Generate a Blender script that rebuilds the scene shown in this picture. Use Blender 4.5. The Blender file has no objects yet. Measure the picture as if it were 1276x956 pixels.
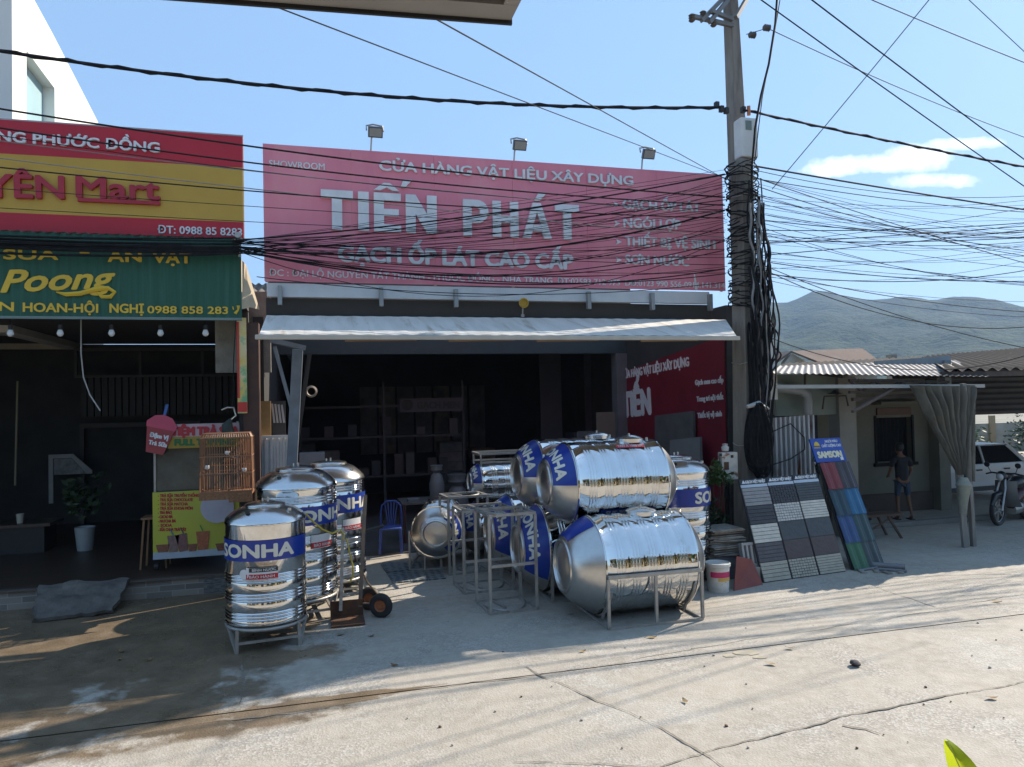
import bpy, bmesh, math, random
from mathutils import Vector, Matrix, noise as mnoise
random.seed(7)
sc = bpy.context.scene
COL = sc.collection
R = math.radians
PI = math.pi
# ------------------------------------------------------------------ camera
F = 900.0                      # focal length in pixels of the 1276 px wide photograph
YAW, PIT, ROL = R(15.04), R(1.506), R(-1.255)
CAMP = Vector((0, 0, 2.65))
_f = Vector((math.sin(YAW)*math.cos(PIT), math.cos(YAW)*math.cos(PIT), math.sin(PIT)))
_r0 = Vector((math.cos(YAW), -math.sin(YAW), 0)); _u0 = _r0.cross(_f)
_r = _r0*math.cos(ROL) + _u0*math.sin(ROL); _u = -_r0*math.sin(ROL) + _u0*math.cos(ROL)
cam = bpy.data.cameras.new('camera'); camo = bpy.data.objects.new('camera', cam); COL.objects.link(camo)
M = Matrix((( _r.x, _u.x, -_f.x, CAMP.x), (_r.y, _u.y, -_f.y, CAMP.y), (_r.z, _u.z, -_f.z, CAMP.z), (0, 0, 0, 1)))
camo.matrix_world = M
cam.sensor_width = 36; cam.lens = F*36/1276; cam.clip_start = .05; cam.clip_end = 9000
sc.camera = camo
# ------------------------------------------------------------------ sky, sun, exposure
SUN_EL, SUN_A = R(36.4), R(22.3)          # height above the horizon; angle behind the shop fronts, from +X
S = Vector((math.cos(SUN_EL)*math.cos(SUN_A), math.cos(SUN_EL)*math.sin(SUN_A), math.sin(SUN_EL)))
w = bpy.data.worlds.new('World'); sc.world = w; w.use_nodes = True
nt = w.node_tree; bg = nt.nodes['Background']
sky = nt.nodes.new('ShaderNodeTexSky'); sky.sky_type = 'NISHITA'; sky.sun_disc = False
sky.sun_elevation = SUN_EL; sky.sun_rotation = R(90) - SUN_A
sky.air_density = 1.3; sky.dust_density = .6; sky.ozone_density = 2.5; sky.altitude = 0
bg.inputs['Strength'].default_value = .102
sl = bpy.data.lights.new('sun', 'SUN'); sl.energy = 4.2; sl.angle = R(.5); sl.color = (1, .90, .77)
so = bpy.data.objects.new('sun', sl); COL.objects.link(so); so.rotation_euler = S.to_track_quat('Z', 'Y').to_euler(); so.location = (30, 5, 40)
sc.view_settings.view_transform = 'Standard'; sc.view_settings.look = 'None'
sc.view_settings.exposure = .97; sc.view_settings.gamma = 1; sc.view_settings.use_curve_mapping = False
sc.render.engine = 'CYCLES'
sc.cycles.use_denoising = True; sc.cycles.max_bounces = 8; sc.cycles.volume_bounces = 0
sc.cycles.caustics_reflective = False; sc.cycles.caustics_refractive = False
sc.cycles.volume_step_rate = 4
sc.cycles.blur_glossy = .15

def ray(x, y): return (_f + _r*((x-638)/F) - _u*((y-478)/F))
def at(x, y, Y):                 # the point of the place seen at photograph pixel (x, y), Y metres away
    d = ray(x, y); return CAMP + d*(Y/d.y)
def ground(x, y, z=0):
    d = ray(x, y); return CAMP + d*((z-CAMP.z)/d.z)

# a small white cloud low over the hills, part of the sky itself
def add_cloud():
    n = nt.nodes; l = nt.links
    tc = n.new('ShaderNodeTexCoord')
    c = ray(1098, 209).normalized(); right = _r; up = _u
    def dot(v):
        m = n.new('ShaderNodeVectorMath'); m.operation = 'DOT_PRODUCT'; l.new(tc.outputs['Generated'], m.inputs[0]); m.inputs[1].default_value = v; return m.outputs['Value']
    def mt(op, a, b=0.):
        m = n.new('ShaderNodeMath'); m.operation = op
        for i, v in enumerate((a, b)):
            if isinstance(v, (int, float)): m.inputs[i].default_value = v
            else: l.new(v, m.inputs[i])
        return m.outputs[0]
    t = (right - c*right.dot(c)).normalized(); t2 = c.cross(t)*-1
    if t2.z < 0: t2 = -t2
    a, b, f = dot(t), dot(t2), dot(c)
    noi = n.new('ShaderNodeTexNoise'); noi.inputs['Scale'].default_value = 26; noi.inputs['Detail'].default_value = 8; noi.inputs['Roughness'].default_value = .6
    l.new(tc.outputs['Generated'], noi.inputs['Vector'])
    nz = mt('SUBTRACT', noi.outputs[0], .5)
    tot = None
    for (px, py, rx, ry, k) in ((0, .004, .085, .014, 1), (.035, .012, .045, .018, 1), (-.05, -.002, .05, .010, .9), (.08, .026, .05, .008, .8), (.05, -.014, .06, .01, .7)):
        q = mt('ADD', mt('POWER', mt('ABSOLUTE', mt('DIVIDE', mt('SUBTRACT', a, px), rx)), 2), mt('POWER', mt('ABSOLUTE', mt('DIVIDE', mt('SUBTRACT', b, py), ry)), 2))
        q = mt('MULTIPLY', mt('SUBTRACT', 1, q), k)
        tot = q if tot is None else mt('MAXIMUM', tot, q)
    d = mt('ADD', tot, mt('MULTIPLY', nz, 2.2))
    d = mt('MULTIPLY', d, mt('GREATER_THAN', f, .5))
    mr = n.new('ShaderNodeMapRange'); mr.inputs[1].default_value = .12; mr.inputs[2].default_value = 1.15; mr.inputs[3].default_value = 0; mr.inputs[4].default_value = .85; l.new(d, mr.inputs[0])
    mix = n.new('ShaderNodeMix'); mix.data_type = 'RGBA'; l.new(mr.outputs[0], mix.inputs[0])
    tint = n.new('ShaderNodeMix'); tint.data_type = 'RGBA'; tint.blend_type = 'MULTIPLY'; tint.inputs[0].default_value = 1; tint.inputs[7].default_value = (.80, .93, 1.04, 1)
    l.new(sky.outputs[0], tint.inputs[6])
    even = n.new('ShaderNodeMix'); even.data_type = 'RGBA'; even.inputs[0].default_value = .74; even.inputs[7].default_value = (1.95, 3.15, 4.9, 1)
    l.new(tint.outputs[2], even.inputs[6]); l.new(even.outputs[2], mix.inputs[6]); mix.inputs[7].default_value = (10.5, 10.3, 10.1, 1)
    l.new(mix.outputs[2], bg.inputs['Color'])
add_cloud()

# ------------------------------------------------------------------ helpers
def tagp(o, label=None, cat=None, group=None, kind=None):
    if label: o['label'] = label
    if cat: o['category'] = cat
    if group: o['group'] = group
    if kind: o['kind'] = kind
    return o
def thing(name, label, cat, loc=(0, 0, 0), rz=0, group=None):
    o = bpy.data.objects.new(name, None); COL.objects.link(o); o.location = loc; o.rotation_euler = (0, 0, rz); o.empty_display_size = .1
    return tagp(o, label, cat, group)
def relabel(o, label): o['label'] = label; return o
def dup(root, loc=None, rz=None, label=None):
    c = root.copy(); COL.objects.link(c)
    if loc is not None: c.location = loc
    if rz is not None: c.rotation_euler = (0, 0, rz)
    if label: c['label'] = label
    for ch in list(root.children):
        d = ch.copy(); COL.objects.link(d); d.parent = c
        for g in list(ch.children):
            e = g.copy(); COL.objects.link(e); e.parent = d
    return c
class MB:
    def __init__(s): s.bm = bmesh.new()
    def _add(s, verts, faces):
        vs = [s.bm.verts.new(v) for v in verts]
        for f in faces:
            try: s.bm.faces.new([vs[i] for i in f])
            except ValueError: pass
        return vs
    def box(s, x0, x1, y0, y1, z0, z1, m=None):
        v = [Vector(p) for p in ((x0,y0,z0),(x1,y0,z0),(x1,y1,z0),(x0,y1,z0),(x0,y0,z1),(x1,y0,z1),(x1,y1,z1),(x0,y1,z1))]
        if m is not None: v = [m @ p for p in v]
        s._add(v, [(0,3,2,1),(4,5,6,7),(0,1,5,4),(1,2,6,5),(2,3,7,6),(3,0,4,7)]); return s
    def bar(s, a, b, wx, wy=None, up=(0, 0, 1)):     # rectangular bar from a to b
        a, b = Vector(a), Vector(b); d = (b-a); L = d.length
        if L < 1e-6: return s
        d /= L; u = Vector(up)
        if abs(d.dot(u)) > .98: u = Vector((0, 1, 0))
        x = d.cross(u).normalized(); y = x.cross(d); wy = wy or wx
        v = []
        for p in (a, b):
            for (i, j) in ((-1,-1),(1,-1),(1,1),(-1,1)): v.append(p + x*(i*wx/2) + y*(j*wy/2))
        s._add(v, [(0,1,2,3),(4,7,6,5),(0,4,5,1),(1,5,6,2),(2,6,7,3),(3,7,4,0)]); return s
    def tube(s, pts, r, n=6, closed=False, caps=True):
        pts = [Vector(p) for p in pts]; k = len(pts); rs = r if isinstance(r, (list, tuple)) else [r]*k
        rings = []; prev = None
        for i, p in enumerate(pts):
            if closed: t = pts[(i+1) % k] - pts[i-1]
            else: t = pts[min(i+1, k-1)] - pts[max(i-1, 0)]
            if t.length < 1e-9: t = Vector((0, 0, 1))
            t.normalize()
            if prev is None:
                u = Vector((0, 0, 1)) if abs(t.z) < .9 else Vector((1, 0, 0))
                x = t.cross(u).normalized()
            else:
                x = prev - t*prev.dot(t)
                x = x.normalized() if x.length > 1e-6 else t.orthogonal().normalized()
            prev = x; y = t.cross(x)
            rings.append([s.bm.verts.new(p + (x*math.cos(2*PI*j/n) + y*math.sin(2*PI*j/n))*rs[i]) for j in range(n)])
        for i in range(k if closed else k-1):
            A, B = rings[i], rings[(i+1) % k]
            for j in range(n):
                try: s.bm.faces.new((A[j], A[(j+1) % n], B[(j+1) % n], B[j]))
                except ValueError: pass
        if caps and not closed:
            s.bm.faces.new(rings[0][::-1]); s.bm.faces.new(rings[-1])
        return s
    def lathe(s, prof, n=32, m=None, a0=0., a1=2*PI, loop=False):     # prof: (radius, z) pairs, about z
        full = abs(a1-a0-2*PI) < 1e-6; rings = []
        k = n if full else n+1
        for (r, z) in prof:
            ring = []
            for j in range(k):
                a = a0 + (a1-a0)*j/n
                v = Vector((r*math.cos(a), r*math.sin(a), z))
                ring.append(s.bm.verts.new(m @ v if m is not None else v))
            rings.append(ring)
        for i in range(len(rings) if loop else len(rings)-1):
            A, B = rings[i], rings[(i+1) % len(rings)]
            for j in range(n):
                q = (A[j], A[(j+1) % k], B[(j+1) % k], B[j])
                try: s.bm.faces.new(q)
                except ValueError: pass
        if full and not loop:
            if prof[0][0] > 1e-6: s.bm.faces.new(rings[0][::-1])
            if prof[-1][0] > 1e-6: s.bm.faces.new(rings[-1])
        return s
    def prism(s, poly, thick, m):       # 2-D polygon in local x,y; thick along local z; placed by matrix m
        n = len(poly)
        a = [s.bm.verts.new(m @ Vector((p[0], p[1], 0))) for p in poly]
        b = [s.bm.verts.new(m @ Vector((p[0], p[1], thick))) for p in poly]
        s.bm.faces.new(a[::-1]); s.bm.faces.new(b)
        for i in range(n): s.bm.faces.new((a[i], a[(i+1) % n], b[(i+1) % n], b[i]))
        return s
    def grid(s, fn, nu, nv):
        v = [[s.bm.verts.new(fn(i/nu, j/nv)) for j in range(nv+1)] for i in range(nu+1)]
        for i in range(nu):
            for j in range(nv): s.bm.faces.new((v[i][j], v[i+1][j], v[i+1][j+1], v[i][j+1]))
        return s
    def thicken(s, t):
        bmesh.ops.recalc_face_normals(s.bm, faces=s.bm.faces[:])
        bmesh.ops.solidify(s.bm, geom=s.bm.faces[:], thickness=t); return s
    def build(s, name, m, parent=None, world=False, smooth=None, bevel=0, fix=True):
        if fix: bmesh.ops.recalc_face_normals(s.bm, faces=s.bm.faces[:])
        if bevel:
            es = [e for e in s.bm.edges if len(e.link_faces) == 2 and e.calc_face_angle(0) > .6]
            bmesh.ops.bevel(s.bm, geom=es, offset=bevel, segments=2, affect='EDGES', profile=.5, clamp_overlap=True)
        me = bpy.data.meshes.new(name); s.bm.to_mesh(me); s.bm.free()
        if smooth:
            me.polygons.foreach_set('use_smooth', [True]*len(me.polygons)); me.set_sharp_from_angle(angle=R(smooth))
        for mm in (m if isinstance(m, (list, tuple)) else [m]): me.materials.append(mm)
        o = bpy.data.objects.new(name, me); COL.objects.link(o)
        if parent:
            o.parent = parent
            if world:
                p, b = parent, Vector((0, 0, 0))
                while p: b += Vector(p.location); p = p.parent
                o.location = -b
        return o
FRONT = Matrix(((1,0,0,0),(0,0,-1,0),(0,1,0,0),(0,0,0,1)))     # local x -> X, y -> Z, z -> -Y
def TR(x, y, z): return Matrix.Translation((x, y, z))
def RZ(a): return Matrix.Rotation(a, 4, 'Z')
def RX(a): return Matrix.Rotation(a, 4, 'X')
def RY(a): return Matrix.Rotation(a, 4, 'Y')

# ---- lettering: the built-in font, thickened by shifted layers, fitted to a width and a cap height
_fontcache = {}
def _font_mesh(body, shear):
    c = bpy.data.curves.new('t', 'FONT'); c.body = body; c.extrude = 0; c.resolution_u = 3; c.shear = shear
    o = bpy.data.objects.new('t', c); COL.objects.link(o)
    dg = bpy.context.evaluated_depsgraph_get(); me = bpy.data.meshes.new_from_object(o.evaluated_get(dg))
    bpy.data.objects.remove(o); bpy.data.curves.remove(c)
    vs = [v.co.copy() for v in me.vertices]; fs = [tuple(p.vertices) for p in me.polygons]; bpy.data.meshes.remove(me)
    return vs, fs
def glyphs(body, bold=0., ext=.004, shear=0.):
    """the text as flat faces; a horned O is set as a plain O with its horn added"""
    sw = {'Ơ': 'O', 'Ớ': 'Ó', 'Ợ': 'Ọ', 'ơ': 'o'}
    plain = ''.join(sw.get(ch, ch) for ch in body)
    vs, fs = _font_mesh(plain, shear)
    for i, ch in enumerate(body):
        if ch in sw:
            x = max(v.x for v in _font_mesh(plain[:i+1], shear)[0])
            n = len(vs); vs += [Vector((x-.12, .60, 0)), Vector((x-.02, .56, 0)), Vector((x+.09, .80, 0)), Vector((x-.03, .80, 0))]; fs.append((n, n+1, n+2, n+3))
    return vs, fs
def lettering(body, w, cap, m, parent, M4=None, bold=0., depth=.01, shear=0., name='lettering', fn=None, world=False, left=True):
    vs, fs = glyphs(body, shear=shear)
    x0 = min(v.x for v in vs); x1 = max(v.x for v in vs)
    sx = w/(x1-x0); sy = cap/.70
    bm = bmesh.new(); lay = [(0, 0)]
    if bold:
        lay += [(bold*math.cos(a*PI/4), bold*.75*math.sin(a*PI/4)) for a in range(8)]
    for k, (dx, dy) in enumerate(lay):
        z = depth - k*.0004
        fmap = lambda v: Vector(((v.x-x0)*sx + dx, v.y*sy + dy, z))
        vv = [bm.verts.new(fmap(v)) for v in vs]
        back = [bm.verts.new(fmap(v) - Vector((0, 0, z))) for v in vs] if k in (0, 1, 3, 5, 7) and depth > .006 else None
        ecount = {}
        for f in fs:
            try: bm.faces.new([vv[i] for i in f])
            except ValueError: continue
            for i in range(len(f)):
                e = (f[i], f[(i+1) % len(f)]); key = tuple(sorted(e)); ecount.setdefault(key, []).append(e)
        if back:
            for key, el in ecount.items():
                if len(el) == 1:
                    a, b = el[0]
                    try: bm.faces.new((vv[b], vv[a], back[a], back[b]))
                    except ValueError: pass
    if fn:
        bmesh.ops.subdivide_edges(bm, edges=[e for e in bm.edges if e.calc_length() > .06], cuts=1, use_grid_fill=False)
        for v in bm.verts: v.co = fn(v.co)
    elif M4 is not None:
        bm.transform(M4)
    me = bpy.data.meshes.new(name); bm.to_mesh(me); bm.free(); me.materials.append(m)
    o = bpy.data.objects.new(name, me); COL.objects.link(o)
    if parent:
        o.parent = parent
        if world:
            p, b = parent, Vector((0, 0, 0))
            while p: b += Vector(p.location); p = p.parent
            o.location = -b
    return o
def front_text(body, pl, pr, cap_px, Y, m, parent, bold=0., depth=.012, shear=0., name='lettering'):
    """words on an upright board facing the street: pl, pr = photograph pixels of the baseline's ends"""
    a, b = at(pl[0], pl[1], Y), at(pr[0], pr[1], Y)
    up = at(pl[0], pl[1]-cap_px, Y)
    cap = up.z - a.z; d = b - a; ang = math.atan2(d.z, d.x)
    return lettering(body, d.length, cap, m, parent, TR(a.x, Y, a.z) @ RY(-ang) @ FRONT, bold, depth, shear, name, world=True)

# ------------------------------------------------------------------ materials
def mat(name, c, rough=.7, metal=0., c2=None, scale=4., detail=5., bump=0., bscale=None, stretch=(1, 1, 1), spec=.5, contrast=(.35, .65), c3=None, c3scale=1.3, c3range=(.55, .7), trans=0., emit=None, rvar=0.):
    m = bpy.data.materials.new(name); m.use_nodes = True; n = m.node_tree.nodes; l = m.node_tree.links; b = n['Principled BSDF']
    def rgb(v): return (v[0], v[1], v[2], 1)
    b.inputs['Base Color'].default_value = rgb(c); b.inputs['Roughness'].default_value = rough; b.inputs['Metallic'].default_value = metal
    b.inputs['Specular IOR Level'].default_value = spec
    if trans: b.inputs['Transmission Weight'].default_value = trans
    if emit: b.inputs['Emission Color'].default_value = rgb(emit[0]); b.inputs['Emission Strength'].default_value = emit[1]
    tc = n.new('ShaderNodeTexCoord'); mp = n.new('ShaderNodeMapping'); mp.inputs['Scale'].default_value = stretch; l.new(tc.outputs['Object'], mp.inputs[0])
    def ntex(s, d=detail, rr=.6):
        t = n.new('ShaderNodeTexNoise'); t.inputs['Scale'].default_value = s; t.inputs['Detail'].default_value = d; t.inputs['Roughness'].default_value = rr; l.new(mp.outputs[0], t.inputs['Vector']); return t
    def mr(src, a, bb, o0=0., o1=1.):
        r = n.new('ShaderNodeMapRange'); l.new(src, r.inputs[0]); r.inputs[1].default_value = a; r.inputs[2].default_value = bb; r.inputs[3].default_value = o0; r.inputs[4].default_value = o1; return r.outputs[0]
    if c2 is None: c2 = tuple(x*.86 for x in c)
    t = ntex(scale); mix = n.new('ShaderNodeMix'); mix.data_type = 'RGBA'
    l.new(mr(t.outputs[0], *contrast), mix.inputs[0]); mix.inputs[6].default_value = rgb(c); mix.inputs[7].default_value = rgb(c2); col = mix.outputs[2]
    if c3:
        t3 = ntex(c3scale, 6); m3 = n.new('ShaderNodeMix'); m3.data_type = 'RGBA'; l.new(mr(t3.outputs[0], *c3range), m3.inputs[0]); l.new(col, m3.inputs[6]); m3.inputs[7].default_value = rgb(c3); col = m3.outputs[2]
    l.new(col, b.inputs['Base Color'])
    if rvar: l.new(mr(t.outputs[0], .3, .7, rough-rvar, rough+rvar), b.inputs['Roughness'])
    if bump:
        tb = ntex(bscale or scale*3, 4); bp = n.new('ShaderNodeBump'); bp.inputs['Strength'].default_value = min(1, bump); bp.inputs['Distance'].default_value = .02
        l.new(tb.outputs[0], bp.inputs['Height']); l.new(bp.outputs[0], b.inputs['Normal'])
    return m
STEEL = mat('stainless steel', (.80, .79, .77), .05, 1, (.72, .70, .67), 2.5, detail=9, bump=.05, bscale=1.7, rvar=.02, c3=(.58, .55, .50), c3scale=5, c3range=(.58, .78))
STEEL_DULL = mat('brushed steel', (.62, .60, .57), .30, 1, (.56, .55, .52), 14, bump=.04, bscale=5)
STEEL_DOME = mat('satin steel dome', (.74, .72, .70), .22, 1, (.68, .67, .65), 8, bump=.03, bscale=3)
FRAME = mat('grey painted tube', (.42, .41, .38), .42, .4, (.33, .31, .28), 9, c3=(.25, .17, .10), c3scale=7, c3range=(.62, .75))
BLUE = mat('blue label film', (.012, .045, .30), .28, 0, (.010, .035, .25), 6)
WHITE = mat('white paint', (.80, .79, .76), .5, 0, (.70, .69, .66), 5)
WHITE_LET = mat('white sign letters', (.80, .80, .80), .5, 0, (.66, .66, .67), 3)
BLACK = mat('black rubber', (.018, .018, .019), .6, 0, (.028, .027, .026), 20)
CABLE = mat('black cable sheath', (.012, .012, .014), .75, 0, (.022, .022, .022), 10, spec=.12)
CABLE_G = mat('grey cable sheath', (.22, .21, .2), .6, 0, (.15, .15, .14), 10)
RED = mat('red sign sheet', (.80, .25, .31), .55, 0, (.73, .215, .275), 1.2, c3=(.80, .30, .34), c3scale=2.5, c3range=(.48, .75), stretch=(1, 1, .25), bump=.25, bscale=1.1)  # veiling glare mixed into the base colour, turning the red pink
RED_M = mat('red sign paint', (.50, .012, .028), .5, 0, (.44, .012, .026), 2)
YEL = mat('ochre yellow sign paint', (.55, .34, .045), .5, 0, (.50, .30, .04), 2)
LETRED = mat('red letters', (.42, .018, .035), .4, 0, (.36, .015, .03), 5)
GREEN = mat('green awning sheet', (.014, .095, .055), .6, 0, (.010, .075, .042), 3, stretch=(9, 1, .3), c3=(.03, .12, .075), c3scale=2, c3range=(.55, .8))
YLET = mat('yellow letters', (.72, .47, .03), .5, 0, (.62, .40, .03), 4)
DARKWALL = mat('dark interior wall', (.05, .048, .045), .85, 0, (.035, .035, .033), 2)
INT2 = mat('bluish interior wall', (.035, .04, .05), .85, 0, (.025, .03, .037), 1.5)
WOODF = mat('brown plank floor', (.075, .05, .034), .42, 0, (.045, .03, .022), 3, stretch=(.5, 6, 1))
CONC = mat('grey cast concrete', (.33, .31, .275), .85, 0, (.24, .225, .2), 5, bump=.3, bscale=30, c3=(.16, .15, .135), c3scale=3, c3range=(.55, .75))
RUST = mat('rusty steel', (.16, .075, .035), .8, .3, (.09, .05, .035), 12, bump=.2)
# ================================================================== the setting
def ground_mat(name, wet):
    m = bpy.data.materials.new(name); m.use_nodes = True; n = m.node_tree.nodes; l = m.node_tree.links; b = n['Principled BSDF']
    geo = n.new('ShaderNodeTexCoord')
    def tex(s, d=6, rr=.6, st=None):
        t = n.new('ShaderNodeTexNoise'); t.inputs['Scale'].default_value = s; t.inputs['Detail'].default_value = d; t.inputs['Roughness'].default_value = rr
        if st:
            mp = n.new('ShaderNodeMapping'); mp.inputs['Scale'].default_value = st; l.new(geo.outputs['Object'], mp.inputs[0]); l.new(mp.outputs[0], t.inputs['Vector'])
        else: l.new(geo.outputs['Object'], t.inputs['Vector'])
        return t.outputs[0]
    def mr(src, a, bb, o0=0., o1=1.):
        r = n.new('ShaderNodeMapRange'); l.new(src, r.inputs[0]); r.inputs[1].default_value = a; r.inputs[2].default_value = bb; r.inputs[3].default_value = o0; r.inputs[4].default_value = o1; return r.outputs[0]
    def mt(op, a, bb):
        k = n.new('ShaderNodeMath'); k.operation = op
        for i, v in enumerate((a, bb)):
            if isinstance(v, (int, float)): k.inputs[i].default_value = v
            else: l.new(v, k.inputs[i])
        return k.outputs[0]
    def mx(f, a, bb, bt='MIX'):
        k = n.new('ShaderNodeMix'); k.data_type = 'RGBA'; k.blend_type = bt
        if isinstance(f, (int, float)): k.inputs[0].default_value = f
        else: l.new(f, k.inputs[0])
        for i, v in ((6, a), (7, bb)):
            if isinstance(v, tuple): k.inputs[i].default_value = (*v, 1)
            else: l.new(v, k.inputs[i])
        return k.outputs[2]
    base = mx(mr(tex(.9), .35, .68), (.41, .365, .295), (.325, .288, .232))
    base = mx(mr(tex(7, 8, .7), .42, .68), base, (.45, .405, .34))
    # exposed aggregate: fine light and dark stones, patchy
    vo = n.new('ShaderNodeTexVoronoi'); vo.inputs['Scale'].default_value = 58; l.new(geo.outputs['Object'], vo.inputs['Vector'])
    sep = n.new('ShaderNodeSeparateColor'); l.new(vo.outputs['Color'], sep.inputs[0])
    patch = mr(tex(1.1, 4), .45, .62)
    spk = mx(mr(sep.outputs[0], .35, .9), (.24, .22, .19), (.52, .49, .44))
    base = mx(mt('MULTIPLY', patch, .55), base, spk)
    base = mx(mr(tex(2.6, 8, .75), .58, .74, 0, .75), base, (.22, .19, .15))
    base = mx(mr(tex(.55, 9, .7), .54, .60, 0, .35), base, (.50, .47, .41))     # old stains
    xyz = n.new('ShaderNodeSeparateXYZ'); l.new(geo.outputs['Object'], xyz.inputs[0])
    # tyre-polished, dirtier streaks along the street
    base = mx(mr(tex(1., 5, .6, (.25, 3.2, 1)), .55, .75, 0, .45), base, (.27, .245, .21))
    rough = mr(tex(5), .3, .7, .75, .95)
    if wet:
        X, Y = xyz.outputs[0], xyz.outputs[1]
        nz = tex(1.15, 7, .62)
        edge = mt('ADD', mt('MULTIPLY', mt('SUBTRACT', -.1, X), 1.1), mt('MULTIPLY', mt('SUBTRACT', nz, .5), 4.2))
        gut = mt('SUBTRACT', mt('MULTIPLY', mt('SUBTRACT', 1.5, X), .8), mt('MULTIPLY', mt('ABSOLUTE', mt('SUBTRACT', mt('ADD', Y, mt('MULTIPLY', X, -.06)), 6.78), 0.), 9.))
        gut = mt('ADD', gut, mt('MULTIPLY', mt('SUBTRACT', nz, .5), 2.5))
        road_side = mr(mt('ADD', mt('ADD', Y, mt('MULTIPLY', X, -.06)), mt('MULTIPLY', mt('SUBTRACT', tex(2.2), .5), .5)), 6.35, 6.45)
        wv = mt('MULTIPLY', mt('MAXIMUM', mr(edge, -.1, .25), mr(gut, 0, .3)), road_side)
        dryp = mr(tex(1.75, 8, .6), .55, .66)
        dryp = mt('MULTIPLY', dryp, mr(Y, 8.6, 7.6))
        wv = mt('MULTIPLY', wv, mt('SUBTRACT', 1, dryp))
        wetc = mx(mr(tex(2.4, 7), .35, .65), (.21, .155, .098), (.14, .105, .068))
        base = mx(wv, base, wetc)
        rough = mt('SUBTRACT', rough, mt('MULTIPLY', wv, mr(tex(3.5), .35, .65, .25, .62)))
    l.new(base, b.inputs['Base Color']); l.new(rough, b.inputs['Roughness'])
    bp = n.new('ShaderNodeBump'); bp.inputs['Strength'].default_value = .55; bp.inputs['Distance'].default_value = .007
    hh = mt('ADD', mt('MULTIPLY', tex(42, 4), .8), mt('MULTIPLY', vo.outputs['Distance'], .7))
    l.new(hh, bp.inputs['Height']); l.new(bp.outputs[0], b.inputs['Normal'])
    return m
ROADM = ground_mat('worn pale concrete', True)
EARTH = mat('dusty ground', (.27, .25, .2), .95, 0, (.19, .18, .14), .3)
g = MB()
XS = [-4000, -600, -120, -40, -25, 40, 120, 600, 4000]
g.grid(lambda u, v: Vector((XS[round(u*8)], [-4000, -500, -60, -12, 40, 120, 600, 4000][round(v*7)], -.008)), 8, 7)
tagp(g.build('ground', EARTH), kind='structure')
g = MB(); g.grid(lambda u, v: Vector((-40+80*u, -2+8.8*v, -.002)), 20, 6); tagp(g.build('road', ROADM), kind='structure')
g = MB(); g.grid(lambda u, v: Vector((-40+80*u, 6.806+18*v, .004 if v > 0 else .004)), 20, 8); tagp(g.build('pavement', ROADM), kind='structure')
CRACK = mat('dirt filled crack', (.16, .14, .11), .95, 0, (.25, .225, .18), 9)
def crack(pts, wid, name='crack', seed=1, z=.0065):
    rnd = random.Random(seed); P = []
    for i in range(len(pts)-1):
        a, b = pts[i], pts[i+1]; k = max(2, int((b-a).length/.06))
        for j in range(k): P.append(a.lerp(b, j/k))
    P.append(pts[-1]); m = MB(); L = []; Rr = []
    for i, p in enumerate(P):
        t = (P[min(i+1, len(P)-1)] - P[max(i-1, 0)]).normalized(); nn = Vector((-t.y, t.x, 0))
        wob = (mnoise.noise(Vector((p.x*2.3, p.y*2.3, seed)))*.05 + mnoise.noise(Vector((p.x*9, p.y*9, seed)))*.02)
        ww = wid*.75*(.10 + 2.0*max(0, mnoise.noise(Vector((p.x*1.7, p.y*1.7, seed+9))) + .08) + .35*rnd.random())
        c = p + nn*wob
        L.append(m.bm.verts.new((c.x+nn.x*ww, c.y+nn.y*ww, z))); Rr.append(m.bm.verts.new((c.x-nn.x*ww*.8, c.y-nn.y*ww*.8, z)))
    for i in range(len(P)-1): m.bm.faces.new((L[i], L[i+1], Rr[i+1], Rr[i]))
    return tagp(m.build(name, CRACK), kind='structure')
gp = lambda *pts: [ground(x, y).to_3d() for x, y in pts]
crack(gp((640, 950), (820, 957), (880, 938), (960, 917), (1080, 888), (1180, 868), (1300, 846)), .022, seed=3)
crack(gp((655, 832), (720, 862), (775, 885), (825, 908), (880, 938), (925, 975)), .017, seed=5)
crack(gp((-30, 958), (100, 926), (250, 902), (400, 884), (540, 858), (640, 846), (760, 828), (900, 803), (1080, 776), (1276, 741), (1400, 720)), .009, seed=8)
crack(gp((1060, 722), (1100, 735), (1150, 752), (1165, 757)), .012, seed=11)
crack(gp((300, 830), (302, 850), (298, 880)), .02, seed=13)
crack(gp((1050, 903), (1080, 908), (1098, 915)), .014, seed=17)
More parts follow.
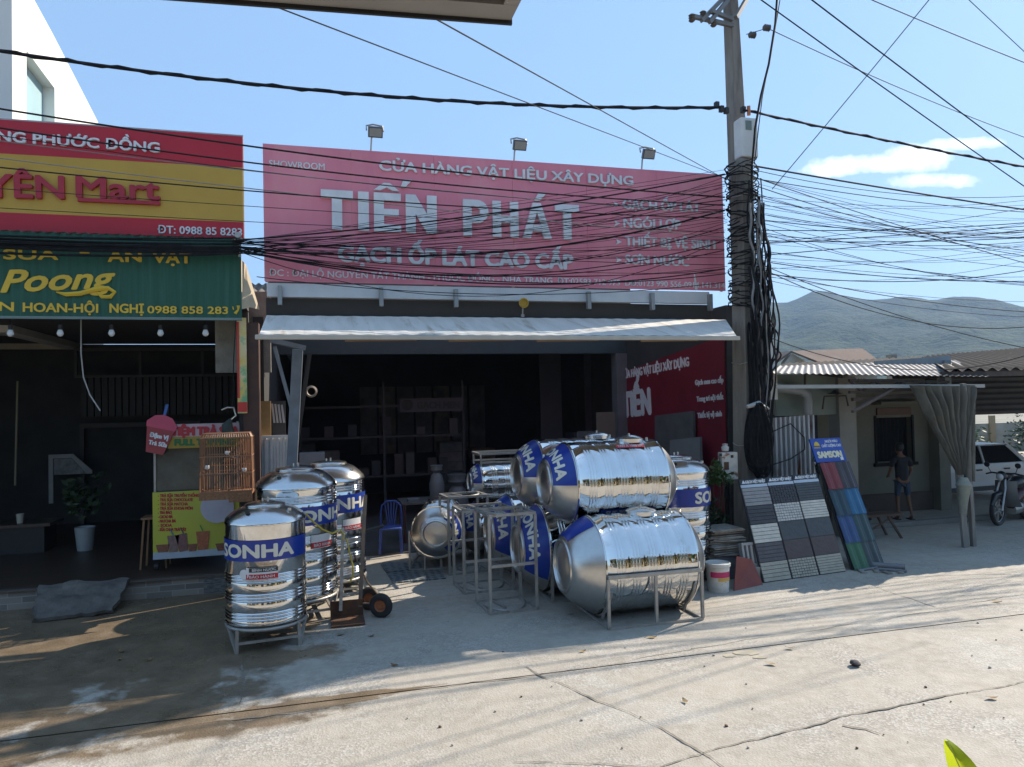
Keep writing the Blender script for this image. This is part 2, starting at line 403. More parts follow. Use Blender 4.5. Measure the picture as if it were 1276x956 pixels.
# hills behind, with their own forest texture
def hill_mat():
    m = bpy.data.materials.new('forested hillside'); m.use_nodes = True; n = m.node_tree.nodes; l = m.node_tree.links; b = n['Principled BSDF']; b.inputs['Roughness'].default_value = .95; b.inputs['Specular IOR Level'].default_value = .1
    tc = n.new('ShaderNodeTexCoord')
    def tex(s_, d=6, rr=.65):
        t = n.new('ShaderNodeTexNoise'); t.inputs['Scale'].default_value = s_; t.inputs['Detail'].default_value = d; t.inputs['Roughness'].default_value = rr; l.new(tc.outputs['Object'], t.inputs['Vector']); return t.outputs[0]
    def mr(src, a, bb, o0=0., o1=1.):
        r = n.new('ShaderNodeMapRange'); l.new(src, r.inputs[0]); r.inputs[1].default_value = a; r.inputs[2].default_value = bb; r.inputs[3].default_value = o0; r.inputs[4].default_value = o1; return r.outputs[0]
    def mx(f, a, bb):
        k = n.new('ShaderNodeMix'); k.data_type = 'RGBA'; l.new(f, k.inputs[0])
        for i, v in ((6, a), (7, bb)):
            if isinstance(v, tuple): k.inputs[i].default_value = (*v, 1)
            else: l.new(v, k.inputs[i])
        return k.outputs[2]
    c = mx(mr(tex(.16, 3), .42, .58), (.007, .020, .009), (.036, .060, .018))
    c = mx(mr(tex(.016, 8), .52, .66, 0, .7), c, (.065, .085, .032))
    c = mx(mr(tex(.04, 6, .8), .62, .72, 0, .8), c, (.15, .15, .08))
    c = mx(mr(tex(.009, 4), .50, .60, 0, .55), c, (.014, .030, .014))
    l.new(c, b.inputs['Base Color'])
    bp = n.new('ShaderNodeBump'); bp.inputs['Strength'].default_value = 1; bp.inputs['Distance'].default_value = 7; l.new(tex(.09, 4), bp.inputs['Height']); l.new(bp.outputs[0], b.inputs['Normal'])
    return m
ridge = [(-400, 470), (200, 452), (620, 420), (880, 392), (945, 373), (985, 376), (1012, 362), (1032, 361), (1060, 369), (1100, 372), (1128, 368), (1160, 372), (1192, 367), (1232, 374), (1276, 381), (1400, 396), (1700, 425), (2300, 480)]
def ridge_y(px):
    for (a, b) in zip(ridge, ridge[1:]):
        if a[0] <= px <= b[0]: return a[1] + (b[1]-a[1])*(px-a[0])/(b[0]-a[0])
    return 480
def hill_pt(u, v):
    px = -400 + 2700*u
    d = ray(px, ridge_y(px)); d.normalize(); hz = Vector((d.x, d.y, 0)); hl = hz.length; hz /= hl
    D = 1500.0; H = d.z/hl*D
    dist = 620 + 1500*v; tt = min(1, max(0, (dist-620)/(D-620)))
    prof = (tt**.85) if dist <= D else 1 - .35*((dist-D)/620)
    p = CAMP + hz*dist
    nz = mnoise.fractal(Vector((p.x*.004, p.y*.004, 3)), 1.0, 2.0, 6)
    p.z = max(-3, H*prof + nz*34*math.sin(PI*min(1, tt))*(1 if dist <= D else .4) + mnoise.fractal(Vector((p.x*.03, p.y*.03, 1)), 1, 2, 3)*3.2*tt)
    return p
g = MB(); g.grid(hill_pt, 260, 90); tagp(g.build('hills', hill_mat(), smooth=180), kind='structure')
hz = MB(); hz.box(-1900, 3300, -60, 2700, -6, 330); 
hm = bpy.data.materials.new('thin blue air'); hm.use_nodes = True; hn = hm.node_tree.nodes; hn.remove(hn['Principled BSDF'])
pv = hn.new('ShaderNodeVolumePrincipled'); pv.inputs['Color'].default_value = (.44, .66, 1, 1); pv.inputs['Density'].default_value = .00025; pv.inputs['Anisotropy'].default_value = .2
hm.node_tree.links.new(pv.outputs[0], hn['Material Output'].inputs['Volume'])
hob = hz.build('haze', hm); tagp(hob, kind='stuff')

# ================================================================== the building supply shop
SY = 11.0
shop = thing('building_supply_shop', 'open fronted building supply shop with a dark interior behind the steel tanks', 'shop', (3, 11.2, 0))
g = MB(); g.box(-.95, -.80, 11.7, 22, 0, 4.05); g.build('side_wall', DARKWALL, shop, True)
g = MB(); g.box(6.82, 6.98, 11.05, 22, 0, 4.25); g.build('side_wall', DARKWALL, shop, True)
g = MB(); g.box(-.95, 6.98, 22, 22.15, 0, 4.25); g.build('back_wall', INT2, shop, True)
g = MB(); g.box(-.95, 6.98, 15.3, 22.2, 4.26, 4.34); g.box(-.95, 6.98, 15.3, 15.45, 4.341, 7.7); g.box(-.95, -.8, 15.451, 22, 4.341, 7.7); g.box(6.83, 6.98, 15.451, 22, 4.341, 7.7); g.build('upper_storey', mat('roof deck', (.09, .085, .08), .8), shop, True)
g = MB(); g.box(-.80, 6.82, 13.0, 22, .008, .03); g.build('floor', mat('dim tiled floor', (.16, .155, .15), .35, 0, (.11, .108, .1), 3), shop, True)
g = MB(); g.box(-.80, 6.82, 15.25, 15.5, 3.72, 4.24); g.build('lintel', mat('teal grey shutter box', (.045, .07, .075), .6), shop, True)
g = MB(); g.box(6.55, 6.815, 15.2, 15.5, .03, 3.715); g.build('jamb', mat('grey jamb', (.16, .16, .17), .6), shop, True)
# slanted steel column on the left with its brace
COLM = mat('blue grey painted steel', (.20, .23, .26), .5, .1, (.15, .17, .19), 5)
g = MB(); a, b = at(371, 436, 11.15), at(362, 600, 11.15); b.z = 0.0; b.x = -.5; g.bar(b, a, .15, .15, (0, 1, 0)); g.build('column', COLM, shop, True, bevel=.008)
g = MB(); g.bar(at(342, 432, 11.1), at(364, 512, 11.1), .05); g.bar(at(338, 424, 11.0), at(380, 434, 11.2), .07); g.build('brace', COLM, shop, True)
g = MB(); g.bar(at(386, 440, 11.5), at(366, 578, 11.5), .06); g.build('door_track', mat('dark painted steel', (.03, .03, .032), .5), shop, True)
# white beam under the sign with short uprights, dark gap below
g = MB(); g.box(-.70, 6.50, 11.02, 11.12, 4.265, 4.47); g.build('beam', mat('pale painted steel beam', (.74, .75, .75), .5, 0, (.64, .65, .66), 3), shop, True, bevel=.01)
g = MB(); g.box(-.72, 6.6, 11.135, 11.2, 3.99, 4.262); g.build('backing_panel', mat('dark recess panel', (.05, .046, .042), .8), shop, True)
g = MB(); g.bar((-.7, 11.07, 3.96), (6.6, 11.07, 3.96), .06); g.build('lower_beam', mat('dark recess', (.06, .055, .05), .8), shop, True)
brm = mat('grey bracket steel', (.36, .36, .35), .5, .3)
for px in (349, 475, 568, 733, 812, 884):
    p = at(px, 375, 10.99); g = MB(); g.box(p.x-.03, p.x+.03, 10.93, 11.015, 4.14, 4.42); g.build('bracket', brm, shop, True)

# awning: sloping corrugated sheet with a front tube and corner arms
AWN = mat('white awning sheet', (.74, .70, .62), .6, 0, (.62, .58, .50), 2, stretch=(3, .3, 1), c3=(.44, .38, .30), c3scale=2.2, c3range=(.56, .72))
aw = thing('awning', 'white corrugated metal awning sloping out below the long pink red sign', 'awning', (3, 10.5, 3.7))
AX0, AX1, AY0, AY1, AZ0, AZ1 = -.68, 6.55, 9.25, 10.62, 3.545, 3.945
def awpt(u, v):
    x = AX0 + (AX1-AX0)*u; y = AY1 + (AY0-AY1)*v; z = AZ1 + (AZ0-AZ1)*v
    x = AX0 + (AX1-.68*v-AX0)*u
    return Vector((x, y, z + .0022*math.cos(u*2*PI*30)))
g = MB(); g.grid(awpt, 264, 5); g.build('sheet', AWN, aw, True, smooth=60)
tube = mat('beige front tube', (.50, .45, .37), .5, .1)
g = MB(); g.bar((AX0-.05, AY0, AZ0-.035), (AX1-.63, AY0, AZ0-.035), .05, .06); g.build('front_tube', tube, aw, True, bevel=.01)
for px in (430, 560, 670, 800):
    p = at(px, 428, 9.25)
    g = MB(); g.bar((p.x, AY0+.04, AZ0-.06), (p.x+.9, AY0+.05, AZ0-.045), .025, .05); g.build('batten', mat('orange brown batten', (.30, .18, .09), .7), aw, True)
for x in (-.55, 2.2, 4.4, 5.75):
    g = MB(); g.bar((x, AY0+.05, AZ0-.03), (x, AY1-.02, AZ1-.03), .04); g.build('arm', tube, aw, True)

# the long red sign: sheet panel, steel frame, raised letters
sg = thing('shop_sign', 'long pink red shop sign with raised white letters above the awning', 'sign', (3, SY, 4.5))
a, b, c, d = at(328, 349.5, SY), at(904.5, 364.5, SY), at(900, 218, SY), at(326.5, 178.5, SY)
SX0, SX1, SZ0, SZ1 = -.73, 6.80, 4.49, 6.505
g = MB()
edges = [SX0 + (SX1-SX0)*k/6 for k in range(7)]
for i in range(6): g.box(edges[i]+.002, edges[i+1]-.002, SY, SY+.02, SZ0, SZ1)
g.build('panel', RED, sg, True)
g = MB()
for z in (SZ0+.04, 5.2, 5.85, SZ1-.04): g.bar((SX0, SY+.045, z), (SX1, SY+.045, z), .04)
for e in edges: g.bar((min(max(e, SX0+.03), SX1-.03), SY+.085, SZ0), (min(max(e, SX0+.03), SX1-.03), SY+.085, SZ1), .04)
g.build('frame', FRAME, sg, True)
tY = SY-.001
front_text('SHOWROOM', (335.4, 207.6), (404.5, 212), 8, tY, WHITE_LET, sg, .002)
front_text('CỬA HÀNG VẬT LIỆU XÂY DỰNG', (473, 212.6), (788, 231.3), 12, tY, WHITE_LET, sg, .007, .03)
# the big condensed block letters, cut out one by one
def block_letters(items, pl, pr, cap_px, gap=.17):
    a_, b_ = at(pl[0], pl[1], tY), at(pr[0], pr[1], tY); cap = at(pl[0], pl[1]-cap_px, tY).z - a_.z
    tot = sum(w for _, w in items) + gap*(len(items)-1); ux = (b_.x-a_.x)/tot; ang = math.atan2(b_.z-a_.z, b_.x-a_.x); x = 0
    for ch, w_ in items:
        g = MB(); st_ = .34
        def pp(pts): 
            Mx = TR(a_.x, tY, a_.z) @ RY(-ang) @ FRONT
            g.prism([((x+px_*1.0)*ux, py_*cap) for px_, py_ in pts], .055, Mx)
        if ch == 'T': pp([(0, .80), (w_, .80), (w_, 1), (0, 1)]); pp([(w_/2-st_/2, 0), (w_/2+st_/2, 0), (w_/2+st_/2, .797), (w_/2-st_/2, .797)])
        elif ch == 'I': pp([(0, 0), (w_, 0), (w_, 1), (0, 1)])
        elif ch == 'E':
            pp([(0, 0), (st_, 0), (st_, 1), (0, 1)])
            for y0, y1, k in ((0, .19, 1), (.41, .59, .92), (.81, 1, 1)): pp([(st_+.002, y0), (w_*k, y0), (w_*k, y1), (st_+.002, y1)])
            pp([(w_*.5-.46, 1.07), (w_*.5-.22, 1.07), (w_*.5-.02, 1.15), (w_*.5+.18, 1.07), (w_*.5+.40, 1.07), (w_*.5+.10, 1.26), (w_*.5-.12, 1.26)])
            pp([(w_*.5+.46, 1.18), (w_*.5+.62, 1.18), (w_*.5+.86, 1.38), (w_*.5+.56, 1.38)])
        elif ch == 'N': pp([(0, 0), (st_, 0), (st_, .50), (w_-st_, 0), (w_, 0), (w_, 1), (w_-st_, 1), (w_-st_, .50), (st_, 1), (0, 1)])
        elif ch == 'H': pp([(0, 0), (st_, 0), (st_, .40), (w_-st_, .40), (w_-st_, 0), (w_, 0), (w_, 1), (w_-st_, 1), (w_-st_, .60), (st_, .60), (st_, 1), (0, 1)])
        elif ch == 'P':
            pp([(0, 0), (st_, 0), (st_, 1), (0, 1)]); n_ = 10; cx_ = w_-.46
            O = [(st_+.002, 1), (cx_, 1)] + [(cx_+.46*math.sin(PI*k/n_), .68+.32*math.cos(PI*k/n_)) for k in range(1, n_)] + [(cx_, .36), (st_+.002, .36)]
            I = [(st_+.002, .54), (cx_-.08, .54)] + [(cx_-.08+.20*math.sin(PI*k/n_), .68-.14*math.cos(PI*k/n_)) for k in range(1, n_)] + [(cx_-.08, .82), (st_+.002, .82)]
            for k in range(len(O)-1): pp([O[k], O[k+1], I[len(I)-2-k], I[len(I)-1-k]])
        elif ch == 'A':
            pp([(0, 0), (.33, 0), (.42, .22), (.42+.035, .40), (w_/2, .74), (w_/2, 1), (w_/2-.17, 1)]); pp([(w_, 0), (w_/2+.17, 1), (w_/2+.002, 1), (w_/2+.002, .74), (w_-.455, .40), (w_-.42, .22), (w_-.33, 0)])
            pp([(.425, .20), (w_-.425, .20), (w_-.46, .38), (.46, .38)])
            pp([(w_/2-.10, 1.07), (w_/2+.12, 1.07), (w_/2+.44, 1.30), (w_/2+.10, 1.30)])
        g.build('letter', WHITE_LET, sg, True); x += w_ + gap
block_letters((('T', 1.06), ('I', .36), ('E', .92), ('N', 1.08)), (400, 286), (544, 292.5), 49)
block_letters((('P', 1.02), ('H', 1.06), ('A', 1.22), ('T', 1.02)), (577, 294.3), (721, 300), 45)
front_text('GẠCH ỐP LÁT CAO CẤP', (422, 325.5), (713, 335.5), 19, tY, WHITE_LET, sg, .016, .03)
front_text('ĐC : ĐẠI LỘ NGUYỄN TẤT THÀNH - PHƯỚC ĐỒNG - NHA TRANG  ĐT:02583 712 975  DĐ:0123 990 556-0914.141.314', (335.5, 343.5), (903, 359.5), 8, tY, WHITE_LET, sg, .002)
for s_, pl, pr in (('GẠCH ỐP LÁT', (776, 260), (872, 264.8)), ('NGÓI LỢP', (777, 283.3), (848, 286)), ('THIẾT BỊ VỆ SINH', (779, 306.5), (890.5, 310.5)), ('SƠN NƯỚC', (779, 329), (858, 332))):
    front_text(s_, pl, pr, 11.3, tY, WHITE_LET, sg, .007, .02)
    q = at(pl[0]-8, pl[1]-5, tY-.012); g = MB()
    g.prism([(-.05, .05), (.06, 0), (-.05, -.05), (-.02, 0)], .012, TR(q.x, q.y+.012, q.z) @ FRONT); g.build('arrow_mark', WHITE_LET, sg, True)
# torn white strip at the sign's lower right
g = MB(); g.prism([(0, 0), (.05, 0), (.005, .28), (-.015, .29)], .004, TR(*at(866, 361, SY-.006)) @ FRONT)
g.build('torn_strip', WHITE, sg, True)

# flood lamps standing over the sign
lampm = mat('grey lamp housing', (.12, .13, .15), .45, .4); glassm = mat('lamp glass', (.30, .31, .30), .15)
for px, py, lab in ((463, 187, 'flood lamp on a thin stem above the SHOWROOM end of the red sign'), (641, 202, 'flood lamp above the middle of the red sign, over its big letters'), (800, 212, 'flood lamp at the pole end of the red sign')):
    p = at(px, py, SY+.05); t = thing('flood_lamp', lab, 'lamp', (p.x, p.y, p.z), 0, 'flood lamps along the top of the sign')
    g = MB(); g.tube([(-.02, 0, -.14), (0, -.02, .16), (.02, -.06, .28), (.03, -.12, .30)], .014); g.build('stem', FRAME, t)
    g = MB(); g.box(-.11, .11, -.08, .08, -.03, .03, TR(.05, -.16, .22) @ RX(R(-62))); g.build('housing', lampm, t, bevel=.01)
    g = MB(); g.box(-.09, .09, -.06, .06, -.042, -.032, TR(.05, -.16, .22) @ RX(R(-62))); g.build('glass', glassm, t)
    g = MB(); g.tube([(-.08, -.13, .25), (-.08, -.10, .33), (.02, -.09, .36), (.16, -.12, .33), (.17, -.15, .24)], .012); g.build('yoke', FRAME, t)
    for k in range(4): pass
# round yellow lamp hanging from the beam
p = at(652, 378, 10.93); t = thing('horn_speaker', 'small round yellow warning lamp clamped to the pale beam', 'lamp', (p.x, 10.93, p.z)); t.name = 'warning_lamp'
g = MB(); g.lathe([(0, -.02), (.05, -.02), (.075, .01), (.08, .04), (.06, .05), (.05, .02), (0, .015)], 20, RX(R(90))); g.build('lens_rim', mat('amber plastic', (.62, .36, .03), .4), t, smooth=40)
g = MB(); g.tube([(0, .03, -.04), (0, .05, -.15), (0, .05, -.18)], .014); g.lathe([(.03, -.02), (.03, .02)], 10, TR(0, .05, -.19)); g.build('clamp', FRAME, t)

# ================================================================== the café and mart next door
MART_X0, MX1 = -9.0, -1.0
mart = thing('milk_tea_shop', 'dark open milk tea shop under the green awning panel', 'shop', (-4, 11.3, 0))
STEPM = bpy.data.materials.new('stone veneer'); STEPM.use_nodes = True
def brick_mat():
    n = STEPM.node_tree.nodes; l = STEPM.node_tree.links; b = n['Principled BSDF']
    tc = n.new('ShaderNodeTexCoord'); mp = n.new('ShaderNodeMapping'); mp.inputs['Rotation'].default_value = (R(90), 0, 0); l.new(tc.outputs['Object'], mp.inputs[0])
    t = n.new('ShaderNodeTexBrick'); l.new(mp.outputs[0], t.inputs[0]); t.inputs['Scale'].default_value = 1; t.inputs['Brick Width'].default_value = .34; t.inputs['Row Height'].default_value = .085; t.inputs['Mortar Size'].default_value = .006
    t.inputs['Color1'].default_value = (.15, .135, .12, 1); t.inputs['Color2'].default_value = (.29, .255, .21, 1); t.inputs['Mortar'].default_value = (.33, .31, .28, 1)
    l.new(t.outputs[0], b.inputs['Base Color']); b.inputs['Roughness'].default_value = .8
brick_mat()
g = MB(); g.box(MART_X0, -1.62, 11.24, 11.32, .004, .245); g.build('step_face', STEPM, mart, True)
slate = mat('dark slate veneer', (.09, .09, .09), .7, 0, (.20, .195, .185), 9, stretch=(1.2, 1, 7), contrast=(.45, .55), bump=.6, bscale=16)
g = MB(); g.box(-1.62, -.98, 11.22, 11.32, .004, .245); g.build('step_face', slate, mart, True)
g = MB(); g.box(MART_X0, -.98, 11.32, 18, .004, .245); g.box(MART_X0, -.98, 11.20, 11.32, .246, .27); g.build('step_edge', mat('step edge tiles', (.13, .11, .095), .5, 0, (.09, .075, .065), 3), mart, True)
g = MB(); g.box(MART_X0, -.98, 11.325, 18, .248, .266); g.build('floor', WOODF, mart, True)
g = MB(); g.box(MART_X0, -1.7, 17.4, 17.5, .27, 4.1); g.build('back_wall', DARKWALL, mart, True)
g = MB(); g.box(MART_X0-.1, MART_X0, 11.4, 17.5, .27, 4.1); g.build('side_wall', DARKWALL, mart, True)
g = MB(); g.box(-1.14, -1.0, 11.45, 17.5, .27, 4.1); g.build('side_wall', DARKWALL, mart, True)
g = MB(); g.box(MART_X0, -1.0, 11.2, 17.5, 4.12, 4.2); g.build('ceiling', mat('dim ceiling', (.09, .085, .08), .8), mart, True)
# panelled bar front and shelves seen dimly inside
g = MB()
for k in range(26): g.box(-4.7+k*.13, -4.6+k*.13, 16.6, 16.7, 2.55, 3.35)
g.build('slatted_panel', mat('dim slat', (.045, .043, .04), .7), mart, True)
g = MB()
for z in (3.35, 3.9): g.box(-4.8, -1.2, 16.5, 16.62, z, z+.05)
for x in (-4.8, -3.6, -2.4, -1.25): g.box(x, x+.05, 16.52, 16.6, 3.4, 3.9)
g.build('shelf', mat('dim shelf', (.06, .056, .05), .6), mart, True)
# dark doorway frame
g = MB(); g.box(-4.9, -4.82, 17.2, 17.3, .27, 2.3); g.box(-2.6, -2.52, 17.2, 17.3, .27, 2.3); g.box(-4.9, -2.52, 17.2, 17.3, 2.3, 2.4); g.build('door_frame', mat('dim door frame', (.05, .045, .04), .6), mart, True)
# brown end pillar between the two shops, with the vertical printed strip
g = MB(); g.box(-1.05, -.83, 11.12, 11.40, 0, 3.9); g.build('end_pillar', mat('brown boarding', (.09, .045, .03), .7, 0, (.06, .032, .025), 4), mart, True)
bn = thing('vertical_banner', 'narrow yellow printed banner hanging down the brown pillar', 'banner', (-1.05, 11.05, 2.6))
BANM = mat('printed banner', (.72, .55, .12), .6, 0, (.75, .66, .42), 5, c3=(.20, .45, .22), c3scale=2.2, c3range=(.55, .62))
g = MB(); g.box(-1.12, -.99, 11.06, 11.07, 2.58, 3.96); g.build('cloth', BANM, bn, True)
g = MB(); g.box(-1.118, -.992, 11.052, 11.058, 2.6, 2.74); g.box(-1.12, -1.09, 11.052, 11.058, 2.8, 3.9); g.build('red_end', mat('red print', (.6, .05, .04), .6), bn, True)
# green corrugated awning panel
gp_ = thing('green_awning_panel', 'dark green corrugated awning board with yellow lettering over the milk tea shop', 'sign', (-4, 10.85, 4.4))
GY = 10.85
def gpt(u, v):
    x = MART_X0 + (-1.03-MART_X0)*u; z = 3.93 + 1.12*v
    return Vector((x, GY + .010*math.cos(u*2*PI*66), z))
g = MB(); g.grid(gpt, 528, 2); g.thicken(.006); g.build('sheet', GREEN, gp_, True, smooth=60)
g = MB(); g.box(MART_X0, -1.03, GY-.03, GY+.03, 3.895, 3.93); g.build('bottom_rail', mat('grey green rail', (.16, .22, .20), .5), gp_, True)
ty = GY-.016
front_text('SỮA', (5, 322.8), (72, 323.5), 12, ty, YLET, gp_, .009, .006)
front_text('-', (100, 321), (111, 321.3), 22, ty, YLET, gp_, .006, .006)
front_text('ĂN', (135, 326), (176, 326.3), 12.5, ty, YLET, gp_, .009, .006)
front_text('VẬT', (191, 327.2), (239, 328), 12.5, ty, YLET, gp_, .009, .006)
front_text('Poong', (2, 364), (144, 358), 27, ty, YLET, gp_, .014, .008, .35)
p1 = [at(x, y, ty-.006) for x, y in ((70, 364), (82, 367), (100, 366), (118, 361), (135, 359), (143, 364), (138, 370), (127, 370), (121, 364))]
g = MB(); g.tube(p1, [.008, .03, .035, .035, .03, .028, .03, .026, .015], 6); g.build('swash', YLET, gp_, True)
front_text('YÊN', (-34, 386.4), (17, 387.6), 11, ty, YLET, gp_, .006, .006)
front_text('HOAN-HỘI', (29, 388.3), (122, 389.6), 11, ty, YLET, gp_, .006, .006)
front_text('NGHỊ', (137, 389.5), (179, 390.2), 11, ty, YLET, gp_, .006, .006)
front_text('0988 858 283', (184, 390.3), (284, 391.2), 9, ty, YLET, gp_, .004, .006)
ph = [at(x, y, ty-.004) for x, y in ((297, 381), (297, 386), (293, 391))]
g = MB(); g.tube(ph, [.025, .012, .025], 6); g.tube([at(290, 382, ty-.004), at(291, 386, ty-.004)], .008, 5); g.build('phone_mark', YLET, gp_, True)
# beige cloth wing of the awning
wing = mat('beige canvas', (.62, .50, .34), .8, 0, (.52, .42, .28), 4)
wg = thing('canvas_wing', 'beige triangular canvas flap at the end of the green awning', 'awning flap', (-1.0, 10.9, 4.3))
pts = [at(299, 318, 10.86), at(301, 322, 11.15), at(324, 386, 10.80), at(321, 378, 11.3), at(299, 388, 10.88), at(308, 388, 11.2)]
g = MB(); vs = [g.bm.verts.new(p) for p in (at(298.5, 322, 10.86), at(306, 330, 11.05), at(323, 386, 11.1), at(311, 383, 10.95), at(299, 386, 10.87))]
g.bm.faces.new(vs); g.thicken(.008); g.build('canvas', wing, wg, True)
# the red and yellow mart fascia
ms = thing('mart_sign', 'red and yellow mart fascia with raised red and white lettering', 'sign', (-4, SY, 5.1))
Z0, Z1, Z2, Z3 = at(303, 297.5, SY).z, at(302.5, 277, SY).z, at(301.5, 209, SY).z, at(301, 170, SY).z
g = MB(); g.box(MART_X0, -1.01, SY, SY+.03, Z0, Z1); g.box(MART_X0, -1.01, SY, SY+.03, Z2, Z3); g.build('red_panel', RED_M, ms, True)
g = MB(); g.box(MART_X0, -1.01, SY+.002, SY+.03, Z1, Z2); g.build('yellow_panel', YEL, ms, True)
g = MB(); g.box(MART_X0, -1.0, SY+.031, SY+.09, Z0-.02, Z3+.03); g.build('frame', FRAME, ms, True)
front_text('NG PHƯỚC ĐỒNG', (-2, 176.5), (199, 190.8), 12.6, tY, WHITE_LET, ms, .006, .035)
front_text('UYÊN', (-52, 245.5), (80.5, 248.5), 29, tY, LETRED, ms, .013, .05)
front_text('Mart', (97, 246.3), (199, 250), 26, tY, LETRED, ms, .013, .05)
q0, q1 = at(98, 250, SY), at(200, 254, SY)
g = MB(); g.box(q0.x, q1.x, SY-.05, SY-.001, (q0.z+q1.z)/2-.025, (q0.z+q1.z)/2+.025); g.build('underline', LETRED, ms, True)
front_text('ĐT: 0988 85 8283', (197, 290.8), (301.5, 294.2), 9.5, tY, WHITE_LET, ms, .003, .02)
# corrugated eave under the fascia
g = MB(); g.grid(lambda u, v: Vector((MART_X0+(-1.0-MART_X0)*u, 10.97-.14*v, 5.075-.02*v+.016*math.cos(u*2*PI*60))), 480, 2)
tagp(g.build('eave_strip', mat('old tin eave', (.22, .19, .17), .7, .2, (.13, .11, .10), 6), smooth=60), 'old corrugated tin strip between the mart fascia and the green board', 'eave')
# hanging bulbs
bw = mat('white bulb glass', (.82, .84, .86), .25)
for k, px in enumerate((13, 75, 139, 200, 256)):
    p = at(px, 411, 11.05); lab = ['leftmost white bulb hanging under the green board', 'white bulb second from the left under the green board', 'white bulb hanging under the middle of the green board, third of five', 'white bulb second from the right under the green board', 'white bulb nearest the brown pillar under the green board'][k]
    t = thing('light_bulb', lab, 'bulb', (p.x, p.y, p.z), 0, 'bulbs hanging under the green board')
    g = MB(); g.lathe([(0, -.095), (.025, -.088), (.042, -.06), (.042, -.045), (.03, -.01), (.024, .0)], 14); g.build('bulb', bw, t, smooth=60)
    g = MB(); g.lathe([(.026, 0), (.028, .055), (.012, .07), (0, .07)], 12); g.build('socket', BLACK, t, smooth=40)
    g = MB(); g.tube([(0, 0, .06), (0, -.02, 3.9-p.z+.15)], .004, 4); g.build('cord', CABLE, t)
# house behind on the left: white, sunlit side wall with a slanted window
wb = thing('white_house', 'tall white house behind the mart with a slanted window in its bright side wall', 'house', (-6, 16, 0))
wwm = mat('white render', (.80, .79, .74), .8, 0, (.70, .69, .65), 1.2, stretch=(1, 1, .25))
WX = -4.9
g = MB(); SIDE = Matrix(((0, 0, 1, WX-.3), (1, 0, 0, 0), (0, 1, 0, 0), (0, 0, 0, 1)))
def sp(px, py):
    d = ray(px, py); t = (WX - CAMP.x)/d.x; p = CAMP + d*t; return (p.y, p.z)
tl, br_ = sp(40, -8), sp(122, 152)
outer = [(tl[0]-.9, 4), (br_[0]+.3, 4), (br_[0]+.3, br_[1]-.5), br_, tl, (tl[0]-.9, tl[1]+.3)]
win = [sp(33, 63), sp(68, 110), sp(68, 165), sp(33, 165)]
# wall around the window, as a ring of quads
gz = MB()
wy0, wy1 = win[0][0], win[1][0]
g.prism([(outer[0][0], 4), (wy0, 4), (wy0, tl[1]), (outer[0][0], tl[1]+.3)], .3, SIDE)
g.prism([(wy1, 4), (br_[0]+.3, 4), (br_[0]+.3, br_[1]-.4), br_, (wy1, tl[1]+(br_[1]-tl[1])*(wy1-tl[0])/(br_[0]-tl[0]))], .3, SIDE)
g.prism([(wy0, 4), (wy1, 4), (wy1, win[2][1]-.8), (wy0, win[2][1]-.8)], .3, SIDE)
g.prism([win[0], win[1], (wy1, tl[1]+(br_[1]-tl[1])*(wy1-tl[0])/(br_[0]-tl[0])), (wy0, tl[1])], .3, SIDE)
g.build('side_wall', wwm, wb, True)
g.bm if False else None
g = MB(); g.prism([(wy0, win[2][1]-.8), (wy1, win[2][1]-.8), win[1], win[0]], .02, Matrix(((0, 0, 1, WX-.22), (1, 0, 0, 0), (0, 1, 0, 0), (0, 0, 0, 1)))); g.build('window', mat('green glass', (.42, .58, .60), .08, 0, (.38, .54, .57), 1), wb, True)
g = MB(); g.bar((WX-.12, br_[0]+.35, br_[1]), (WX-.12, tl[0], tl[1]+.1), .06); g.build('gutter', mat('pale green trim', (.45, .58, .50), .5), wb, True)
fm = mat('shaded white render', (.52, .54, .60), .8)  # bluish shade of the white front faces, put into the base colour
g = MB(); fy = tl[0]-.9; g.box(WX-.75, WX-.301, fy-.01, fy+.6, 4, 7.9); g.build('front_column', fm, wb, True)
g = MB(); g.box(-9.5, WX-.301, fy-.005, fy+.5, 9.4, 11); g.build('upper_wall', fm, wb, True)
g = MB(); g.box(-9.5, WX-.301, fy+.6, fy+3.6, 9.1, 9.3); g.build('balcony_ceiling', wwm, wb, True)
g = MB(); g.box(-9.5, WX-.31, fy+3.6, fy+3.8, 4, 9.1); g.build('back_wall', mat('beige render', (.55, .50, .40), .8), wb, True)
g = MB(); g.box(-8, WX-1.0, fy+3.5, fy+3.59, 6, 7.7); g.build('door', mat('dark glass door', (.03, .03, .035), .2), wb, True)
g = MB()
for z in (6.9, 7.15, 7.4): g.tube([(-9.5, fy+.1, z), (WX-.76, fy+.1, z)], .025)
g.tube([(-6.1, fy+.1, 6.5), (-6.1, fy+.1, 7.4)], .025); g.build('railing', mat('bright steel rail', (.7, .7, .7), .3, .8), wb, True)
# old low roof showing between the two shop fronts
rb = thing('tin_roof', 'old grey roof visible in the gap between the two shop signs', 'roof', (-1.2, 13, 4.3))
g = MB(); g.grid(lambda u, v: Vector((-2.3+1.6*u, 12.0+3*v, 4.35+.75*v+.02*math.cos(u*2*PI*12))), 96, 3); g.build('sheet', mat('weathered roof', (.17, .15, .12), .9, 0, (.09, .08, .07), 5), rb, True, smooth=60)
g = MB(); g.box(-1.5, -.7, 11.75, 11.85, 3.2, 4.45); g.build('gable_wall', CONC, rb, True)
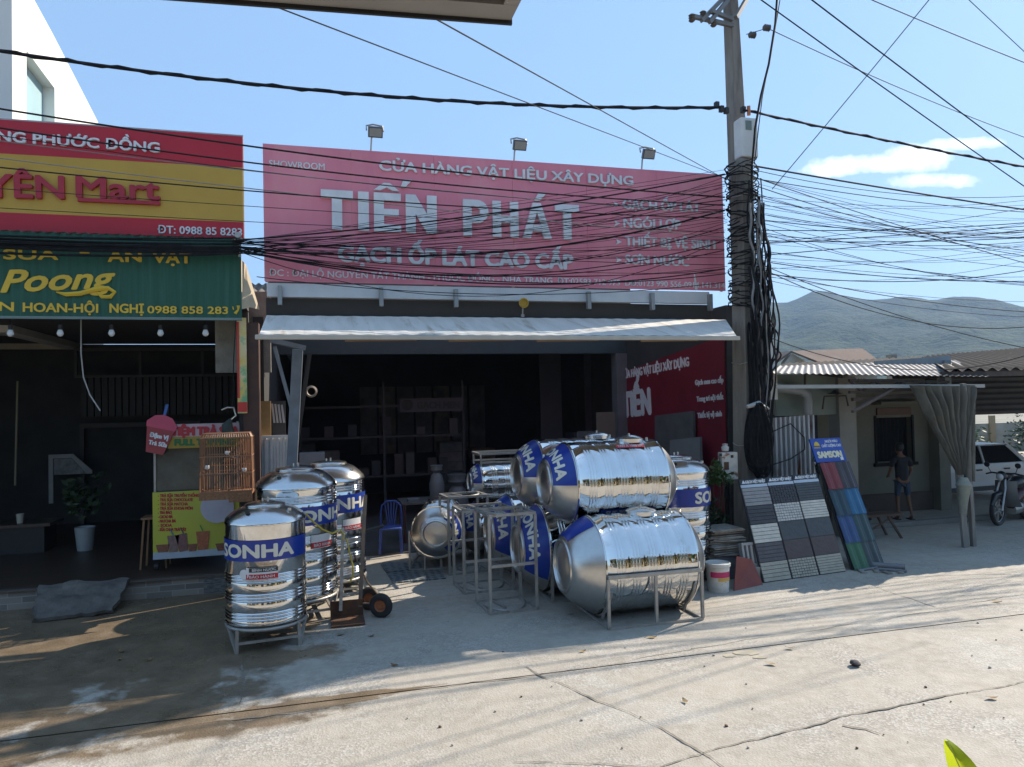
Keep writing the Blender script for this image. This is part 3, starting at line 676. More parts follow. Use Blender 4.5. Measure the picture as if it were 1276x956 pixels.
# ================================================================== stainless water tanks
LETM = mat('cream label letters', (.78, .74, .62), .4, 0, (.70, .66, .55), 5)
STK_W = mat('white sticker', (.74, .73, .71), .45); STK_R = mat('red sticker', (.55, .02, .03), .45); STK_K = mat('black sticker', (.03, .03, .03), .45)
def rib_profile(R0, z0, z1, groups, amp=.012, per=4, pitch=.030):
    """half outline of a ribbed shell between z0 and z1"""
    P = [(R0, z0)]
    for g_ in groups:
        zs = g_ - pitch*(per-1)/2
        for k in range(per):
            c = zs + k*pitch
            P += [(R0, c-pitch*.42), (R0-amp*.2, c-pitch*.30), (R0+amp*.8, c-pitch*.10), (R0+amp, c), (R0+amp*.8, c+pitch*.10), (R0-amp*.2, c+pitch*.30), (R0, c+pitch*.42)]
    P.append((R0, z1)); return P
def arc_sheet(R0, z0, z1, a0, a1, n=40, off=.004):
    g = MB(); g.grid(lambda u, v: Vector(((R0+off)*math.sin(a0+(a1-a0)*u), -(R0+off)*math.cos(a0+(a1-a0)*u), z0+(z1-z0)*v)), n, 1); return g
def cyl_text(body, R0, z, a_mid, w_, cap, m, parent, bold=.008, off=.007, name='lettering'):
    def fn(p):
        a = a_mid + (p.x - w_/2)/(R0+off)
        return Vector(((R0+off+p.z)*math.sin(a), -(R0+off+p.z)*math.cos(a), z+p.y))
    return lettering(body, w_, cap, m, parent, None, bold, .003, 0, name, fn)
def vertical_tank(label, x, y, R0, zb, zs, zt, band, txt_a, stick=None, rz=0., ribs=None, nlegs=4):
    t = thing('vertical_water_tank', label, 'water tank', (x, y, 0), rz, 'upright steel water tanks')
    H = zs-zb; b0, b1 = band
    if ribs is None:
        lo = [zb+.10+k*.205 for k in range(int((b0-zb-.12)/.205)+1)]; lo = [q for q in lo if q < b0-.07]
        hi = [q for q in (b1+.085, b1+.235) if q < zs-.10]
        ribs = lo+hi
    g = MB(); g.lathe([(R0-.05, zb-.012), (R0-.012, zb-.008), (R0+.008, zb+.006), (R0+.008, zb+.02)] + rib_profile(R0, zb+.026, zs-.03, ribs, .0085, 3, .034) + [(R0+.009, zs-.026), (R0+.012, zs-.012), (R0+.006, zs)], 96)
    g.build('shell', STEEL, t, smooth=50)
    Lr = .47*R0; dz = zt-zs-.06
    prof = [(R0+.006, zs), (R0-.004, zs+.03)]
    for k in range(1, 9):
        u = k/8; r_ = R0-.004 + (Lr-R0)*u; prof.append((r_, zs+.03+(dz-.03)*math.sin(u*PI/2)**.9))
    g = MB(); g.lathe(prof, 64); g.build('dome', STEEL_DOME, t, smooth=60)
    zl = zs+dz
    g = MB(); g.lathe([(Lr+.015, zl), (Lr+.02, zl+.018), (Lr+.01, zl+.028), (Lr*.7, zl+.045), (Lr*.3, zl+.058), (0, zl+.062)], 48)
    lid = g.build('lid', STEEL_DOME, t, smooth=50)
    g = MB(); g.tube([(.03, 0, zl+.055), (.03, 0, zl+.09)], .012, 8); g.tube([(-.03, 0, zl+.055), (-.03, 0, zl+.085)], .010, 8); g.build('lid_bolt', STEEL_DULL, lid)
    for a in (-.5, .9):
        g = MB(); g.lathe([(.022, 0), (.022, .03), (0, .03)], 12, TR((R0*.80)*math.sin(a), -(R0*.80)*math.cos(a), zs+.05+dz*.32)); g.build('vent_stub', BLACK if a < 0 else STEEL_DULL, t, smooth=40)
    # blue band and its name
    lab = arc_sheet(R0, b0, b1, txt_a-R(112), txt_a+R(92), 70, .010).build('label_band', BLUE, t, smooth=180)
    hgt = (b1-b0); cap = hgt*.60
    cyl_text('SONHA', R0, b0+hgt*.2, txt_a, R0*R(118), cap, LETM, lab, .011, .014)
    if stick:
        a, z, ww, hh = stick
        st = arc_sheet(R0, z, z+hh, a-ww/2/R0, a+ww/2/R0, 14, .012).build('sticker', STK_W, t, smooth=180)
        arc_sheet(R0, z+hh*.04, z+hh*.45, a-ww/2/R0, a+ww/2/R0, 14, .0135).build('red_field', STK_R, st, smooth=180)
        if R0 < .47:
            arc_sheet(R0, z+hh*.62, z+hh*.98, a-ww/2/R0*.8, a+ww/2/R0, 14, .0140).build('black_field', STK_K, st, smooth=180)
            g = MB(); aa = a-ww/2/R0-.05
            g.lathe([(.055, 0), (.055, .004), (0, .004)], 20, Matrix.Rotation(aa, 4, 'Z') @ TR(0, -(R0+.008), z+hh*.45) @ RX(R(90))); g.build('round_seal', STK_W, st)
            cyl_text('BÌNH NƯỚC', R0, z+hh*.70, a+.05, ww*.75, hh*.2, STK_W, st, .001, .016)
        cyl_text('BẢO HÀNH', R0, z+hh*.14, a, ww*.8, hh*.22, STK_W, st, .001, .016)
    # stand: hoop, splayed V legs with a low tie bar
    st = MB(); st.tube([((R0-.005)*math.cos(k*PI/24), (R0-.005)*math.sin(k*PI/24), zb-.035) for k in range(48)], .020, 8, True)
    hoop = st.build('stand_hoop', FRAME, t, smooth=60)
    feet = []
    for k in range(nlegs):
        a = PI*2*k/nlegs + PI/nlegs + .12
        fx, fy = (R0+.03)*math.cos(a), (R0+.03)*math.sin(a)
        tx, ty_ = -math.sin(a), math.cos(a); sgn = 1 if k % 2 else -1
        g = MB(); g.bar((fx, fy, 0), (fx*.98, fy*.98, zb-.03), .034)
        b2 = Vector(((R0-.0)*math.cos(a+sgn*.42), (R0-.0)*math.sin(a+sgn*.42), zb-.03)); g.bar((fx, fy, .01), b2, .034); g.build('stand_leg', FRAME, t); feet.append((fx, fy))
    g = MB()
    for k in range(nlegs):
        a_, b_ = Vector((*feet[k], zb*.38)), Vector((*feet[(k+1) % nlegs], zb*.38)); g.bar(a_*1, b_*1, .028)
    g.build('tie_bars', FRAME, t)
    return t
vertical_tank('smallest upright steel tank with blue band, in front of the two taller upright tanks', -.60, 8.75, .435, .285, 1.395, 1.60, (.99, 1.215), R(-14), (R(-2), .795, .33, .13), rz=0)
vertical_tank('wide upright steel tank with blue band, directly behind the smallest one', -.29, 9.74, .50, .30, 1.66, 1.905, (1.19, 1.42), R(46), (R(38), .90, .30, .17))
vertical_tank('rear upright steel tank with blue band, behind the hand truck', .13, 10.78, .50, .26, 1.615, 1.88, (1.17, 1.42), R(24), (R(38), .92, .32, .16))
vertical_tank('upright steel tank standing behind the right end of the stacked lying tanks', 5.14, 9.80, .47, .27, 1.60, 1.83, (1.10, 1.36), R(62), (R(78), .93, .2, .14))

def lying_tank(label, x, y, z, R0, L, rz=0., capL=.40, capR=.2, arc=(5, 178), txt=None, lid_x=.12, stand=None, sticker=True):
    """tank on its side: axis along local x, coned ends with a recessed round cap"""
    t = thing('lying_water_tank', label, 'water tank', (x, y, 0), rz, 'lying steel water tanks')
    AX = Matrix(((0, 0, 1, 0), (0, 1, 0, 0), (-1, 0, 0, z), (0, 0, 0, 1)))     # lathe axis z -> x
    h = L/2
    ribs = [-h+L*(.16+.17*k) for k in range(5)]
    g = MB(); g.lathe([(R0-.03, -h-.006), (R0+.010, -h-.004), (R0+.012, -h+.012), (R0+.002, -h+.018)] + rib_profile(R0, -h+.02, h-.02, ribs, .0085, 3, .040) + [(R0+.002, h-.018), (R0+.012, h-.012), (R0+.010, h+.004), (R0-.03, h+.006)], 112, AX)
    g.build('shell', STEEL, t, smooth=50)
    rc = R0*.57
    def end(sg_, dp):
        P = [(R0-.004, 0)]
        for k in range(1, 8):
            u = k/7; P.append((R0-.004 + (rc-R0)*u, dp*(1-(1-u)**1.5)))
        P += [(rc-.006, dp+.02), (rc-.03, dp+.028), (rc-.045, dp+.012), (rc-.05, dp-.01)]
        m = AX @ TR(0, 0, sg_*(h+.002)) @ (Matrix.Identity(4) if sg_ > 0 else RX(PI))
        g = MB(); g.lathe(P, 72, m); e = g.build('end_cone', STEEL_DULL, t, smooth=40)
        g = MB(); g.lathe([(rc-.049, dp-.012), (rc*.8, dp+.0), (rc*.4, dp+.016), (0, dp+.018)], 48, m); g.build('end_cap', STEEL_DULL, e, smooth=60)
        return e
    eL = end(-1, capL); end(1, capR)
    # blue crescent on the street-facing left cone, with the name running round it
    def cone_pt(r_, a, off=.006):        # a: angle in the y,z plane, 0 = towards the street, 90 = up
        u = min(1, max(0, (R0-.004-r_)/(R0-rc))); d_ = capL*(1-(1-u)**1.5)
        return Vector((-h-.002-d_-off, -r_*math.cos(a), z+r_*math.sin(a)))
    a0, a1 = R(arc[0]), R(arc[1])
    g = MB(); g.grid(lambda u, v: cone_pt(rc+.03+(R0-.008-rc-.03)*v, a0+(a1-a0)*u), 48, 6); lab = g.build('label_crescent', BLUE, eL, smooth=180)
    rm = rc + (R0-rc)*.52; cap = (R0-rc)*.35; wt = rm*R(104); amid = R(txt if txt is not None else arc[0]+76)
    def fn(p):
        a = amid - (p.x-wt/2)/rm
        return cone_pt(rm-cap/2+p.y, a, .012+p.z)
    lettering('SONHA', wt, cap, LETM, lab, None, .009, .003, 0, 'lettering', fn)
    # hatch lid on top, small outlet stub
    g = MB(); g.lathe([(.19, R0-.02), (.195, R0+.03), (.17, R0+.045), (.09, R0+.07), (0, R0+.078)], 40, TR(lid_x, 0, z)); ld = g.build('hatch_lid', STEEL_DOME, t, smooth=40)
    g = MB(); g.tube([(lid_x, 0, z+R0+.07), (lid_x, 0, z+R0+.10)], .014, 8); g.build('lid_knob', STEEL_DULL, ld)
    g = MB(); g.tube([(h-.08, -.02, z+R0-.01), (h-.08, -.02, z+R0+.035)], .018, 10); g.build('vent_stub', STEEL_DULL, t)
    return t
def surf_sheet(R0, z, x0, x1, a0, a1, off=.012):      # patch on a lying shell
    g = MB(); g.grid(lambda u, v: Vector((x0+(x1-x0)*u, -(R0+off)*math.cos(a0+(a1-a0)*v), z+(R0+off)*math.sin(a0+(a1-a0)*v))), 4, 10); return g
def cradle(t, R0, z, L, wy, ztop, mid=True, dx=0):
    """low frame the tank lies in: base rails, posts, upper rail towards the street, curved saddle"""
    x0, x1 = -L/2+.02, L/2-.02; y0, y1 = -wy/2, wy/2
    g = MB()
    g.bar((x0, y0, .018), (x1, y0, .018), .034); g.bar((x0, y1, .018), (x1, y1, .018), .034)
    for x in (x0, x1): g.bar((x, y0, .018), (x, y1, .018), .034)
    g.build('base_frame', FRAME, t)
    for y in (y0, y1):
        g = MB(); g.bar((x0, y, ztop), (x1, y, ztop), .038); g.build('upper_rail', FRAME, t)
        for x in ((x0, 0, x1) if mid else (x0, x1)):
            g = MB(); g.bar((x, y, .03), (x, y, ztop-.02), .034); g.build('post', FRAME, t)
    for x in (x0+.06, x1-.06):
        g = MB(); g.tube([(x, -(R0+.032)*math.cos(a), z+(R0+.032)*math.sin(a)) for a in [R(-20-140*k/18) for k in range(19)]], .018, 6)
        for s_ in (-1, 1): g.bar((x, s_*wy*.22, .03), (x, s_*R0*.62, z-R0*.80), .028)
        g.build('saddle', FRAME, t)
HL1 = lying_tank('front bottom lying steel tank in a pipe cradle, nearest the road', 3.80, 8.46, .635, .585, 1.20, 0, .33, .2, (62, 190), 150)
cradle(HL1, .585, .635, 1.24, 1.26, .60)
HL2 = lying_tank('second bottom lying steel tank, its blue crescent turned towards the street', 3.53, 9.68, .635, .585, 1.20, 0, .30, .18, (-38, 110), 42)
cradle(HL2, .585, .635, 1.22, 1.12, .50, False)
HL3 = lying_tank('third bottom lying steel tank, farthest back under the upper pair', 3.42, 10.92, .635, .585, 1.20, 0, .30, .18, (-30, 120), 50)
cradle(HL3, .585, .635, 1.22, 1.12, .50, False)
ztop_ = .635 + math.sqrt((.585+.525)**2 - .61**2) + .012
HU1 = lying_tank('front upper lying steel tank with red sticker, resting on two lying tanks', 3.76, 9.07, ztop_, .525, 1.26, 0, .28, .2, (2, 178), 64, lid_x=.30)
HU2 = lying_tank('rear upper lying steel tank behind the one with the red sticker', 3.70, 10.22, ztop_, .525, 1.26, 0, .28, .2, (2, 178), 66, lid_x=.35)
rs = surf_sheet(.525, ztop_, .0, .40, R(57), R(66)).build('red_sticker', STK_R, HU1, smooth=180)
def fnr(p):
    a = R(59) + p.y/.54
    return Vector((.02+p.x, -(.54+p.z)*math.cos(a), ztop_+(.54+p.z)*math.sin(a)))
lettering('TÂN Á 1500 LÍT', .36, .045, STK_W, rs, None, .002, .001, 0, 'lettering', fnr)
bs = surf_sheet(.525, ztop_, -.30, .45, R(-50), R(-37)).build('label_reflection', BLUE, HU1, smooth=180)  # blue patch and its lettering paint in a label mirrored by the shell
def fnb(p):
    a = R(-47) + p.y/.54
    return Vector((-.22+p.x, -(.54+p.z)*math.cos(a), ztop_+(.54+p.z)*math.sin(a)))
lettering('SUS 304 INOX', .58, .07, STK_W, bs, None, .005, .001, 0, 'lettering', fnb)
# small tank on its cradle, its end towards the street
HS = lying_tank('small lying steel tank pointing its round end at the street, behind the standing frames', 1.93, 12.05, .62, .40, 1.15, R(76), .16, .14, (-60, 60), 10, lid_x=.0)
def small_cradle(t, R0, z, L):
    x0, x1, yy = -L/2+.04, L/2-.04, R0+.04
    g = MB(); g.bar((x0, -yy, .02), (x1, -yy, .02), .03); g.bar((x0, yy, .02), (x1, yy, .02), .03)
    for x in (x0, x1): g.bar((x, -yy, .02), (x, yy, .02), .03)
    g.build('base_frame', FRAME, t)
    for x in (x0, x1):
        for y in (-yy, yy):
            g = MB(); g.bar((x, y, .03), (x, y, z+.02), .03); g.build('post', FRAME, t)
        g = MB(); g.tube([(x, -(R0+.025)*math.cos(a), z+(R0+.025)*math.sin(a)) for a in [R(-4-172*k/20) for k in range(21)]], .018, 6); g.bar((x, -.2, .03), (x, -.2, z-R0*.93), .025); g.bar((x, .2, .03), (x, .2, z-R0*.93), .025); g.build('saddle', FRAME, t)
small_cradle(HS, .40, .62, 1.15)
# rear pair by the shop floor: one on the other, an upturned frame on top
HR1 = lying_tank('low lying steel tank in the shade behind the standing frames', 3.30, 12.35, .50, .44, 1.4, 0, .24, .16, (0, 120), 60)
cradle(HR1, .44, .50, 1.3, .9, .42, False)
HR2 = lying_tank('small lying steel tank on the shaded low one, under an upturned frame', 3.36, 12.35, 1.285, .32, 1.35, 0, .16, .12, (0, 170), 70)
fr = thing('tank_frame', 'upturned pipe frame lying on the shaded rear pair of tanks', 'pipe frame', (3.36, 12.35, 1.62), 0, 'empty tank frames')
g = MB()
for y in (-.3, .3): g.bar((-.72, y, .16), (.72, y, .16), .034); g.bar((-.68, y, .014), (.68, y, .014), .028)
for x in (-.72, .72): g.bar((x, -.3, .16), (x, .3, .16), .034)
g.build('rails', FRAME, fr)
for x in (-.7, .7):
    for y in (-.3, .3):
        g = MB(); g.bar((x, y, -.05), (x, y, .145), .028); g.build('post', FRAME, fr)
# three empty cradles stood on end
def stood_frame(label, x, y, w_, h_, dp, rz, midz):
    t = thing('tank_frame', label, 'pipe frame', (x, y, 0), rz, 'empty tank frames')
    for (px, py) in ((0, 0), (w_, 0), (0, dp), (w_, dp)):
        g = MB(); g.bar((px, py, .03), (px, py, h_), .034); g.build('rail', FRAME, t)
    g = MB(); g.bar((0, 0, midz), (w_, 0, midz), .034); g.build('cross_bar', FRAME, t)
    for z in (.016, h_+.014):
        g = MB(); g.bar((0, 0, z), (w_, 0, z), .034); g.bar((0, dp, z), (w_, dp, z), .03); g.bar((0, 0, z), (0, dp, z), .03); g.bar((w_, 0, z), (w_, dp, z), .03)
        g.tube([(w_/2+(w_/2-.02)*math.cos(a), dp-.02-(dp-.06)*math.sin(a), z) for a in [PI*k/16 for k in range(17)]], .017, 6)
        g.bar((w_*.3, dp, z), (w_*.42, .3*dp, z), .025); g.build('end_frame', FRAME, t)
    return t
stood_frame('frontmost empty pipe frame stood on end beside the lying tanks', 2.04, 8.86, .62, 1.22, .62, R(4), .60)
stood_frame('middle empty pipe frame stood on end, between the other two', 1.92, 9.93, .72, 1.13, .60, R(3), .45)
stood_frame('rearmost empty pipe frame stood on end in front of the small round-ended tank', 1.92, 11.10, .64, 1.18, .5, R(6), .52)

# hand truck strapped by the upright tanks
ht = thing('hand_truck', 'old hand truck with orange wheel hubs beside the upright tanks', 'hand truck', (.45, 9.25, 0))
oldst = mat('worn dark steel', (.14, .125, .11), .6, .5, (.24, .16, .10), 9)
palest = mat('scratched pale steel', (.48, .46, .42), .5, .4, (.30, .25, .20), 12)
g = MB(); g.bar((.02, .12, .12), (.12, .28, 1.50), .045); g.build('upright', oldst, ht)
g = MB(); g.bar((-.22, .02, .12), (-.17, .16, 1.12), .04); g.build('upright', palest, ht)
g = MB()
for k, z in enumerate((.3, .52, .74, .95)): g.bar((-.21+.01*k, .04+.03*k, z), (.03+.02*k, .145+.03*k, z), .026)
g.build('rungs', palest, ht)
g = MB(); g.box(-.34, .06, -.30, .10, .015, .03); g.box(-.34, .06, .10, .115, .015, .22); g.build('toe_plate', RUST, ht)
g = MB(); g.tube([(.02, .12, .16), (.30, .05, .145), (.32, .3, .145)], .014); g.tube([(-.05, .14, .8), (.12, .2, .4), (.30, .28, .15)], .012); g.build('axle_brace', oldst, ht)
g = MB(); g.tube([(.09, .24, 1.04), (.34, .22, 1.10)], .022, 8); g.build('handle', BLACK, ht)
HUBO = mat('orange painted hub', (.42, .13, .045), .6, 0, (.25, .09, .04), 8)
for (wx, wy, nm) in ((.27, -.02, 'a'), (.16, .36, 'b')):
    Mw = TR(wx, wy, .15) @ RZ(R(62)) @ RY(R(90))
    g = MB(); g.lathe([(.075, -.035), (.115, -.042), (.14, -.034), (.15, -.015), (.15, .015), (.14, .034), (.115, .042), (.075, .035)], 36, Mw, loop=True)
    wv_ = g.build('wheel', BLACK, ht, smooth=35)
    g = MB(); g.lathe([(0, -.028), (.03, -.03), (.035, -.018), (.06, -.018), (.078, -.03), (.078, .03), (.06, .018), (.035, .018), (.03, .03), (0, .028)], 28, Mw); g.build('hub', HUBO, wv_, smooth=30)
ROPE = mat('yellow rope', (.62, .47, .06), .7, 0, (.5, .37, .05), 30)
g = MB(); P = [at(x, y, Y_) for x, y, Y_ in ((381, 640, 9.15), (390, 650, 9.10), (402, 660, 9.12), (414, 665, 9.22), (424, 660, 9.30), (429, 667, 9.3), (427, 673, 9.28), (432, 672, 9.3), (436, 690, 9.28), (440, 707, 9.27), (440, 716, 9.27), (436, 726, 9.26))]
g.tube(P, .011, 6); rp = g.build('rope', ROPE); tagp(rp, 'yellow rope tied round the hand truck and the wide upright tank', 'rope')
# ================================================================== red advertising wall inside the covered front
ad = thing('advertising_wall', 'dark red painted advertising wall on the right inside the covered shop front', 'sign wall', (6.8, 13, 2))
WXR = 6.80
def wallp(px, py):          # a point on the plane X = WXR seen at a photograph pixel
    d = ray(px, py); t = (WXR-CAMP.x)/d.x; return CAMP + d*t
def on_wall(poly, t, off=0.): # polygon of photograph pixels on that wall, thick towards -X
    g = MB(); P = [wallp(*q) for q in poly]
    a = [g.bm.verts.new(Vector((WXR-off, p.y, p.z))) for p in P]; b = [g.bm.verts.new(Vector((WXR-off-t, p.y, p.z))) for p in P]; n = len(P)
    g.bm.faces.new(a); g.bm.faces.new(b[::-1])
    for i in range(n): g.bm.faces.new((a[i], a[(i+1) % n], b[(i+1) % n], b[i]))
    return g
on_wall([(782, 462), (903, 418), (908, 640), (782, 620)], .02).build('panel', mat('dark red wall paint', (.20, .012, .026), .5, 0, (.16, .010, .021), 2), ad, True)
def wall_text(body, pl, pr, cap_px, bold, m=WHITE_LET):
    a, b = wallp(*pl), wallp(*pr); up = wallp(pl[0], pl[1]-cap_px); up2 = wallp(pr[0], pr[1]-cap_px)
    cap = ((up.z-a.z)+(up2.z-b.z))/2; L = (b-a).length; ang = math.atan2(b.z-a.z, a.y-b.y)
    Mw = TR(WXR-.022, a.y, a.z) @ Matrix(((0, 0, -1, 0), (-math.cos(ang), math.sin(ang), 0, 0), (math.sin(ang), math.cos(ang), 0, 0), (0, 0, 0, 1)))
    lettering(body, L, cap, m, ad, Mw, bold, .01, 0, 'lettering', None, True)
wall_text('CỬA HÀNG VẬT LIỆU XÂY DỰNG', (777, 472), (860, 456), 10, .012)
wall_text('TIẾN', (779, 519), (812, 515), 30, .05)
wall_text('Gạch men cao cấp', (868, 480), (903, 476.5), 6.5, .006)
wall_text('Trang trí nội thất', (870, 500.5), (903, 497.5), 6.5, .006)
wall_text('Thiết bị vệ sinh', (871, 521), (901, 518.5), 6.5, .006)
slabm = mat('grey stone slab', (.13, .125, .12), .6, 0, (.09, .088, .085), 3)
for k, (poly, lab) in enumerate((([(822, 518), (870, 512), (872, 600), (822, 600)], 'tall dark stone slab leaning on the red wall'), ([(848, 548), (886, 544), (888, 612), (848, 612)], 'short grey stone slab leaning in front of the taller dark one'))):
    g = on_wall(poly, .05, .06+.12*k); tagp(g.build('stone_slab', slabm if k == 0 else mat('pale slab', (.24, .24, .23), .6)), lab, 'slab')
# leaning boards near the back jamb
for k, (x, z1, wd) in enumerate(((5.35, 2.0, .45), (5.72, 2.4, .42))):
    g = MB(); g.box(x, x+wd, 14.6-.2*k, 14.64-.2*k, .03, z1)
    tagp(g.build('board', mat('beige board' if k else 'grey board', (.20, .16, .12) if k else (.12, .12, .12), .7)), ['grey board leaning by the back jamb of the shop front', 'beige board leaning by the back jamb of the shop front'][k], 'board')
# ================================================================== utility pole pair, boxes, cables
POLEM = mat('weathered concrete pole', (.26, .235, .20), .85, 0, (.18, .16, .135), 3, stretch=(3, 3, .5), c3=(.13, .115, .10), c3scale=2.5, c3range=(.56, .72), bump=.3, bscale=25)
pole = thing('utility_pole', 'tall tapered concrete utility pole carrying the cables and a white meter box', 'utility pole', (6.8, 10.5, 0))
def taper(g, p0, p1, w0, w1, d0, d1, rz=.25):
    vs = []
    for (p, w_, d_) in ((p0, w0, d0), (p1, w1, d1)):
        for (i, j) in ((-1, -1), (1, -1), (1, 1), (-1, 1)):
            v = RZ(rz) @ Vector((i*w_/2, j*d_/2, 0)); vs.append((p[0]+v.x, p[1]+v.y, p[2]))
    g._add(vs, [(3, 2, 1, 0), (4, 5, 6, 7), (0, 1, 5, 4), (1, 2, 6, 5), (2, 3, 7, 6), (3, 0, 4, 7)]); return g
pt = at(911, -30, 10.55); pm = at(922, 198, 10.55)
ext = pt + (pt-pm)*.15
g = MB(); taper(g, (6.98, 10.60, 0), (ext.x, 10.60, ext.z), .38, .17, .34, .16); g.build('shaft', POLEM, pole, True, bevel=.012)
pole2 = thing('utility_pole', 'short thick concrete pole wrapped in black cables, in front of the taller one', 'utility pole', (6.62, 10.3, 0))
g = MB(); taper(g, (6.62, 10.28, 0), (6.72, 10.28, 6.50), .34, .27, .30, .24, .3); g.build('shaft', POLEM, pole2, True, bevel=.015)
g = MB()
for z in (1.9, 3.2, 4.5, 5.9): 
    for dz in (0,): g.tube([(6.62+.016*z + .21*math.cos(a), 10.28+.20*math.sin(a), z+.02*math.sin(3*a)) for a in [2*PI*k/20 for k in range(20)]], .008, 5, True)
g.build('steel_straps', FRAME, pole2, True)
# cross-arm with insulators at the top
arm = MB()
A0, A1 = at(866, 22, 10.3), at(912, 30, 10.55)
for (p, q) in (((861, 20), (913, 32)), ((874, 26), (905, -6)), ((884, 28), (915, -10)), ((886, 14), (912, 24)), ((917, 22), (932, -4))):
    arm.bar(at(*p, 10.25), at(*q, 10.45), .06)
arm.build('cross_arm', mat('galvanised arm', (.22, .21, .2), .6, .4), pole, True)
ins = mat('brown glazed insulator', (.10, .085, .075), .3)
for (px, py, Y_) in ((862, 21, 10.25), (876, 17, 10.3), (889, 27, 10.3), (939, 44, 10.2), (957, 35, 9.9)):
    p = at(px, py, Y_); g = MB(); g.lathe([(.0, -.09), (.03, -.085), (.055, -.06), (.03, -.045), (.055, -.02), (.03, -.005), (.055, .02), (.03, .04), (0, .05)], 12, TR(p.x, p.y, p.z) @ RY(R(90) if px > 930 else 0)); g.build('insulator', ins, pole, True, smooth=40)
p = at(897, 134, 10.3)
for k, (px, py) in enumerate(((893, 131), (899, 136), (905, 138), (926, 137))):
    q = at(px, py, 10.35); g = MB(); g.box(q.x-.035, q.x+.035, q.y-.04, q.y+.04, q.z-.05, q.z+.05); g.build('cable_clamp', BLACK, pole, True, bevel=.01)
mb_ = thing('meter_box', 'white electricity meter box strapped high on the tall pole', 'meter box', tuple(at(930, 175, 10.3)))
a, b = at(919, 148, 10.28), at(942, 199, 10.28)
g = MB(); g.box(a.x+.0, b.x-.01, 10.18, 10.42, b.z, a.z); g.build('case', mat('off white plastic', (.66, .66, .63), .5), mb_, True, bevel=.03)
c_ = at(933, 156, 10.17); g = MB(); g.box(c_.x-.055, c_.x+.055, 10.170, 10.179, c_.z-.075, c_.z+.075); g.build('window', mat('grey green meter window', (.20, .25, .22), .15), mb_, True)
g = MB(); q = at(933, 140, 10.3); g.tube([(q.x, 10.3, q.z-.05), (q.x, 10.3, q.z+.1)], .03, 8); g.build('cable_gland', mat('orange gland', (.5, .16, .06), .5), mb_, True)
jb = thing('junction_box', 'rusty white junction box low on the short pole', 'junction box', tuple(at(907, 580, 10.1)))
a, b = at(897, 564, 10.05), at(918, 597, 10.05)
g = MB(); g.box(a.x, b.x, 10.0, 10.12, b.z, a.z); g.build('case', mat('stained white box', (.62, .59, .52), .6, 0, (.50, .46, .40), 8, c3=(.24, .09, .04), c3scale=5, c3range=(.60, .66)), jb, True, bevel=.012)
g = MB(); c_ = at(906, 579, 9.995); g.box(c_.x-.05, c_.x+.03, 9.992, 9.999, c_.z-.08, c_.z+.04); g.build('rust_patch', RUST, jb, True)
g = MB(); 
for dx, dz in ((-.11, .15), (.09, .12), (.09, -.14)): g.box(c_.x+dx-.02, c_.x+dx+.025, 9.992, 9.999, c_.z+dz-.02, c_.z+dz+.025)
g.build('knockouts', BLACK, jb, True)
g = MB(); q = at(904, 559, 10.05); g.lathe([(.05, -.04), (.06, .02), (.035, .05), (.05, .07), (0, .08)], 12, TR(q.x, 10.06, q.z)); g.build('cap', mat('dull white ceramic', (.55, .52, .47), .5), jb, True, smooth=50)
g = MB(); g.tube([(a.x+.1, 10.08, b.z), (a.x+.14, 10.1, .7), (a.x+.1, 10.12, .02)], .03, 6); g.build('conduit', CABLE, jb, True)

# cables running down and round the poles: one bundle object each
rnd = random.Random(21)
def pole_cable(k):
    z = 6.2 - rnd.random()*2.6; zend = rnd.choice((3.6, 2.4, 2.9, 1.5, 2.6, .4)) + rnd.random()*.4
    if zend > z-.6: zend = z-.8
    if rnd.random() < .5: ox, oy = rnd.uniform(-.12, .2), rnd.uniform(-.32, -.23)
    else: ox, oy = rnd.uniform(.2, .34), rnd.uniform(-.22, -.02)
    bulge = rnd.choice((.0, .0, .0, .05, .13)); ph_ = rnd.random()*6; am = rnd.uniform(.02, .07); n = 22; pts = []
    for i in range(n+1):
        t_ = i/n; zz = z+(zend-z)*t_
        pts.append((6.68 + ox + bulge*math.sin(PI*t_)**1.5 + am*math.sin(ph_+t_*9)*math.sin(PI*t_) + .02*math.sin(ph_*3+t_*23), 10.28 + oy - .05*math.sin(PI*t_)*(bulge > 0) + .02*math.cos(ph_+t_*7), zz))
    return pts
for k in range(44):
    g = MB(); g.tube(pole_cable(k), rnd.choice((.009, .011, .014, .020)), 5)
    o = g.build('pole_cable', CABLE if k % 5 else CABLE_G, None, smooth=60); tagp(o, 'cable running down the front of the concrete pole pair', 'cable', 'cables running down the poles')
# wraps of wire round the top of the short pole
g = MB()
for k in range(70):
    z = 6.45 - k*.034 - rnd.random()*.03; a0 = rnd.random()*6; rr = .21+rnd.random()*.05; tilt = rnd.uniform(-.12, .12)
    g.tube([(6.71+rr*math.cos(a0+a)*1.05, 10.28+rr*math.sin(a0+a), z+tilt*math.sin(a)+.01*math.sin(5*a)) for a in [1.7*PI*i/16*(.7+.6*rnd.random()) if False else 1.7*PI*i/16 for i in range(17)]], rnd.choice((.007, .009, .012)), 4)
tagp(g.build('wire_wrapping', CABLE, None, smooth=60), 'tangle of black wire wrapped round the upper end of the short pole', 'wire tangle', kind='stuff')
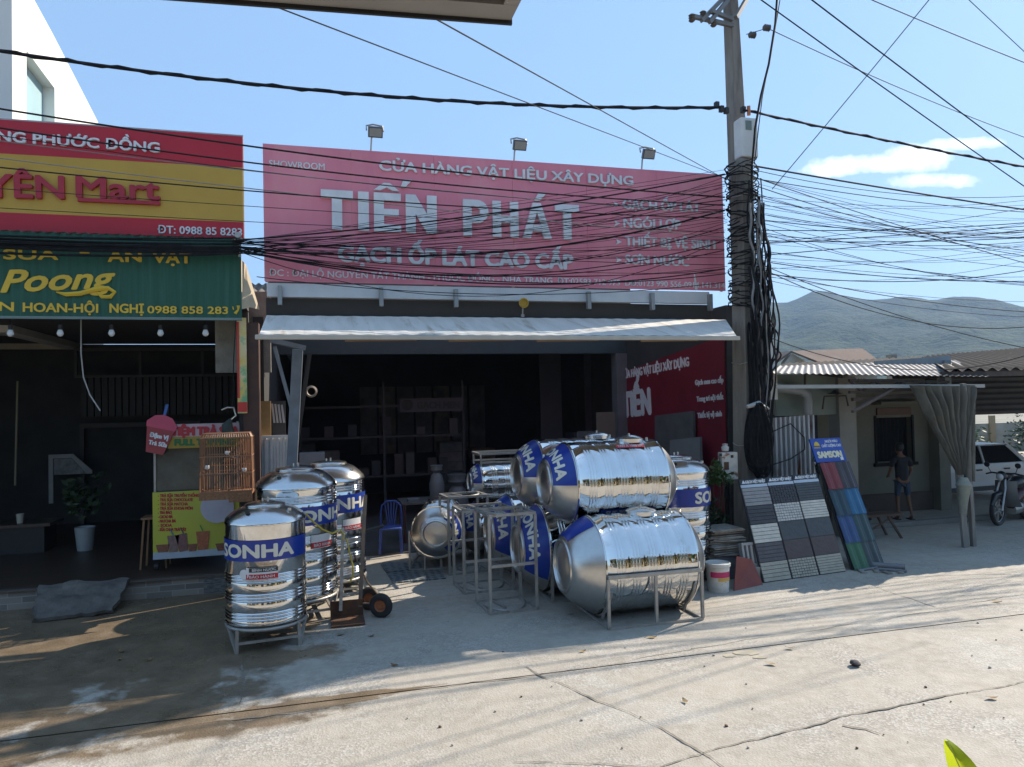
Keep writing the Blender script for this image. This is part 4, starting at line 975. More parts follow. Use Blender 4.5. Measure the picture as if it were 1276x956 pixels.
# loops hanging at mid height and the big coil below
def loops(name, c, n, rx, rz_, seed, lab, m=CABLE, squash=.18, jit=.06, r=(.009, .013)):
    rr = random.Random(seed); g = MB()
    for k in range(n):
        ax, az = rx*(.12+.9*rr.random()), rz_*(.75+.3*rr.random()); cx, cy = c.x+rr.uniform(-jit, jit), c.y+rr.uniform(-jit, jit)*1.2; top = c.z+rr.uniform(-.03, .05); ph_ = rr.uniform(-.3, .3)
        P = []
        for i in range(26):
            a = 2*PI*i/26
            wz = -az*(1-math.cos(a)); wx = ax*math.sin(a)*(1-.35*math.cos(a))
            P.append((cx+wx*math.cos(ph_)+.012*math.sin(3*a+k), cy+wx*math.sin(ph_)*.6+squash*.2*math.cos(a+k), top+wz))
        g.tube(P, rr.uniform(*r), 5, True)
    o = g.build(name, m, None, smooth=60); tagp(o, lab, 'cable coil'); return o
cc = at(944, 506, 9.95); loops('cable_coil', cc, 80, .19, .54, 5, 'large dark hank of coiled cable hanging low on the pole above the tile boards')
cc = at(938, 400, 10.02); loops('cable_loop', cc, 5, .10, 1.0, 8, 'long cable loops hanging at mid height on the pole', squash=.05, r=(.010, .018))
g = MB(); g.tube([at(x, y, 9.95) for x, y in ((958, 540), (985, 528), (1002, 545), (1003, 560), (985, 572), (960, 580))], .010, 5); tagp(g.build('loose_cable', CABLE, None, smooth=60), 'single black cable looping out in front of the corrugated fence', 'cable')
g = MB(); g.tube([at(x, y, 9.94) for x, y in ((931, 507), (945, 503), (958, 510))], [.03, .05, .02], 6); tagp(g.build('cable_tie', mat('grey tape', (.45, .43, .40), .7), None, smooth=60), 'grey tape binding the top of the large cable hank', 'tape')
# ================================================================== overhead wires
def wire(p, q, r_, sag, lab, group=None, n=18, m=CABLE, name='overhead_wire', twist=0):
    p, q = Vector(p), Vector(q); P = []
    for i in range(n+1):
        t_ = i/n; v = p.lerp(q, t_); v.z -= sag*4*t_*(1-t_); P.append(v)
    r_ *= .78
    g = MB(); g.tube(P, r_, 5)
    if twist:
        g.tube([v+Vector((0, twist*math.cos(i*1.9), twist*math.sin(i*1.9))) for i, v in enumerate(P)], r_*.8, 5)
    o = g.build(name, m, None, smooth=60); return tagp(o, lab, 'wire', group)
PY = 10.3
# the thick power cable along the street, both spans
wire(at(-160, 38, PY), at(897, 134, PY), .030, .28, 'thick twisted black power cable high over the red sign, left of the pole', n=60, twist=.022, name='power_cable')
wire(at(926, 137, PY), at(1420, 232, PY), .024, .06, 'thick black power cable leaving the meter box towards the hills', n=40, twist=.02, name='power_cable')
wire(at(940, 207, 10.2), at(1420, 281, 10.2), .020, .04, 'second thick cable, just below the meter box, running past the white cloud', name='power_cable', n=30)
wire(at(-120, 116, PY), at(903, 246, PY), .017, .14, 'black cable crossing the upper edge of both shop signs', n=30)
wire(at(-120, 141, PY), at(903, 256, PY), .015, .16, 'black cable crossing the small top lettering of the red sign', n=30)
wire(at(-120, 150, PY-.1), at(903, 262, PY), .008, .18, 'thin black wire just under the second sign cable', n=24)
wire(at(-120, 160, PY-.1), at(903, 266, PY), .009, .10, 'thin pale grey wire crossing the mart sign letters', n=24, m=CABLE_G)
wire(at(-120, 196, PY-.1), at(903, 272, PY), .012, .12, 'black wire running through the mart sign yellow band', n=24)
wire(at(-120, 182, PY-.1), at(903, 296, PY), .009, .06, 'pale wire slanting across the mart sign yellow band', n=24, m=CABLE_G)
wire(at(-120, 226, PY-.1), at(903, 290, PY), .006, .05, 'hair thin wire over the big white sign letters', n=24)
wire(at(-120, 252, PY-.1), at(903, 300, PY), .006, .05, 'hair thin wire over the lower mart sign letters', n=24)
# the bundle between the bracket by the mart corner and the pole
rw = random.Random(4)
bk = at(297, 303, 10.7)
t = thing('cable_bracket', 'small steel bracket holding the cable bundle at the corner of the green board', 'bracket', tuple(bk))
g = MB(); g.bar((0, .15, -.16), (0, .0, .08), .03); g.tube([(-.05, -.02, .05), (0, -.06, .09), (.05, -.02, .05)], .014); g.build('hook', mat('pale bracket', (.5, .5, .48), .5, .4), t)
g = MB(); g.lathe([(.04, -.03), (.05, 0), (.04, .03)], 10, TR(0, -.04, .1) @ RX(R(90))); g.build('ring', FRAME, t)
for k in range(38):
    y0 = 303 + rw.uniform(-7, 14); y1 = 215 + (k/38)**1.1*130 + rw.uniform(-4, 4)
    Ya, Yb = 10.65+rw.uniform(-.06, .06), 10.15+rw.uniform(-.12, .12)
    sag = rw.choice((.05, .12, .2, .35, .6)) * (.5+rw.random()) * (1.0 if y1 > 250 else .5)
    wire(at(292+rw.uniform(-3, 8), y0, Ya), at(903+rw.uniform(-2, 4), y1, Yb), rw.choice((.004, .005, .005, .007, .010)), sag, 'one of many dark wires strung across the red sign from bracket to pole', 'wires strung across the red sign', 22)
wire(at(290, 300, 10.6), at(903, 217, PY), .015, .12, 'dark cable rising across the big white letters to the top of the short pole', n=26)
wire(at(290, 307, 10.6), at(903, 262, PY), .018, .38, 'thickest cable of the sag across the lower big letters', n=26, twist=.01)
wire(at(290, 311, 10.6), at(903, 335, PY), .013, .36, 'drooping cable crossing the second lettering line of the red sign', n=26)
wire(at(320, 345, 10.55), at(903, 352, PY), .008, .22, 'low wire drooping in front of the pale beam under the red sign', n=26)
# the black bundle along the top of the green board
for k in range(13):
    yy = 296 + k*1.6
    wire(at(-140, yy-10+rw.uniform(-2, 2), 10.62+rw.uniform(-.08, .05)), at(298, yy+2+rw.uniform(-2, 3), 10.66), rw.choice((.012, .016, .022)), rw.uniform(.02, .08), 'black cable in the thick bundle along the top of the green board', 'cables bundled along the green board', 18)
# wires fanning out to the right of the pole
for k in range(46):
    y0 = 215 + (k/46)*135 + rw.uniform(-5, 5); y1 = rw.choice((y0-30, y0+10, y0+50, 300, 250, 330)) + rw.uniform(-35, 45)
    wire(at(934+rw.uniform(0, 8), y0, 10.2+rw.uniform(-.1, .15)), at(1440, y1, 10.3+rw.uniform(-1.0, 1.6)), rw.choice((.004, .005, .006, .008, .010)), rw.uniform(.02, .5), 'one of many thin wires fanning out from the pole towards the hills', 'wires fanning out from the pole', 20)
wire(at(938, 325, 10.2), at(1430, 455, 9.5), .009, .3, 'wire dipping across the hillside', n=24)
wire(at(938, 412, 10.2), at(1430, 362, 10.4), .010, 1.05, 'deep drooping cable crossing the hillside above the sheds', n=30)
wire(at(940, 330, 10.2), at(1430, 366, 10.4), .010, .85, 'second drooping cable crossing the hillside above the sheds', n=30)
# long slanting wires overhead
dl = 'long slanting wire from the pole to the camera side of the street'
wire(at(903, 222, PY), at(285, -14, 4.2), .006, .0, 'thin wire slanting from the pole top of the red sign to the near awning', n=12)
wire(at(905, 224, PY), at(500, 0, 4.2), .007, .0, 'second thin wire slanting from the pole over the middle flood lamp', n=12)
wire(at(1420, 330, 11), at(900, -35, 8.2), .012, .05, 'black wire slanting steeply down to the right of the pole', n=16)
wire(at(1420, 302, 11), at(975, -28, 8.0), .013, .05, 'black wire slanting steeply down through the cloud edge', n=16)
wire(at(962, 236, 10.4), at(1190, -40, 8.0), .009, .02, 'wire slanting up to the right from the pole, crossing two others', n=16)
wire(at(1040, -20, 9), at(1420, 132, 10), .010, .05, 'wire crossing the top right of the sky', n=14)
wire(at(1180, -26, 9), at(1420, 196, 10), .008, .02, 'steep wire in the top right corner of the sky', n=14)
wire(at(958, 36, 9.9), at(1420, 217, 12), .009, .18, 'wire from the brown insulators sagging away to the hills side', n=20)
wire(at(930, 43, 10.3), at(957, 35, 9.9), .008, 0, 'short link wire between the brown insulators', n=3)
g = MB(); g.tube([at(x, y, 10.05) for x, y in ((970, -25), (966, 30), (958, 80), (948, 120), (941, 160), (937, 210), (936, 260), (939, 310), (944, 350), (950, 390), (954, 430))], .018, 6)
tagp(g.build('drop_cable', CABLE, None, smooth=60), 'thick black drop cable curving down beside the meter box', 'cable')
g = MB(); g.tube([at(x, y, 10.12) for x, y in ((976, -25), (962, 60), (950, 120), (944, 170), (940, 205))], .008, 5)
tagp(g.build('drop_cable', CABLE, None, smooth=60), 'thin cable running beside the thick drop cable', 'cable')
# near awning over the camera: panel in a light frame
na = thing('near_awning', 'corner of a dark awning with a pale frame at the top edge of the view', 'awning', (.3, 1.5, 3.9))
a, b = at(637, 27, 2.3), at(265, -1, 2.3); zf = (a.z+b.z)/2
ex = a.x; Y0n = 2.3
def slab(x0, x1, y0, y1, z0, z1):
    g = MB(); sl_ = (a.z-b.z)/(a.x-b.x)
    g.box(x0, x1, y0, y1, z0, z1); 
    for v in g.bm.verts: v.co.z += (v.co.x-a.x)*sl_
    return g
slab(-3.5, ex, .2, Y0n, a.z+.05, a.z+.06).build('panel', mat('dark grey panel', (.045, .045, .048), .5), na, True)
pf = mat('grey aluminium frame', (.30, .29, .28), .5, .2)
slab(-3.5, ex, Y0n-.09, Y0n, a.z+.004, a.z+.049).build('front_rail', pf, na, True)
slab(ex-.05, ex, .2, Y0n-.091, a.z+.004, a.z+.049).build('side_rail', pf, na, True)
slab(-3.5, ex+.004, Y0n+.001, Y0n+.012, a.z-.008, a.z+.075).build('edge_trim', mat('black edge trim', (.02, .02, .022), .5), na, True)
# ================================================================== the yard on the right
BOARD = mat('dark display board', (.05, .05, .055), .6)
def tilecol(name, c, rows, ribs=True):
    return mat(name, c, .55, 0, tuple(x*.82 for x in c), 10, bump=.25, bscale=22)
TC = dict(lg=tilecol('light grey tile', (.31, .30, .29), 1), ch=tilecol('charcoal tile', (.055, .055, .062), 1), wh=tilecol('white tile', (.60, .58, .53), 1), br=tilecol('brown tile', (.095, .068, .062), 1), dk=tilecol('dark slate tile', (.075, .08, .085), 1), bg=tilecol('beige tile', (.46, .42, .33), 1), pl=tilecol('purple grey tile', (.115, .10, .105), 1), iv=tilecol('ivory tile', (.66, .63, .54), 1))
HEADM = mat('board heading', (.02, .025, .03), .5)
def lean(p0, p1, q0, name, label, group=None):
    """an Empty at the foot of a leaning board; returns it and a matrix: x along the foot, y up the board, z out of its face"""
    p0, p1, q0 = Vector(p0), Vector(p1), Vector(q0); x = (p1-p0).normalized(); y = (q0-p0); y = (y - x*y.dot(x)).normalized(); z = x.cross(y)
    t = thing(name, label, name.replace('_', ' '), p0, 0, group)
    return t, Matrix(((x.x, y.x, z.x, 0), (x.y, y.y, z.y, 0), (x.z, y.z, z.z, 0), (0, 0, 0, 1))), (p1-p0).length, (q0-p0).length
b_l, b_r = ground(952, 727), ground(1055, 712.5)
t_l = at(921, 598, 9.56); t_r = at(1024, 589, 9.80)
boards = [('lg', 'ch', 'iv', 'pl', 'bg'), ('dk2', 'wh', 'dk', 'br', 'bg'), ('dk', 'iv', 'dk', 'br', 'bg')]
labs = ['tile sample board with ivory row in the middle, nearest the paint bucket', 'middle tile sample board with a chequered black top row', 'tile sample board with plain dark top row, beside the roof tile rack']
TC['dk2'] = TC['ch']
for k in range(3):
    u0, u1 = k/3, (k+1)/3-.012
    p0, p1 = b_l.lerp(b_r, u0), b_l.lerp(b_r, u1); q0 = t_l.lerp(t_r, u0)
    t, Mb, W_, H_ = lean(p0, p1, q0, 'tile_board', labs[k], 'tile sample boards leaning by the pole')
    g = MB(); g.box(0, W_, 0, H_, -.03, 0, Mb); g.build('backing', BOARD, t, bevel=.004)
    hh = .055*H_
    g = MB(); g.box(.004, W_-.004, H_-hh, H_-.003, .001, .008, Mb); hd = g.build('heading', HEADM, t)
    lettering('GẠCH VIỆT NHẬT', W_*.74, hh*.48, WHITE_LET, hd, Mb @ TR(W_*.2, H_-hh*.78, .009), .004, .003)
    g = MB(); g.prism([(0, 0), (.07, 0), (.035, .05)], .003, Mb @ TR(.03, H_-hh*.8, .009)); g.build('triangle_mark', WHITE_LET, hd)
    g = MB(); g.box(.004, W_-.004, H_-hh*1.55, H_-hh-.002, .001, .007, Mb); g.build('sub_heading', mat('pale blue strip', (.50, .58, .66), .5), t)
    rows = boards[k]; rh = (H_-hh*1.6-.01)/5
    for i, cn in enumerate(rows):
        y1 = H_-hh*1.6-i*rh-.003; y0 = y1-rh+.006; g = MB()
        if k == 1 and i in (0, 1, 4):
            for a_ in range(10):
                for b_ in range(7):
                    g.box(.008+(W_-.016)*a_/10+.003, .008+(W_-.016)*(a_+1)/10-.003, y0+(y1-y0)*b_/7+.004, y0+(y1-y0)*(b_+1)/7-.003, .001, .012+.003*((a_+b_) % 2), Mb)
        elif cn in ('dk', 'br') and k > 0 and i in (2, 3):
            g.box(.008, W_-.008, y0, y1, .001, .012, Mb)
        else:
            nb = 5 if k != 2 else 7
            for b_ in range(nb):
                off_ = .5 if b_ % 2 else .0
                g.box(.008, W_-.008, y0+(y1-y0)*b_/nb+.003, y0+(y1-y0)*(b_+1)/nb-.003, .001, .012+.002*((b_*7+i) % 3), Mb)
        g.build('tile_row', TC[cn], t)
# roof tile rack with its blue sign
p0, p1 = ground(1062, 711), ground(1100, 705.5); q0 = at(1016, 547, 10.05)
t, Mb, W_, H_ = lean(p0, p1, q0, 'roof_tile_rack', 'leaning rack of red, blue and green roof tiles under a blue sign')
W_ = .62
g = MB(); g.box(0, W_, 0, H_*.80, -.03, 0, Mb); g.build('backing', BOARD, t)
SB = mat('blue sign board', (.02, .07, .36), .45, 0, (.018, .06, .30), 3)
g = MB(); g.box(-.02, W_+.0, H_*.81, H_, -.025, 0, Mb); sgn = g.build('sign', SB, t)
lettering('SAMSON', W_*.80, .10, mat('pale yellow letters', (.80, .74, .50), .5), sgn, Mb @ TR(W_*.08, H_*.81+.075, .001), .011, .004)
lettering('NGÓI MÀU', W_*.42, .042, WHITE_LET, sgn, Mb @ TR(W_*.46, H_-.075, .001), .002, .003)
lettering('CHẤT LƯỢNG CAO', W_*.66, .045, WHITE_LET, sgn, Mb @ TR(W_*.30, H_-.150, .001), .002, .003)
lettering('SAMSON', W_*.2, .025, YLET, sgn, Mb @ TR(W_*.03, H_-.165, .001), .002, .003)
g = MB(); g.prism([(0, 0), (.12, 0), (.10, .05), (.06, .07), (.02, .05)], .003, Mb @ TR(W_*.05, H_-.12, .001)); g.build('crest', YLET, sgn)
g = MB(); g.box(W_*.80, W_*.90, H_*.81+.02, H_*.81+.07, .001, .004, Mb); g.build('white_mark', WHITE_LET, sgn)
glz = [[(.22, .028, .025), (.055, .04, .042)], [(.022, .055, .075), (.02, .13, .26)], [(.03, .07, .19), (.03, .065, .065)], [(.035, .135, .055), (.05, .065, .065)]]
RY0, RY1 = .0, H_*.80
for i in range(4):
    for j in range(2):
        c_ = glz[i][j]; m_ = mat('glazed roof tile', c_, .28, 0, tuple(x*.75 for x in c_), 4)
        y1 = RY1-(RY1-RY0)*i/4; y0 = RY1-(RY1-RY0)*(i+1)/4-.02; x0 = W_*j/2; x1 = W_*(j+1)/2
        if i == 3: y0 += .02
        def wf(u, v):
            s_ = math.sin(u*2*PI*2); return Mb @ Vector((x0+(x1-x0)*u, y0+(y1-y0)*v, .03+.022*max(-.35, s_)+.02*(1-v)))
        g = MB(); g.grid(wf, 32, 3); g.thicken(.01); g.build('roof_tile', m_, t, smooth=50)
# red fibre sheet, paint bucket, tile stack, vent block
rsd = thing('red_sheet', 'red brown sheet leaning behind the white paint bucket', 'sheet', tuple(ground(915, 736)))
P = [ground(915, 737), ground(951, 729), at(937, 697, 9.2), at(918, 693, 9.05)]
g = MB(); g.bm.faces.new([g.bm.verts.new(p) for p in P]); g.thicken(.012); g.build('sheet', mat('red brown fibre sheet', (.26, .065, .045), .7, 0, (.20, .05, .04), 4), rsd, True)
pb = ground(903, 740); bkt = thing('paint_bucket', 'white paint bucket with a pink and yellow label in front of the tile boards', 'bucket', (pb.x, pb.y+.16, 0))
BW = mat('dirty white plastic', (.70, .69, .64), .45, 0, (.58, .56, .50), 6)
g = MB(); g.lathe([(.135, 0), (.14, .005), (.158, .34), (.158, .37)], 36); g.build('body', BW, bkt, smooth=40)
g = MB(); g.lathe([(.166, .345), (.172, .35), (.172, .385), (.166, .392), (.15, .392), (.148, .384), (0, .384)], 36); g.build('lid', BW, bkt, smooth=40)
arc_sheet(.150, .21, .285, -1.2, .8, 20, .006).build('pink_label', mat('pink print', (.55, .03, .14), .4), bkt, smooth=180)
arc_sheet(.148, .16, .205, -.5, .9, 16, .006).build('yellow_label', mat('yellow print', (.65, .42, .10), .4), bkt, smooth=180)
arc_sheet(.144, .06, .15, -1.2, .8, 16, .004).build('white_label', mat('pale print', (.60, .61, .58), .4, 0, (.25, .35, .25), 30, contrast=(.6, .63)), bkt, smooth=180)
g = MB(); g.tube([(.165*math.cos(a), .165*math.sin(a)*.95, .34-.05*math.sin(a)) for a in [PI+PI*k/14 for k in range(15)]], .004, 5); g.build('handle', FRAME, bkt)
stack = thing('tile_stack', 'untidy stack of thin pale tiles behind the paint bucket', 'tile stack', tuple(ground(905, 712)))
ptm = mat('pale broken tile', (.34, .32, .28), .7, 0, (.20, .17, .14), 8); rs_ = random.Random(3); g = MB()
for k in range(17):
    z = .34+k*.024; Mq = TR(5.72+rs_.uniform(-.04, .05), 9.62+rs_.uniform(-.04, .04), z) @ RZ(rs_.uniform(-.2, .2)) @ RX(rs_.uniform(-.03, .03))
    g.box(-.28, .27, -.2, .2, 0, .016, Mq)
g.build('tiles', ptm, stack, True)
g = MB(); g.box(5.42, 6.0, 9.42, 10.4, .0, .335); g.build('base_block', mat('grey slab pile', (.15, .155, .165), .7, 0, (.11, .11, .12), 4, stretch=(1, 1, 10)), stack, True)
vb = thing('vent_block', 'pale concrete vent block with three slots beside the tile boards', 'vent block', (5.93, 9.22, .25))
g = MB(); Mv = TR(5.86, 9.20, .22) @ RX(R(-12)) @ RZ(.1)
W2, H2 = .30, .34
for x in (0, .075, .15, .225): g.box(x, x+.038, 0, .08, .04, H2-.04, Mv)
g.box(0, .263, 0, .08, 0, .039, Mv); g.box(0, .263, 0, .08, H2-.039, H2, Mv); g.build('block', mat('pale concrete block', (.40, .39, .36), .8), vb, True, bevel=.004)
g = MB(); g.box(5.84, 6.15, 9.15, 9.35, 0, .215); g.build('plinth', CONC, vb, True)
ob = MB(); ob.box(5.55, 5.75, 9.1, 9.22, .0, .30, RZ(.02)); tagp(ob.build('brick_pile', mat('orange brick', (.36, .14, .06), .85, 0, (.28, .10, .05), 6), None), 'small stack of orange bricks between the bucket and the vent block', 'bricks')
# pipes lying at the foot of the rack
for k, (x0_, y0_, x1_, y1_, rr_, lab) in enumerate(((1086, 708, 1128, 711, .045, 'short grey pipe lying at the foot of the roof tile rack'), (1092, 711, 1130, 714, .02, 'thin pipe lying next to the short grey pipe'), (1070, 713, 1118, 705, .018, 'thin bent rod lying across the pipes'))):
    a, b = ground(x0_, y0_), ground(x1_, y1_); a.z = b.z = rr_+.005; g = MB()
    g.tube([a, b], rr_, 12, caps=(k > 0)); 
    if k == 0: g.tube([a+(b-a)*.002, b-(b-a)*.002], rr_*.8, 12, caps=False)
    tagp(g.build('pipe', mat('grey pvc pipe', (.20, .20, .21), .5), None, smooth=40), lab, 'pipe')
for k in range(9):
    a = ground(1078+k*6+rs_.uniform(-4, 4), 711+rs_.uniform(-3, 4)); g = MB(); g.box(-.08, .08, -.04, .04, 0, .02, TR(a.x, a.y, .005) @ RZ(rs_.random()*3))
    tagp(g.build('tile_shard', ptm, None), 'broken tile shard on the ground at the foot of the roof tile rack', 'shard', 'tile shards by the roof tile rack')
# corrugated sheet fence
cf = thing('sheet_fence', 'rust streaked white corrugated sheet fence behind the tile boards', 'fence', (7.9, 10.7, 0))
RUSTW = mat('rust streaked sheet', (.50, .50, .49), .5, .2, (.38, .38, .38), 3, stretch=(6, 1, .4), c3=(.20, .085, .045), c3scale=2.0, c3range=(.56, .63))
a, b = at(962, 521, 10.7), at(1012, 517, 10.75)
g = MB(); g.grid(lambda u, v: Vector((a.x+(b.x-a.x)*u, 10.72+.03*(1 if math.sin(u*2*PI*9) > 0 else -1)*min(1, abs(math.sin(u*2*PI*9))*3), .35+(a.z-.35+(b.z-a.z)*u)*v)), 144, 1); g.build('sheet', RUSTW, cf, True, smooth=40)
g = MB(); g.bar((a.x-.05, 10.80, a.z-.12), (b.x+.05, 10.80, b.z-.12), .05); g.bar((a.x-.05, 10.80, .9), (b.x+.05, 10.80, .9), .05); g.bar((a.x, 10.85, 0), (a.x, 10.85, a.z), .06); g.bar((b.x, 10.85, 0), (b.x, 10.85, b.z), .06); g.build('rails', FRAME, cf, True)
# white sign post edge and orange brick sliver behind the coil
g = MB(); g.box(7.28, 7.42, 10.9, 11.0, 0, 3.5); tagp(g.build('white_post', WHITE, None), 'white boxed post just behind the coiled cables', 'post')
g = MB(); c1, c2_ = at(955, 424, 10.85), at(967, 498, 10.85); g.box(c1.x, c2_.x, 10.8, 10.86, c2_.z, c1.z); tagp(g.build('light_box', mat('pale box', (.62, .62, .6), .5), None), 'tall narrow white box fixed behind the cables on the pole', 'box')
g = MB(); c1, c2_ = at(930, 480, 10.9), at(938, 510, 10.9); g.box(c1.x, c2_.x, 10.88, 10.92, c2_.z, c1.z); tagp(g.build('plaque', mat('orange plaque', (.40, .15, .05), .6), None), 'small orange plaque between the two concrete poles', 'plaque')
# ---- sheds
TIN = mat('weathered tin roof', (.17, .16, .15), .6, .15, (.11, .10, .095), 2.4, c3=(.20, .13, .09), c3scale=3, c3range=(.58, .72))
TIN_D = mat('dark tin roof', (.032, .028, .026), .9, 0, (.024, .021, .02), 2.4, c3=(.08, .06, .05), c3scale=2, c3range=(.58, .72), spec=.12)
TRUSS = mat('rusty truss steel', (.10, .07, .055), .7, .2, (.06, .05, .045), 8)
def roof(par, c00, c10, c01, c11, waves, amp, m, name='roof_sheet', nv=6):
    c = [Vector(p) for p in (c00, c10, c01, c11)]
    def fn(u, v):
        p = c[0].lerp(c[1], u).lerp(c[2].lerp(c[3], u), v); p.z += amp*math.cos(u*2*PI*waves); return p
    g = MB(); g.grid(fn, int(waves*8), nv); g.thicken(.006); return g.build(name, m, par, True, smooth=60)
shed = thing('open_shed', 'open lean-to shed with a pale corrugated tin roof on slim posts', 'shed', (9, 11, 0))
f0, f1 = at(962, 465, 10.2), at(1232, 469, 10.2); k0, k1 = at(972, 456, 13.0), at(1190, 449, 13.0)
roof(shed, f0, f1, k0, k1, 34, .010, TIN)
g = MB()
yb = 10.4; za = f0.z-.10
t0, t1 = at(1058, 474, 10.4), at(1182, 476, 10.4)
g.bar(t0, t1, .045); g.bar(at(1058, 489, 10.4), at(1182, 484, 10.4), .045)
N_ = 8
for i in range(N_):
    u0, u1 = i/N_, (i+1)/N_; lo = (at(1058, 489, 10.4), at(1182, 484, 10.4)); hi = (t0, t1)
    if i % 2: g.bar(lo[0].lerp(lo[1], u0), hi[0].lerp(hi[1], u1), .03)
    else: g.bar(hi[0].lerp(hi[1], u0), lo[0].lerp(lo[1], u1), .03)
for x in (8.6, 9.8, 10.9): g.bar((x, 10.35, f0.z-.07), (x, 12.5, k0.z-.07), .05)
g.build('truss', TRUSS, shed, True)
g = MB(); g.bar(at(966, 482, 10.25), at(1226, 481, 10.25), .045, .06); g.build('front_beam', mat('pale grey tube', (.38, .37, .34), .5, .2), shed, True)
g = MB(); g.bar(at(1062, 513, 9.9), at(1125, 478, 10.4), .045); g.bar(at(1062, 498, 10.5), at(1170, 490, 10.5), .06); g.build('brace', TRUSS, shed, True)
POSTM = mat('grey weathered post', (.24, .235, .21), .7, 0, (.17, .16, .145), 4, stretch=(4, 4, .6))
g = MB(); pf_ = ground(1213, 681); pt_ = at(1200, 478, pf_.y-.05); g.bar(pf_, pt_, .07); g.build('post', POSTM, shed, True)
g = MB(); pf_ = ground(1203, 682.5); pt_ = at(1185, 482, pf_.y-.02); g.bar(pf_, pt_, .11, .05); g.build('post', POSTM, shed, True)
# tied-back curtain
CURT = mat('grey green tarpaulin', (.145, .14, .115), .85, 0, (.10, .096, .082), 3, stretch=(3, 3, .8), c3=(.085, .08, .065), c3scale=2.5, c3range=(.52, .68), bump=.5, bscale=5)
cu = thing('curtain', 'grey tarpaulin curtain gathered and tied to the shed posts', 'curtain', tuple(at(1198, 600, 10)))
def curt(u, v):
    top = at(1136 + 76*u, 480+2*u, 9.95); knot = at(1196+10*u, 592, 9.9)
    w_ = v**1.15 if u < .75 else v
    p = top.lerp(knot, v); p = Vector((top.x+(knot.x-top.x)*(v**(1.0 if u > .6 else 1.0)), 9.95, top.z+(knot.z-top.z)*v))
    p.y += (.09*(1-v)+.02)*math.sin(u*2*PI*7+1.6*mnoise.noise(Vector((u*6, v*2, 4))))+.05*mnoise.noise(Vector((u*14, v*5, 2)))
    return p
g = MB(); g.grid(curt, 110, 26); g.build('drape', CURT, cu, True, smooth=180)
g = MB(); kk = at(1201, 604, 9.86); kb = at(1200, 640, 9.9)
g.tube([kk+Vector((0, 0, .12)), kk+Vector((0, 0, .03)), kk, kk-Vector((0, 0, .08)), kb.lerp(kk, .5), kb], [.06, .10, .13, .10, .075, .055], 10); g.build('tied_end', mat('pale green tied cloth', (.27, .285, .235), .8, 0, (.2, .21, .18), 5), cu, True, smooth=60)
g = MB(); g.tube([at(1206, y, 9.97) for y in (480, 520, 560, 600)], [.05, .055, .05, .06], 8); g.tube([at(1212, y, 9.99) for y in (480, 530, 600)], .04, 8); g.build('gathered_fold', CURT, cu, True, smooth=60)
# pale green kiosk wall with a downpipe and lamp
kio = thing('green_kiosk', 'pale green shuttered kiosk wall under the tin roof with a dark opening', 'kiosk', (8.8, 11.6, 0))
KG = mat('pale green board', (.235, .28, .245), .7, 0, (.20, .24, .21), 2)
a, b = at(966, 468, 11.5), at(1058, 516, 11.5)
g = MB(); g.box(a.x, b.x, 11.5, 11.56, b.z, a.z+.02); g.build('board', KG, kio, True)
g = MB(); g.box(a.x, b.x, 12.4, 12.46, 0, b.z); g.build('inner_wall', mat('dark blue inside', (.03, .04, .055), .8), kio, True)
g = MB(); g.box(b.x-1.15, b.x-.75, 11.8, 11.9, 0, 2.2); g.build('inner_column', CONC, kio, True)
pl_ = thing('pillar', 'square grey pillar under the shed roof behind the roof tile rack', 'pillar', (9.5, 11.55, 0))
c0, c1 = at(1042, 510, 11.5), at(1062, 510, 11.5)
g = MB(); g.box(c0.x, c1.x+.02, 11.42, 11.72, 0, 3.0); g.build('shaft', mat('beige grey plaster', (.30, .285, .245), .8, 0, (.24, .23, .20), 2), pl_, True, bevel=.008)
dp = thing('downpipe', 'grey plastic downpipe bending down beside the kiosk', 'pipe', tuple(at(1005, 490, 11.2)))
g = MB(); g.tube([at(x, y, 11.25) for x, y in ((938, 480), (985, 485), (999, 487), (1005, 492), (1006, 500), (1006, 516))], .085, 14); g.build('pipe', mat('grey pvc', (.33, .345, .35), .45), dp, True, smooth=50)
g = MB(); g.bar(at(1003, 466, 11.25), at(1003, 486, 11.25), .03); g.build('hanger', TRUSS, dp, True)
lm = thing('hanging_lamp', 'small dark lamp shade on a bent wire frame in front of the kiosk', 'lamp', tuple(at(1040, 490, 11.3)))
g = MB(); g.lathe([(0, .08), (.02, .07), (.06, .03), (.14, .0), (.13, .0), (0, .05)], 20, TR(*at(1040, 491, 11.3))); g.build('shade', mat('dark lamp shade', (.05, .055, .055), .5), lm, True, smooth=50)
g = MB(); g.tube([at(x, y, 11.3) for x, y in ((1025, 510), (1027, 494), (1054, 493), (1057, 506))], .016, 5); g.build('wire_frame', TRUSS, lm, True)
# house wall with barred window
hw = thing('yard_house', 'grey green plastered house wall with a dark barred window in the yard', 'house', (12, 13.6, 0))
HWM = mat('grey green plaster', (.20, .195, .15), .85, 0, (.16, .155, .12), 1.5, c3=(.15, .14, .115), c3scale=1.2, c3range=(.56, .75))
xl, xr = at(1058, 500, 13.6).x, at(1168, 500, 13.6).x
g = MB(); w0, w1 = at(1091, 521, 13.6), at(1137, 574, 13.6)
g.box(xl-2, w0.x, 13.6, 13.8, 0, 3.0); g.box(w1.x, xr, 13.6, 13.8, 0, 3.0); g.box(w0.x, w1.x, 13.6, 13.8, 0, w1.z); g.box(w0.x, w1.x, 13.6, 13.8, w0.z, 3.0); g.build('wall', HWM, hw, True)
g = MB(); g.box(w0.x, w1.x, 13.74, 13.77, w1.z, w0.z); g.build('window', mat('dark window', (.010, .012, .016), .6, spec=.1), hw, True)
g = MB()
